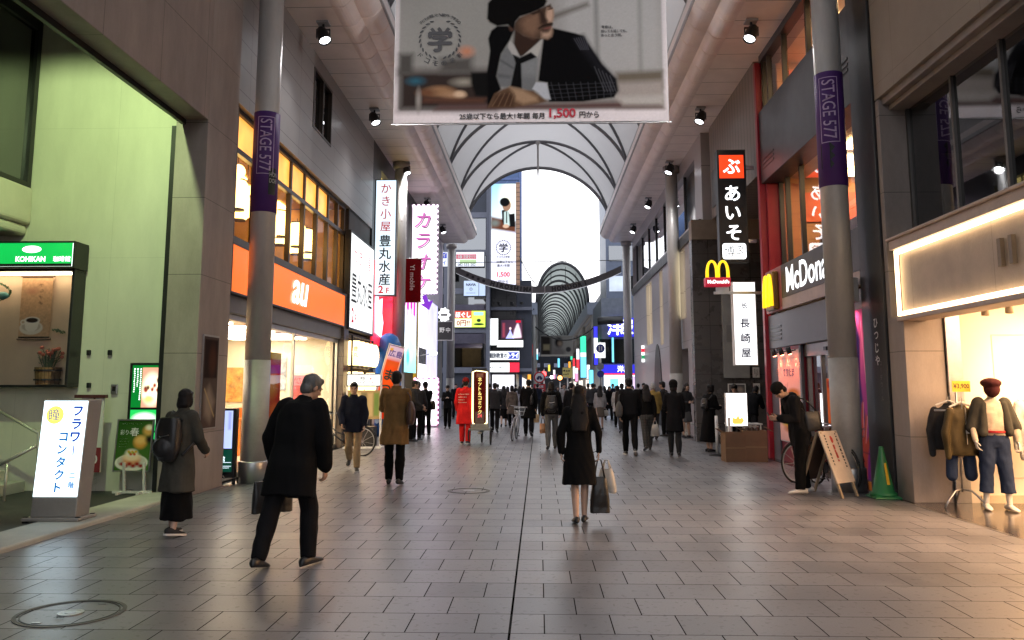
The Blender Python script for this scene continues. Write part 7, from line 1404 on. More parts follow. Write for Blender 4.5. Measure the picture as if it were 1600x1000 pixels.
# lit advertising cart
cx, cy_ = -1.64, 23.4; t = thing('advertising_cart', 'three-wheeled cart carrying a tall lit sign tower edged with warm tubes', 'cart', (cx, cy_, 0)); fr = FW(cx - .22, cy_ - .2, .5)
mb = MB(); fr.box(mb, 0, .44, .06, 1.55, -.4, -.01); mb.build('tower', M('cart_dark', (.03, .02, .02), .5), t); P = Pic(22, 78, .6); P.fill((.3, .05, .04)); P.rect(2, 60, 20, 78, (.35, .3, .28)); P.rect(4, 2, 18, 8, (.5, .35, .3), 1)
P.build('print', FW(cx - .15, cy_ - .2, .58), .30, 1.42, PRINT('soft_glow_print', .15), t, .0); letters(t, E('sign_gold', (1, .75, .2), .9), lambda mb: vput(mb, fr, 'ネット＆コミック', .22, 1.36, .13, None, .02, .006, .128)); letters(t, E('red_cap', (.8, .1, .1), .6), lambda mb: put(mb, fr, '24', .22, .30, .1, .2, .04, 0, .008), 'hours_lettering')
tube_m = E('warm_tube', (1, .88, .45), 2.2); mb = MB()
for x in (.02, .42): mb.tube(fr.p(x, .1, .02), fr.p(x, 1.5, .02), .022)
mb.path([fr.p(.02, .1, .02), fr.p(.12, .04, .03), fr.p(.3, .04, .03), fr.p(.42, .1, .02)], .02, 8); mb.path([fr.p(.02, 1.5, .02), fr.p(.12, 1.54, .03), fr.p(.3, 1.52, .03), fr.p(.42, 1.5, .02)], .012, 8); mb.build('light_tube', tube_m, t, smooth=True)
mb = MB(); mb.box(cx - .3, cx + .3, cy_ - .3, cy_ + .5, .40, .46); mb.box(cx - .25, cx + .25, cy_ - .26, cy_ - .1, .46, .58); mb.box(cx - .05, cx + .05, cy_ - .3, cy_ + .9, .3, .36); mb.build('bed', M('cart_grey', (.3, .3, .26), .5, .2), t, bevel=.01)
for x, y in ((-.3, -.1), (.3, -.1), (0, .75)):
    mb = MB(); mb.path([(cx + x, cy_ + y + .22 * math.cos(a), .24 + .22 * math.sin(a)) for a in [6.283 * i / 24 for i in range(24)]], .022, 6, True)
    for i in range(8): a = 6.283 * i / 8; mb.tube((cx + x, cy_ + y, .24), (cx + x, cy_ + y + .2 * math.cos(a), .24 + .2 * math.sin(a)), .004, None, 4)
    mb.build('wheel', rubber, t)
mb = MB(); mb.box(cx - .18, cx + .18, cy_ - .1, cy_ + .1, 2.05, 2.11); mb.tube((cx - .2, cy_ - .18, 2.0), (cx - .2, cy_ - .18, 2.12), .02); mb.build('cap', dark_metal, t)
# ================================================================ people
def grow(mb, vox, smooth=3, fold=0.0, seed=0, fvec=(1, 1, .35), fscale=22.0, shear=None):
    """one continuous skin over the rough volumes in mb; folds are small cloth ripples"""
    me = mb.mesh(); o = bpy.data.objects.new('g', me)
    r = o.modifiers.new('r', 'REMESH'); r.mode = 'VOXEL'; r.voxel_size = vox; r.use_smooth_shade = True
    if smooth: s_ = o.modifiers.new('s', 'SMOOTH'); s_.factor = .5; s_.iterations = smooth
    out = evaluate(o); bpy.data.objects.remove(o); bpy.data.meshes.remove(me)
    if fold:
        n = len(out.vertices); co = np.empty(n * 3, np.float32); no = np.empty(n * 3, np.float32)
        out.vertices.foreach_get('co', co); out.vertices.foreach_get('normal', no); co = co.reshape(-1, 3); no = no.reshape(-1, 3)
        rg = np.random.default_rng(seed); d = np.zeros(n)
        for k in range(9):
            v = rg.normal(0, 1, 3) * np.array(fvec) * fscale * (.5 + .22 * k); ph = rg.uniform(0, 6.28, 2); v2 = rg.normal(0, 1, 3) * 6
            d += np.sin(co @ v + ph[0] + 1.3 * np.sin(co @ v2 + ph[1])) / (1 + .45 * k)
        co = co + no * (d * fold * .45)[:, None]; out.vertices.foreach_set('co', co.ravel().astype(np.float32))
    out.polygons.foreach_set('use_smooth', [True] * len(out.polygons)); out.update()
    return out
SKIN = M('skin', (.42, .25, .17), .5, 0, .1, 9, .02); SKIN_PALE = M('skin_pale', (.5, .33, .25), .5, 0, .08, 9, .02)
HAIR = M('black_hair', (.007, .005, .005), .55, 0, .4, 6, .1, 90, .25, stretch=(6, 6, .6)); GREY_HAIR = M('grey_hair', (.09, .088, .086), .45, 0, .5, 8, .1, 90); BROWN_HAIR = M('brown_hair', (.035, .018, .010), .4, 0, .4, 6, .1, 90); WHITE_HAIR = M('white_hair', (.42, .41, .40), .5, 0, .2, 8, .1, 90)
def cloth(name, col, rough=.85, scale=5, b=.08): return M('cloth_' + name, col, rough, 0, .28, scale, b, 160, .12)
SOLE = M('white_sole', (.6, .58, .55), .6); SHOE = M('black_shoe', (.012, .012, .013), .4, 0, .2)
def vec(*a): return Vector(a)
def person(label, x, y, face=0.0, H=1.68, lean=4, hunch=0, headp=5, heady=0, legs=((12, 6), (-12, 14)), arms=((-12, 8, 12), (12, 8, 14)), splay=0.0, twist=0.0,
           top='coat', topc=None, hem=.62, topw=1.0, bottom='trousers', botc=None, botw=1.0, skirt_hem=.45, sock=None, shoec=None, sole=False,
           hair='short', hairc=None, hat=None, skin=None, detail=1, female=False, group=None, name='person', face_on=True, collar=True, crop=0.0, hood=False):
    """one figure. face 0 = walking away down the street. legs/arms are (left, right): leg = (hip swing, knee bend), arm = (swing, out, elbow[, inward])"""
    t = thing(name, label, 'person' if name == 'person' else 'mannequin', (x, y, 0), R(-face), group, local=True)
    vox = {0: .016, 1: .012, 2: .008}[detail]; cv = {0: .02, 1: .015, 2: .011}[detail]; s = H / 1.70; S = lambda p: Vector(p) * s
    w = (.90 if female else 1.0) * 1.0
    skin = skin or (SKIN_PALE if female else SKIN); seed = int(abs(x * 97 + y * 31)) % 1000
    ml = Matrix.Rotation(R(-lean), 3, 'X'); mt = Matrix.Rotation(R(-lean - hunch), 3, 'X') @ Matrix.Rotation(R(twist), 3, 'Z')
    PEL = vec(0, 0, .93); CH = PEL + ml @ vec(0, 0, .27)
    def sp(px, py, pz): return (PEL + ml @ vec(px, py, pz - .93)) if pz <= 1.2 else (CH + mt @ vec(px, py, pz - 1.2))
    # legs
    J = {}; lows = []
    for i, sx in ((0, -1), (1, 1)):
        a, k = legs[i][0], legs[i][1]; hip = vec(sx * .092 * w, 0, .90); sl = R(legs[i][2]) if len(legs[i]) > 2 else R(splay)
        d1 = vec(sx * math.sin(sl), math.sin(R(a)), -math.cos(R(a))).normalized(); kn = hip + d1 * .425; b = R(a - k); d2 = vec(sx * math.sin(sl) * .6, math.sin(b), -math.cos(b)).normalized(); an = kn + d2 * .405
        fp = R(max(-60, min(0, (a - k) * .6 if (a - k) < -8 else 0)) + (14 if a - k > 12 else 0)); fd = vec(sx * .12, math.cos(fp), math.sin(fp)).normalized(); up = vec(0, -math.sin(fp), math.cos(fp))
        toe = an + fd * .165 - up * .062; heel = an - fd * .065 - up * .062; J[i] = (hip, kn, an, toe, heel, fd, up); lows += [toe.z - .018, heel.z - .018]
    lift = -min(lows); L0 = vec(0, 0, lift); sq = lambda p: S(p + L0)
    hands = []; A = {}
    for i, sx in ((0, -1), (1, 1)):
        sw, ab, el = arms[i][:3]; inn = arms[i][3] if len(arms[i]) > 3 else 8
        sh = sp(sx * .185 * w, -.005, 1.395); d1 = vec(sx * math.sin(R(ab)), math.sin(R(sw)) * math.cos(R(ab)), -math.cos(R(sw)) * math.cos(R(ab))); e = sh + d1 * .285
        q = R(sw + el); d2 = vec(-sx * math.sin(R(inn)) * (el / 60 if el > 20 else .15), math.sin(q), -math.cos(q)).normalized(); wr = e + d2 * .245; A[i] = (sh, e, wr, d1, d2)
    nb, hc = sp(0, .0, 1.445), None
    mh = Matrix.Rotation(R(heady), 3, 'Z') @ Matrix.Rotation(R(-(lean + hunch) * .35 - headp), 3, 'X')
    nt_ = nb + (mt @ vec(0, .018, .075)); hc = nt_ + mh @ vec(0, .018, .095)
    # ---------------- body: head, neck, trunk, arms with hands, legs, one skin
    mb = MB(); hp = lambda px, py, pz: S(hc + L0 + mh @ vec(px, py, pz))
    hm = mh
    mb.ell(hp(0, -.012, .022), S((.073, .09, .088)), hm, 20, 13); mb.ell(hp(0, .016, -.042), S((.056, .068, .068)), hm, 16, 10); mb.ell(hp(0, .052, -.085), S((.03, .026, .022)), hm, 12, 8)
    mb.capsule(hp(0, .082, .01), .009 * s, hp(0, .098, -.024), .0135 * s, 10); mb.ell(hp(0, .073, -.06), S((.026, .014, .011)), hm, 12, 8); mb.ell(hp(0, .072, .022), S((.05, .018, .012)), hm, 12, 8)
    for q in (-1, 1): mb.ell(hp(q * .073, -.008, -.008), S((.012, .022, .033)), hm, 10, 8); mb.ell(hp(q * .04, .05, -.03), S((.022, .022, .025)), hm, 10, 7)
    mb.capsule(sq(nb - mt @ vec(0, .01, .03)), .056 * s * w, sq(nt_ + mh @ vec(0, .0, .02)), .052 * s * w, 14)
    def torso(mb, rows, grow_=0.0, n=24):
        rs = []
        for z, rx, ry, yo in rows:
            m_ = ml if z <= 1.2 else mt; c = sp(0, yo, z); ring = []
            for j in range(n):
                a = 2 * math.pi * j / n; ca, sa = math.cos(a), math.sin(a); e_ = .85
                px, py = math.copysign(abs(ca) ** e_, ca) * (rx * w + grow_), math.copysign(abs(sa) ** e_, sa) * (ry + grow_); ring.append(sq(c + m_ @ vec(px, py, 0)))
            rs.append(ring)
        mb.rings(rs, True)
    torso(mb, [(.84, .12, .09, 0), (.9, .155, .105, 0), (.98, .15, .10, 0), (1.08, .132, .09, 0), (1.2, .15, .10, 0), (1.3, .165, .105, .0), (1.38, .165, .09, -.01), (1.43, .11, .07, -.01), (1.46, .05, .05, 0)])
    for i in (0, 1):
        hip, kn, an, toe, heel, fd, up = J[i]; mb.capsule(sq(hip), .082 * s, sq(kn), .054 * s); mb.capsule(sq(kn), .052 * s, sq(kn.lerp(an, .35) - fd * .008), .052 * s); mb.capsule(sq(kn.lerp(an, .35) - fd * .008), .051 * s, sq(an), .034 * s); mb.capsule(sq(heel + up * .03 + fd * .02), .022 * s, sq(toe + up * .015 - fd * .03), .018 * s)
        sh, e, wr, d1, d2 = A[i]; sx = (-1, 1)[i]; mb.capsule(sq(sh), .05 * s * w, sq(e), .04 * s * w); mb.capsule(sq(e), .04 * s * w, sq(wr), .028 * s * w)
        # hand: palm, four bent fingers of unequal length, thumb off the side of the palm
        fwd = vec(0, 1, 0) if abs(d2.y) < .85 else vec(0, 0, 1); fwd = (fwd - d2 * fwd.dot(d2)).normalized(); pn = vec(-sx, 0, 0); pn = (pn - d2 * pn.dot(d2) - fwd * pn.dot(fwd)).normalized()
        k = s * (.92 if female else 1); pb, pe = wr + d2 * .015, wr + d2 * .085
        for f_ in (-.028, -.01, .01, .026): mb.capsule(sq(pb + fwd * f_ * .75), .0135 * k, sq(pe + fwd * f_), .0125 * k, 8)
        for f_, ln, cu in ((.029, .068, 26), (.010, .076, 30), (-.010, .071, 36), (-.028, .056, 44)):
            p0 = pe + fwd * f_; c1 = R(cu); q1 = d2 * math.cos(c1) + pn * math.sin(c1); c2 = R(cu * 2.1); q2 = d2 * math.cos(c2) + pn * math.sin(c2); p1 = p0 + q1 * ln * .52; mb.capsule(sq(p0), .0098 * k, sq(p1), .0088 * k, 7); mb.capsule(sq(p1), .0088 * k, sq(p1 + q2 * ln * .5), .0075 * k, 7)
        t0 = pb + fwd * .026 + d2 * .012; t1 = t0 + (fwd * .7 + d2 * .7 + pn * .35).normalized() * .042; mb.capsule(sq(t0), .0125 * k, sq(t1), .0105 * k, 7); mb.capsule(sq(t1), .0105 * k, sq(t1 + (fwd * .25 + d2 * .9 + pn * .35).normalized() * .034), .0085 * k, 7)
        hands.append((sq(pe), sq(wr), d2))
    me = grow(mb, vox, 1 if detail else 2); me.materials.append(skin); finish(me, 'body', t, True)
    if face_on and detail >= 1:
        for q in (-1, 1):
            e_ = MB(); e_.ell(hp(q * .03, .0715, .002), S((.0125, .008, .006)), hm, 10, 6); e_.build('eye', M('eye_dark', (.015, .01, .01), .2), t, smooth=True); b_ = MB(); b_.ell(hp(q * .031, .079, .022), S((.02, .006, .0045)), hm, 10, 6); b_.build('eyebrow', HAIR, t, smooth=True)
        e_ = MB(); e_.ell(hp(0, .0865, -.061), S((.021, .005, .0045)), hm, 10, 6); e_.build('lips', M('lips', (.3, .11, .09), .5), t, smooth=True)
    # ---------------- hair
    hairc = hairc or HAIR; mb = MB()
    if hair == 'bald': pass
    else:
        mb.ell(hp(0, -.022, .038), S((.083, .098, .091)), hm, 20, 13)
        if hair == 'short': mb.ell(hp(0, -.055, -.018), S((.074, .058, .075)), hm, 16, 10); mb.ell(hp(0, .04, .085), S((.06, .045, .035)), hm, 14, 9)
        else:
            for q in (-1, 1): mb.ell(hp(q * .066, -.012, -.03), S((.022, .062, .085)), hm, 12, 9)
            mb.ell(hp(0, -.06, -.03), S((.078, .055, .09)), hm, 16, 10); mb.ell(hp(0, .058, .072), S((.055, .028, .03)), hm, 14, 8)
        if hair == 'bob': mb.ell(hp(0, -.05, -.075), S((.088, .065, .075)), hm, 18, 10)
        if hair in ('long', 'verylong'):
            zl = {'long': 1.27, 'verylong': 1.14}[hair]; rs = []
            for j in range(8):
                u = j / 7; p = (hc + mh @ vec(0, -.055, -.01)).lerp(sp(0, -.135, zl), u ** .9); rx, ry = (.088 + .035 * math.sin(u * 2.2)) * (1 if u < .8 else 1.15 - u * .35), .058 - .02 * u
                rs.append([sq(p + vec(math.cos(a) * rx, math.sin(a) * ry - .012 * math.sin(u * 3), 0)) for a in [6.283 * i / 16 for i in range(16)]])
            mb.rings(rs)
        if hair == 'pony': mb.capsule(hp(0, -.11, .03), .03 * s, hp(0, -.15, -.16), .016 * s); mb.ell(hp(0, -.105, .035), S((.03, .03, .03)))
        if hair == 'bun': mb.ell(hp(0, -.10, .055), S((.045, .04, .042)))
        me = grow(mb, cv * .8, 2, .005 * s, seed, (1.6, 1.6, .25), 40); me.materials.append(hairc); finish(me, 'hair', t, True)
    if hat:
        kind, hm_ = hat; mb = MB()
        if kind == 'beanie': mb.ell(hp(0, -.014, .052), S((.094, .108, .098)), hm, 20, 12); mb.lathe(hp(0, -.012, .015), [(.096 * s, 0), (.099 * s, .012), (.096 * s, .04), (.09 * s, .045)], 20, hm @ vec(0, -.12, 1))
        if kind == 'beret': mb.ell(hp(.01, .02, .065), S((.13, .14, .07)), hm, 20, 12); mb.ell(hp(0, .015, -.01), S((.098, .118, .12)), hm, 20, 12)
        if kind == 'round': mb.ell(hp(0, -.015, .06), S((.108, .118, .105)), hm, 20, 12); mb.ell(hp(0, -.05, -.01), S((.098, .075, .07)), hm, 16, 10)
        me = grow(mb, cv * .8, 2, .002, seed, (1, 1, 1), 40); me.materials.append(hm_); finish(me, kind if kind != 'round' else 'knit_hat', t, True)
    # ---------------- clothes
    topc = topc or C_BLK; botc = botc or C_BLK; fold = {0: .0, 1: .008, 2: .013}[detail]
    g = .022 * topw
    mb = MB()
    rows = [(1.475, .062, .062, .004), (1.445, .092, .074, -.002), (1.415, .165, .088, -.008), (1.375, .198, .108, -.008), (1.28, .192, .124, 0), (1.15, .178, .122, .0), (1.03, .176, .122, .0)]
    rows = [(z, rx + (g - .022), ry + (g - .022), yo) for z, rx, ry, yo in rows]
    if hem < 1.0:
        fl_w = .0 if top in ('jacket', 'sweater') else .05
        zz = .94
        while zz > hem + .02:
            u = (1.0 - zz) / .55; rows.append((zz, .186 + g - .022 + fl_w * u + .012 * (zz < .9), .128 + g - .022 + fl_w * .9 * u + .012 * (zz < .9), 0)); zz -= .09
        u = (1.0 - hem) / .55; rows.append((hem, .186 + g - .022 + fl_w * u + .012 * (hem < .9), .128 + g - .022 + fl_w * .9 * u + .012 * (hem < .9), 0))
    torso(mb, rows[::-1], 0)
    for i in (0, 1):
        sh, e, wr, d1, d2 = A[i]; r0, r1, r2 = .074 * topw * w, .060 * topw * w, .049 * topw * w
        mb.capsule(sq(sh.lerp(sp(0, 0, 1.38), .12)), r0 * s * 1.02, sq(e), r1 * s, 12); mb.capsule(sq(e), r1 * s, sq(wr - d2 * .012), r2 * s, 12)
    if collar: mb.lathe(sq(nb + mt @ vec(0, .006, -.03)), [(.085 * s, 0), (.078 * s, .05), (.074 * s, .085 * s), (.05 * s, .08 * s)], 18, mt @ vec(0, .1, 1))
    if hood: mb.ell(sq(nb + mt @ vec(0, -.075, -.015)), S((.115, .065, .075)), mt, 16, 10)
    me = grow(mb, cv, 3, fold * (1.5 if top == 'puffer' else 1), seed + 1, (.4, .4, 2.2) if top == 'puffer' else (1, 1, .35), 22); me.materials.append(topc)
    finish(me, {'coat': 'coat', 'jacket': 'jacket', 'puffer': 'padded_coat', 'sweater': 'sweater', 'dress': 'dress'}[top], t, True)
    if bottom == 'trousers':
        mb = MB(); torso(mb, [(.82, .125, .10, 0), (.9, .172, .122, 0), (.98, .165, .115, 0), (1.05, .15, .105, 0)])
        for i in (0, 1):
            hip, kn, an, toe, heel, fd, up = J[i]; c_ = an + (kn - an).normalized() * (crop - .012); mb.capsule(sq(hip), .098 * s * (.5 + .5 * botw), sq(kn), max(.070 * botw, .072) * s, 14); mb.capsule(sq(kn), max(.07 * botw, .072) * s, sq(kn.lerp(c_, .4)), max(.067 * botw, .079) * s, 14); mb.tube(sq(kn.lerp(c_, .4)), sq(c_), max(.067 * botw, .079) * s, max((.058 if not crop else .074) * botw, .052) * s, 14)
        me = grow(mb, cv, 2, fold * .6, seed + 2, (1, 1, .6), 26); me.materials.append(botc); finish(me, 'trousers', t, True)
    elif bottom == 'skirt':
        mb = MB(); rs = []
        for j in range(7):
            u = j / 6; z = 1.02 + (skirt_hem - 1.02) * u; mid = (J[0][1] + J[1][1]) / 2 * u * .35; n = 28; rs.append([sq(vec(mid.x + math.cos(a) * (.15 + .07 * u * botw) * w * (1 + .03 * u * math.sin(a * 7)), mid.y * .7 + math.sin(a) * (.11 + .09 * u * botw) * (1 + .03 * u * math.sin(a * 7)), z)) for a in [6.283 * i / n for i in range(n)]])
        mb.rings(rs[::-1]); me = grow(mb, cv, 1, fold, seed + 3); me.materials.append(botc); finish(me, 'skirt', t, True)
    for i in (0, 1):
        hip, kn, an, toe, heel, fd, up = J[i]
        if sock: mb = MB(); mb.capsule(sq(an + (kn - an).normalized() * .30), .06 * s, sq(an), .05 * s, 12); me = grow(mb, .012, 1); me.materials.append(sock); finish(me, 'boot_shaft', t, True)
        side = fd.cross(up).normalized(); rs = []
        for u, hw_, h_ in ((-.05, .012, .045), (-.03, .034, .075), (.05, .039, .088), (.12, .041, .07), (.19, .045, .048), (.245, .036, .036), (.268, .012, .022)):
            c = heel + fd * u - up * .012; n = 12; rs.append([sq(c + side * math.cos(a) * hw_ + up * (math.sin(a) * h_ * .5 + h_ * .5) * (1.0 if math.sin(a) > -.5 else 1)) for a in [6.283 * j / n for j in range(n)]])
        mb = MB(); mb.rings(rs); so = mb.build('shoe', shoec or SHOE, t, smooth=True)
        if sole:
            mb = MB(); pts = [(-.055, .02), (-.03, .04), (.05, .042), (.12, .043), (.19, .048), (.25, .038), (.278, .014)]; ol = [heel + fd * u + side * v - up * .016 for u, v in pts] + [heel + fd * u - side * v - up * .016 for u, v in pts[::-1]]; mb.rings([[sq(p) for p in ol], [sq(p + up * .024) for p in ol]]); mb.build('sole', SOLE, so)
    W = Matrix.Translation((x, y, 0)) @ Matrix.Rotation(R(-face), 4, 'Z')
    return dict(t=t, W=W, hand=[W @ h[0] for h in hands], wrist=[W @ h[1] for h in hands], sp=lambda a, b, c: W @ sq(sp(a, b, c)), s=s, W3=W.to_3x3(), shoulder=[W @ sq(A[i][0]) for i in (0, 1)], mt=mt)
# ---------------- things carried (each a thing of its own)
def soft_bag(name, label, cat, hand, w, h, d, mat, handle=.16, spread=.10, rz=0.0, taper=.85, hmat=None, group=None, seed=1, open_top=False):
    """bag hanging from a hand"""
    t = thing(name, label, cat, hand, group=group); top = Vector(hand) - Vector((0, 0, handle)); m = Matrix.Rotation(rz, 3, 'Z'); mb = MB(); rs = []
    for j in range(7):
        u = j / 6; k = taper + (1 - taper) * math.sin(math.pi * min(1, u * 1.0) * .5 + .0) if u > 0 else taper; kd = .25 + .75 * math.sin(math.pi * (.08 + .84 * u)) if u < .9 else .8; n = 20
        rs.append([top - Vector((0, 0, h * u)) + m @ Vector((math.copysign(abs(math.cos(a)) ** .6, math.cos(a)) * w / 2 * k, math.copysign(abs(math.sin(a)) ** .6, math.sin(a)) * d / 2 * kd, 0)) for a in [6.283 * i / n for i in range(n)]])
    mb.rings(rs); me = grow(mb, .011, 2, .006, seed, (1, 1, .5), 26); me.materials.append(mat)
    off = ORIGIN[t.name]; 
    for v in me.vertices: v.co = v.co - off
    finish(me, 'bag_body', t, True); mb = MB()
    for q in (-1, 1): mb.path([top + m @ Vector((-spread, q * d * .18, -.01)), top + m @ Vector((-spread * .7, q * .015, handle * .5)), Vector(hand) + m @ Vector((-.02, 0, -.004)), Vector(hand) + m @ Vector((.02, 0, -.004)), top + m @ Vector((spread * .7, q * .015, handle * .5)), top + m @ Vector((spread, q * d * .18, -.01))], .008, 6)
    mb.build('handle', hmat or mat, t, smooth=True); return t
def backpack(label, P, mat, w=.30, h=.44, d=.17, z=1.15, accent=None):
    t = thing('backpack', label, 'backpack', P['sp'](0, -.14, z)); off = ORIGIN[t.name]; mb = MB(); rs = []
    for j in range(9):
        u = j / 8; k = math.sin(math.pi * (.16 + .72 * u)) ** .5; n = 20; zz = z - h * .5 + h * (1 - u)
        rs.append([P['sp'](math.copysign(abs(math.cos(a)) ** .7, math.cos(a)) * w / 2 * k, -.125 - d * .5 + math.copysign(abs(math.sin(a)) ** .7, math.sin(a)) * d / 2 * k, zz) for a in [6.283 * i / n for i in range(n)]])
    mb.rings(rs); mb.ell(P['sp'](0, -.125 - d * .95, z - h * .2), (w * .33, .05, h * .2)); me = grow(mb, .012, 2, .005, 4); me.materials.append(mat)
    for v in me.vertices: v.co = v.co - off
    finish(me, 'pack_body', t, True); mb = MB()
    for q in (-1, 1): mb.path([P['sp'](q * .09, -.13, z + h * .40), P['sp'](q * .12, -.03, 1.455), P['sp'](q * .13, .07, 1.42), P['sp'](q * .14, .135, 1.3), P['sp'](q * .17, .09, 1.12), P['sp'](q * .15, -.13, z - h * .35)], .016, 6)
    mb.build('strap', mat, t, smooth=True); mb = MB(); mb.path([P['sp'](-w * .36, -.125 - d * .8, z + h * .12), P['sp'](-w * .1, -.13 - d, z + h * .05), P['sp'](w * .25, -.13 - d, z + h * .10)], .006, 6); mb.build('zip', accent or steel, t); return t
def shoulder_bag(label, P, side, mat, w=.34, h=.30, d=.14, z=1.0, out=.27, back=-.06, strap_to=1):
    t = thing('shoulder_bag', label, 'bag', P['sp'](side * out, back, z)); off = ORIGIN[t.name]; mb = MB(); rs = []
    for j in range(7):
        u = j / 6; k = (.8, .95, 1, 1.02, 1.02, 1, .9)[j]; kd = (.3, .7, .95, 1, 1, .95, .7)[j]; n = 18; rs.append([P['sp'](side * out + math.sin(a) * d / 2 * kd, back + math.copysign(abs(math.cos(a)) ** .6, math.cos(a)) * w / 2 * k, z + h / 2 - h * u) for a in [6.283 * i / n for i in range(n)]])
    mb.rings(rs); me = grow(mb, .012, 2, .006, 6); me.materials.append(mat)
    for v in me.vertices: v.co = v.co - off
    finish(me, 'bag_body', t, True); mb = MB()
    for q in (-1, 1): mb.path([P['sp'](side * out, back + q * w * .34, z + h * .45), P['sp'](side * (out * .6 + .09), back * .5 + q * .07, 1.33), P['sp'](side * .14, q * .02, 1.478)] + ([] if strap_to else []), .011, 6)
    mb.build('strap', mat, t, smooth=True); return t
plastic = M('white_plastic_film', (.62, .60, .56), .35, 0, .15, 4, .05, 30, trans=.35); paper_tan = M('paper_bag_tan', (.45, .30, .16), .6); black_leather = M('black_leather', (.012, .011, .011), .38, 0, .3, 10, .08, 90)
C_BLK = cloth('black', (.0045, .0045, .005)); C_BLK2 = cloth('soft_black', (.008, .008, .0095), .8); C_CHAR = cloth('charcoal', (.03, .03, .032)); C_GREY = cloth('grey', (.10, .10, .10)); C_OLV = cloth('grey_olive', (.058, .055, .045)); C_TAN = cloth('tan', (.20, .115, .045)); C_KHA = cloth('khaki', (.30, .22, .13)); C_NAVY = cloth('navy', (.013, .016, .028)); C_RED = cloth('bright_red', (.62, .018, .018)); C_MUST = cloth('mustard', (.30, .20, .06)); C_LGREY = cloth('pale_grey', (.30, .29, .29)); C_CREAM = cloth('cream', (.5, .47, .43)); C_TAUPE = cloth('taupe', (.13, .105, .085)); C_DEN = cloth('dark_denim', (.03, .045, .09))
# nearest walker, bent forward
g = (-2.24, 7.62)
P = person('grey-haired older man in a long black coat, stooping forward with a soft briefcase', *g, face=14, H=1.74, lean=10, hunch=18, headp=14, heady=-28, legs=((-16, 3, 5), (14, 17, 4)), arms=((-4, 24, 26, -6), (-4, 12, 12)), hem=.60, top='coat', topc=C_BLK, topw=1.34, bottom='trousers', botc=C_BLK2, botw=1.12, hair='short', hairc=GREY_HAIR, detail=2)
soft_bag('briefcase', 'black soft briefcase hanging at the side of the stooping grey-haired man', 'bag', P['hand'][0] + Vector((-.02, .0, .02)), .40, .30, .12, black_leather, .12, .09, R(40), .92)
b_ = P['hand'][0]; t = thing('umbrella', 'black folded umbrella carried upright beneath the soft briefcase', 'umbrella', (b_.x - .06, b_.y - .05, .18)); mb = MB(); mb.lathe((b_.x - .06, b_.y - .05, .16), [(.008, 0), (.01, .06), (.028, .12), (.034, .42), (.026, .5)], 14); mb.build('canopy', black_leather, t, smooth=True); MB().tube((b_.x - .06, b_.y - .05, .6), (b_.x - .06, b_.y - .05, .74), .01).build('handle', dark_metal, t)
P = person('young woman in a grey-olive parka and long black skirt with a black backpack', -3.95, 9.15, face=16, H=1.53, lean=3, headp=4, legs=((5, 6), (-6, 8)), arms=((-8, 9, 14), (10, 10, 40, 14)), hem=.50, topc=C_OLV, topw=1.22, bottom='skirt', botc=C_BLK, skirt_hem=.17, botw=.95, hair='bob', detail=2, female=True, shoec=C_CHAR, sole=True, hood=False, top='coat')
backpack('black backpack worn over a grey-olive parka', P, black_leather, .34, .52, .19, 1.12)
P = person('long-haired woman in a black knee-length coat with bare calves, walking away mid-street', .48, 10.08, face=2, H=1.57, lean=3, headp=3, heady=-6, legs=((-6, 4, -2.5), (9, 12, -2.5)), arms=((-14, 15, 12), (-4, 17, 8)), hem=.47, topc=C_BLK, topw=1.02, bottom='none', hair='verylong', hairc=HAIR, detail=2, female=True, top='coat')
soft_bag('handbag', 'black leather tote hanging from the right hand of the woman in black', 'bag', P['hand'][1] + Vector((.01, 0, -.01)), .24, .42, .14, black_leather, .2, .06, R(5), .62, seed=2)
soft_bag('plastic_bag', 'white plastic bag carried together with the black leather tote', 'bag', P['hand'][1] + Vector((.10, .08, -.02)), .24, .28, .12, plastic, .10, .05, R(-30), .6, seed=3)
P = person('man in a tan coat seen from behind near the orange sign, dark trousers', -2.38, 13.85, face=-2, H=1.80, lean=2, headp=6, legs=((4, 3), (-6, 6)), arms=((30, 8, 80, 20), (8, 7, 50, 14)), hem=.60, topc=C_TAN, topw=1.08, botc=C_BLK, botw=.92, hair='short', detail=2)
shoulder_bag('dark brown leather bag on the shoulder of the man in the tan coat', P, 1, M('brown_leather', (.05, .02, .014), .42, 0, .25, 8, .06, 90), .32, .36, .13, 1.08, .25, -.10)
P = person('man in a dark quilted jacket and khaki trousers walking toward the camera', -3.58, 16.1, face=172, H=1.65, lean=2, headp=4, legs=((10, 4), (-16, 30)), arms=((4, 10, 16), (6, 12, 30, 16)), hem=.76, top='jacket', topc=C_NAVY, topw=1.2, botc=C_KHA, botw=1.0, hair='short', detail=2, sole=True)
P = person('hunched man in black with a beanie and white shoes, looking down at his phone', 3.95, 12.9, face=-95, H=1.70, lean=8, hunch=20, headp=42, legs=((6, 4), (-5, 4)), arms=((2, 6, 92, 16), (-2, 6, 96, 16)), hem=.70, top='jacket', topc=C_BLK2, topw=1.22, botc=C_BLK, botw=1.25, hair='short', hat=('beanie', cloth('black_knit', (.01, .01, .01), .9, 30, .2)), shoec=M('white_shoe', (.6, .58, .55), .5), detail=2, hood=True)
ph = (P['hand'][0] + P['hand'][1]) / 2; t = tag(MB().obox(ph + Vector((-.03, 0, .02)), (.004, 0, .002), (0, .036, 0), (-.035, 0, .065)).build('phone', black_paint, None, bevel=.003), 'black phone held up by the hunched man in the beanie', 'phone')
shoulder_bag('small black bag slung behind the hunched man in the beanie', P, -1, black_leather, .26, .3, .1, 1.05, .16, -.16)
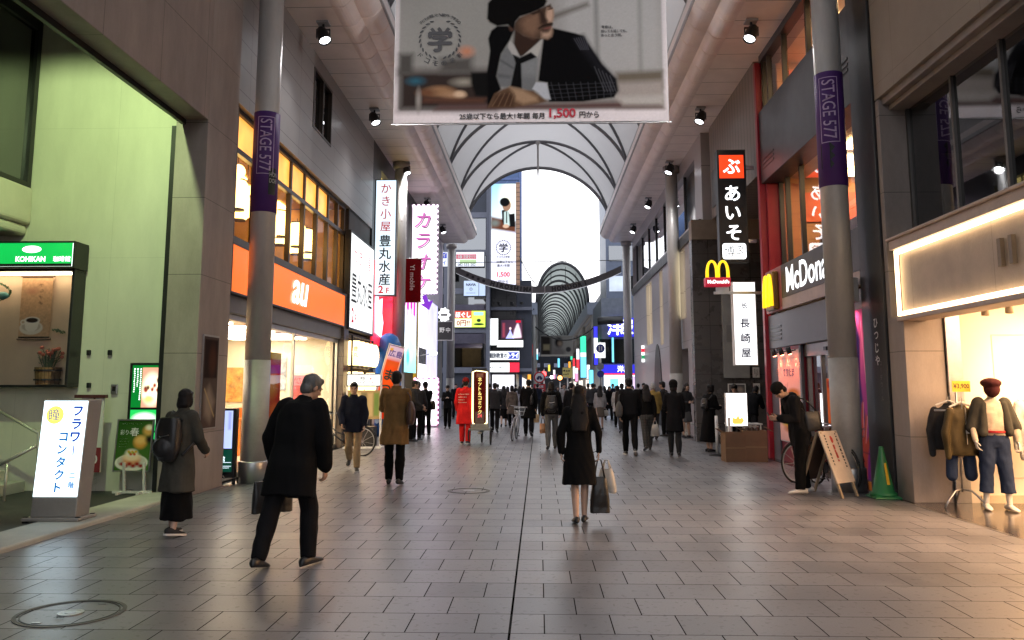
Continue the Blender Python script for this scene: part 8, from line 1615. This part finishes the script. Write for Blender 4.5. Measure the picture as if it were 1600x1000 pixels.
person('woman in a dark suit reading her phone as she walks toward the camera', -3.5, 32.0, face=176, H=1.62, lean=2, headp=22, legs=((8, 4), (-8, 10)), arms=((20, 6, 95, 25), (18, 6, 95, 25)), hem=.80, top='jacket', topc=C_BLK2, botc=C_BLK, hair='short', female=True, detail=1)
P = person('advertising man in a bright red knee-length coat walking beside the lit cart', -2.05, 23.3, face=4, H=1.78, lean=2, headp=4, legs=((6, 5), (-6, 8)), arms=((4, 10, 20), (30, 6, 40)), hem=.52, topc=C_RED, topw=1.25, botc=C_RED, botw=1.15, hair='short', hat=('beanie', cloth('dark_red_knit', (.2, .012, .012), .9, 30, .2)), detail=1, sole=True)
fr = Fr(P['sp'](-.16, -.175, 1.05), (1, 0, 0)); t_ = MB(); strokes(t_, fr, 0, .32, 0, .3, 4, 4, False); tt = t_.build('coat_lettering', M('coat_print', (.7, .5, .4), .6), None); tt.parent = P['t']; tt.matrix_parent_inverse = (Matrix.Translation((-2.05, 23.3, 0)) @ Matrix.Rotation(R(-4), 4, 'Z')).inverted()
# pairs and walkers down the street: (label, px, foot py, face, H, kwargs, carried)
def at_(px, py): q = gnd(px, py); return q.x, q.y
def walker(label, px, py, face, H, carry=None, **k):
    x, y = at_(px, py); P = person(label, x, y, face, H, **k)
    return P
W1 = ((14, 6), (-14, 18)); W2 = ((-12, 14), (13, 6)); ST = ((2, 2), (-2, 3)); AR1 = ((-14, 8, 12), (14, 8, 16)); AR2 = ((14, 8, 16), (-14, 8, 12)); HOLD = ((20, 7, 75, 22), (16, 7, 75, 22))
P = walker('man in a black jacket and grey shoulder bag in the couple walking away', 985, 711, 3, 1.78, legs=W1, arms=AR1, hem=.90, top='jacket', topc=C_BLK2, topw=1.2, botc=C_BLK, botw=.9, hair='short', sole=True)
shoulder_bag('grey cloth bag on the left hip of the man in the black jacket', P, -1, C_GREY, .36, .34, .16, 1.02, .24, -.06)
P = walker('woman in plaid trousers and black top walking beside the man with the grey bag', 1012, 704, -2, 1.62, legs=W2, arms=AR2, hem=.92, top='sweater', topc=C_BLK, topw=1.05, botc=M('cloth_plaid', (.05, .048, .045), .85, 0, .2, 4, .05, joints=[(0, .06, 0, .006), (2, .07, 0, .006)], jdark=.4), botw=1.05, hair='long', female=True)
soft_bag('plastic_bag', 'white plastic shopping bag carried by the woman in plaid trousers', 'bag', P['hand'][1], .24, .30, .14, plastic, .10, .05, 0, .6, seed=5)
walker('white-haired man in a mustard jacket walking ahead of the couple', 1022, 688, 0, 1.68, legs=W2, arms=AR1, hem=.80, top='jacket', topc=C_MUST, topw=1.1, botc=C_CHAR, hair='short', hairc=WHITE_HAIR)
walker('woman in a round black hat, black coat and boots, walking away by the wall', 1055, 713, 6, 1.68, legs=((6, 4), (-6, 6)), arms=((18, 10, 50, 10), (-2, 10, 14)), hem=.55, topc=C_BLK2, topw=1.15, botc=C_CHAR, botw=.85, hair='bob', hat=('round', cloth('black_fur', (.01, .01, .01), .95, 40, .3)), female=True, sock=C_BLK)
P = walker('woman in a long black coat with a small backpack queuing at the snack stall', 1110, 706, 55, 1.62, legs=ST, arms=HOLD, hem=.24, topc=C_BLK, topw=1.1, bottom='none', hair='bun', female=True)
backpack('small black backpack with a pale buckle on the queuing woman', P, black_leather, .22, .30, .11, 1.2)
walker('stall seller in black bending behind the white lit stall sign', 1152, 700, 200, 1.66, legs=ST, arms=HOLD, lean=10, hunch=8, headp=20, hem=.85, top='jacket', topc=C_BLK, botc=C_BLK, hair='short')
walker('customer in a black jacket leaning over beside the red column', 1176, 700, 40, 1.66, legs=ST, arms=HOLD, lean=18, hunch=14, headp=22, hem=.85, top='jacket', topc=C_BLK2, botc=C_CHAR, hair='short')
P = walker('person in a black jacket and grey trousers with a black backpack, mid-street', 862, 702, 0, 1.70, legs=W2, arms=((4, 9, 10), (6, 8, 20)), hem=.88, top='jacket', topc=C_BLK, topw=1.15, botc=C_GREY, botw=.95, hair='bob', hood=True)
backpack('black backpack with a white tag on the person in grey trousers', P, black_leather, .3, .44, .16, 1.14, ink_white)
t = soft_bag('paper_bag', 'glossy copper paper bag carried by the backpack wearer in grey trousers', 'bag', P['hand'][0], .17, .26, .09, M('copper_paper', (.5, .25, .12), .3, .4), .14, .05, R(10), 1.0, C_BLK, seed=7)
P = walker('man in a long black overcoat walking away, shoulder bag across his back', 826, 682, 2, 1.80, legs=W1, arms=AR2, hem=.55, topc=C_BLK, topw=1.15, botc=C_BLK, hair='short')
shoulder_bag('black document bag on the back of the man in the long overcoat', P, 1, black_leather, .34, .28, .1, 1.1, .1, -.17)
soft_bag('paper_bag', 'plain tan paper bag in the hand of the man in the long overcoat', 'bag', P['hand'][1], .22, .26, .1, paper_tan, .12, .05, 0, 1.0, seed=9)
P = walker('woman in a taupe padded coat with a cross-body strap, dark leggings', 800, 669, -3, 1.62, legs=W1, arms=AR1, hem=.58, top='puffer', topc=C_TAUPE, topw=1.15, botc=C_BLK, botw=.8, hair='bob', female=True, hood=True)
soft_bag('plastic_bag', 'white plastic bag hanging beside the taupe padded coat', 'bag', P['hand'][1], .2, .34, .12, plastic, .10, .05, 0, .6, seed=8)
P = walker('woman in a dark jacket and black skirt carrying a red bag near the lit cart', 787, 667, 0, 1.60, legs=W2, arms=AR1, hem=.75, top='jacket', topc=C_CHAR, bottom='skirt', botc=C_BLK, skirt_hem=.35, hair='long', female=True)
shoulder_bag('dark red shoulder bag on the woman in the black skirt', P, 1, cloth('dark_red', (.2, .012, .03)), .32, .26, .12, 1.0, .22, -.04)
walker('cyclist in a dark jacket pushing the silver bicycle past the lit cart', 773, 676, 0, 1.70, legs=W1, arms=((24, 8, 30), (24, 8, 30)), hem=.82, top='jacket', topc=C_CHAR, botc=C_BLK, hair='short')
walker('woman in a white top between the dark coats near the lit cart', 793, 660, 4, 1.58, legs=W1, arms=AR1, hem=.85, top='sweater', topc=C_LGREY, botc=C_BLK, hair='long', female=True, detail=0)
P = walker('person in black holding a leaflet beside the glowing karaoke panel', 665, 681, -30, 1.70, legs=ST, arms=((30, 10, 60), (60, 15, 20)), hem=.85, top='jacket', topc=C_BLK, topw=1.1, botc=C_BLK, hair='short', hat=('beanie', cloth('black_knit', (.01, .01, .01), .9, 30, .2)))
shoulder_bag('square black bag on the person with the leaflet', P, 1, black_leather, .3, .3, .12, .98, .24, -.02)
P = walker('grey-haired man in a dark jacket standing near the glowing karaoke panel', 651, 688, 10, 1.72, legs=ST, arms=((10, 8, 40), (10, 8, 30)), hem=.85, top='jacket', topc=C_CHAR, topw=1.15, botc=C_BLK, hair='short', hairc=GREY_HAIR)
walker('young man in profile at the game shop entrance behind the tan-coated man', 643, 690, 70, 1.74, legs=ST, arms=((12, 8, 50), (10, 8, 40)), hem=.85, top='jacket', topc=C_CHAR, botc=C_BLK, hair='short')
walker('person in black half hidden behind the long-haired woman, looking aside', 893, 676, 10, 1.72, legs=W1, arms=AR1, hem=.82, top='jacket', topc=C_BLK2, botc=C_CHAR, hair='short', detail=0)
P = walker('woman in a pale grey jacket and light skirt with a cream handbag', 938, 672, 4, 1.60, legs=W2, arms=((0, 8, 10), (8, 10, 30)), hem=.88, top='jacket', topc=C_LGREY, bottom='skirt', botc=C_TAUPE, skirt_hem=.5, botw=.7, hair='long', female=True)
soft_bag('handbag', 'rounded cream handbag carried by the woman in the pale grey jacket', 'bag', P['hand'][1], .26, .22, .12, C_CREAM, .08, .06, 0, .8, seed=12)
P = walker('woman in a cream blouse walking between the pale jacket and the couple', 966, 668, 0, 1.62, legs=W1, arms=AR2, hem=.66, top='coat', topc=C_CREAM, botc=C_BLK, botw=.85, hair='bob', female=True)
walker('person in a dark brown coat just ahead of the couple', 973, 676, 0, 1.68, legs=W2, arms=AR1, hem=.7, topc=cloth('dark_brown', (.04, .03, .025)), botc=C_CHAR, hair='short')
walker('man facing sideways against the silver wall near the arched niche', 1040, 682, -60, 1.72, legs=ST, arms=HOLD, hem=.85, top='jacket', topc=C_CHAR, botc=C_BLK, hair='short')
walker('woman standing by the silver wall, half hidden by the pillar', 1073, 684, 160, 1.66, legs=ST, arms=HOLD, hem=.8, top='jacket', topc=C_CHAR, bottom='skirt', botc=C_GREY, skirt_hem=.5, hair='long', female=True)
# crowd at the crossing and beyond, too small to tell much of
crowd = [(712, 655), (735, 650), (752, 652), (765, 655), (812, 652), (818, 648), (840, 650), (850, 646), (872, 650), (882, 656), (903, 655), (912, 650), (920, 655), (926, 660), (946, 652), (952, 657), (958, 650), (980, 655), (990, 652), (998, 656), (1006, 660), (870, 642), (860, 640), (896, 643), (832, 643), (915, 643), (722, 648), (744, 645), (758, 648), (778, 646), (806, 645), (824, 644), (846, 641), (878, 645), (889, 648), (908, 642), (930, 648), (940, 644), (962, 646), (972, 650), (985, 648)]
rc = random.Random(5); proto = {}
tones = [('black', C_BLK, C_BLK), ('charcoal', C_CHAR, C_BLK), ('navy', C_NAVY, C_CHAR), ('pale grey', C_LGREY, C_CHAR), ('taupe', C_TAUPE, C_DEN)]
for i, (px, py) in enumerate(crowd):
    x, y = at_(px, py); k = (i * 7) % 10; nm, c1, c2 = tones[k % 5]; fem = k >= 5
    lab = f'distant {"long-haired" if fem else "short-haired"} walker in a {nm} {"coat" if fem else "jacket"} among the crossing crowd'
    if k not in proto:
        proto[k] = person(lab, x, y, 0 if k % 3 else 180, 1.60 if fem else 1.72, detail=0, legs=W1 if k % 2 else W2, arms=AR1, hem=.6 if fem else .84, top='coat' if fem else 'jacket', topc=c1, topw=1.15, botc=c2, hair='long' if fem else 'short', female=fem, face_on=False, group='walkers at the crossing')['t']
    else:
        o = proto[k]; r_ = o.copy(); sc.collection.objects.link(r_); r_.location = (x, y, 0); r_.rotation_euler = (0, 0, rc.uniform(-.4, .4) + (math.pi if rc.random() < .25 else 0))
        for c_ in o.children:
            q = c_.copy(); sc.collection.objects.link(q); q.parent = r_
            for c2_ in c_.children: q2 = c2_.copy(); sc.collection.objects.link(q2); q2.parent = q
# ---------------- clothing shop display
white_gloss = M('mannequin_white', (.75, .70, .62), .35, 0, .04)
mm = gnd(1551, 789); mx, my = 5.99, 11.3
P = person('white mannequin in a maroon beret, khaki cardigan and wide cropped jeans', mx, my, face=188, H=1.66, lean=0, headp=2, legs=((3, 2, 4), (-3, 2, 4)), arms=((4, 22, 12), (6, 22, 16)), hem=.98, top='sweater', topc=cloth('cream_blouse', (.6, .5, .38), .8), topw=.78, bottom='trousers', botc=C_DEN, botw=1.28, crop=.16, hair='bald', skin=white_gloss, hat=('beret', cloth('maroon', (.07, .02, .022), .9)), shoec=white_gloss, detail=2, female=True, name='mannequin', face_on=False, collar=False)
mb = MB(); W_i = P['W'].inverted()
for q in (-1, 1):
    mb.capsule(W_i @ P['sp'](q * .165, .0, 1.40), .088, W_i @ P['sp'](q * .27, .0, 1.08), .082); mb.capsule(W_i @ P['sp'](q * .13, .06, 1.39), .05, W_i @ P['sp'](q * .16, .09, 1.02), .06)
mb.capsule(W_i @ P['sp'](-.12, -.08, 1.36), .07, W_i @ P['sp'](.12, -.08, 1.36), .07); mb.capsule(W_i @ P['sp'](-.14, -.1, 1.1), .06, W_i @ P['sp'](.14, -.1, 1.1), .06)
me = grow(mb, .012, 2, .006, 3); me.materials.append(C_OLV); finish(me, 'cardigan', P['t'], True)
mb = MB(); mb.lathe(W_i @ P['sp'](0, 0, 1.03), [(.15, -.015), (.158, -.012), (.158, .012), (.15, .015)], 24); mb.m = None; mb.build('belt', M('red_belt', (.4, .02, .02), .4), P['t'])
# rack with a bomber jacket and jeans
rx, ry = 5.66, 11.55; t = thing('clothes_stand', 'metal clothes stand with three curved feet beside the metal post', 'clothes stand', (rx, ry, 0)); mb = MB(); mb.tube((rx, ry, .2), (rx, ry, 1.55), .014); mb.tube((rx - .3, ry, 1.28), (rx + .3, ry, 1.28), .012)
for a in (R(200), R(320), R(80)): mb.path([(rx, ry, .24), (rx + .12 * math.cos(a), ry + .12 * math.sin(a), .22), (rx + .24 * math.cos(a), ry + .24 * math.sin(a), .1), (rx + .31 * math.cos(a), ry + .31 * math.sin(a), .015)], .013, 8)
mb.build('frame', steel, t, smooth=True)
def hung_jacket(x, y, mat, label, wd=.2, ln=.64, z=1.33, rz=0.0):
    t = thing('hung_jacket', label, 'jacket', (x, y, z)); m = Matrix.Rotation(rz, 3, 'Z'); q_ = lambda a, b, c: Vector((x, y, z)) + m @ Vector((a, b, c)); mb = MB(); rs = []
    for zz, rx_, ry_ in ((-ln, wd * .92, .07), (-ln + .05, wd * .98, .085), (-.3, wd, .09), (-.15, wd, .085), (-.06, wd * .9, .07), (-.01, wd * .4, .05), (.03, wd * .25, .045)): rs.append([q_(math.cos(a) * rx_, math.sin(a) * ry_, zz) for a in [6.283 * i / 20 for i in range(20)]])
    mb.rings(rs)
    for s in (-1, 1): mb.capsule(q_(s * wd * .84, 0, -.07), .058, q_(s * (wd + .045), -.01, -.34), .05); mb.capsule(q_(s * (wd + .045), -.01, -.34), .05, q_(s * (wd + .03), -.02, -.66), .04)
    me = grow(mb, .011, 2, .009, 9); off = ORIGIN[t.name]
    for v in me.vertices: v.co = v.co - off
    me.materials.append(mat); finish(me, 'shell', t, True); mb = MB(); mb.path([q_(-.16, 0, 0), q_(0, 0, .06), q_(.16, 0, 0)], .012, 6); mb.path([q_(0, 0, .06), q_(0, 0, .1), q_(.025, 0, .115)], .004, 5); mb.build('hanger', white_paint, t)
    mb = MB(); mb.obox(q_(.01, -.1, -.28), m @ Vector((.022, 0, 0)), m @ Vector((0, .002, 0)), (0, 0, .07)); mb.build('price_tag', M('tag_white', (.7, .68, .62), .6), t); mb = MB(); mb.obox(q_(0, -.094, -.25), m @ Vector((.004, 0, 0)), m @ Vector((0, .004, 0)), (0, 0, .24)); mb.build('zip', steel, t)
hung_jacket(rx, ry - .10, cloth('olive_nylon', (.075, .055, .025), .45), 'olive bomber jacket with a white tag hanging frontmost on the clothes stand', rz=R(8)); hung_jacket(rx + .09, ry + .06, cloth('beige_coat', (.45, .33, .2)), 'beige jacket hanging behind the olive bomber jacket', .2, .68, 1.34, R(14)); hung_jacket(rx - .06, ry + .12, C_CHAR, 'charcoal jacket hanging rearmost on the clothes stand', .21, .6, 1.35, R(-6))
t = thing('hung_jeans', 'dark blue jeans hanging below the bomber jacket on the clothes stand', 'jeans', (rx, ry, .8)); mb = MB()
for s in (-1, 1): mb.capsule((rx + s * .09, ry, .9), .085, (rx + s * .13, ry - .01, .42), .075)
mb.capsule((rx - .08, ry, .9), .09, (rx + .08, ry, .9), .09); me = grow(mb, .012, 2, .007, 4); off = ORIGIN[t.name]
for v in me.vertices: v.co = v.co - off
me.materials.append(C_DEN); finish(me, 'denim', t, True)
fr = FW(rx - .12, ry - .16, 1.53); t = thing('price_card', 'yellow price card reading 3,900 yen on top of the clothes stand', 'price card', (rx, ry - .16, 1.53)); mb = MB(); fr.box(mb, 0, .24, 0, .145, -.006, 0); mb.build('card', M('card_yellow', (.8, .6, .04), .5), t); mb = MB(); put(mb, fr, '¥3,900', .12, .073, .075, .21, .02, 0, .002); mb.build('lettering', M('card_ink', (.12, .04, .01), .5), t); MB().tube((rx - .01, ry - .155, 1.3), (rx, ry - .15, 1.54), .006).build('stem', steel, t)
hung_jacket(6.62, 11.5, C_CREAM, 'cream knit cardigan hanging on the shop wall beyond the mannequin', .2, .8, 1.42, 0)
bpy.data.scenes.remove(tmp)
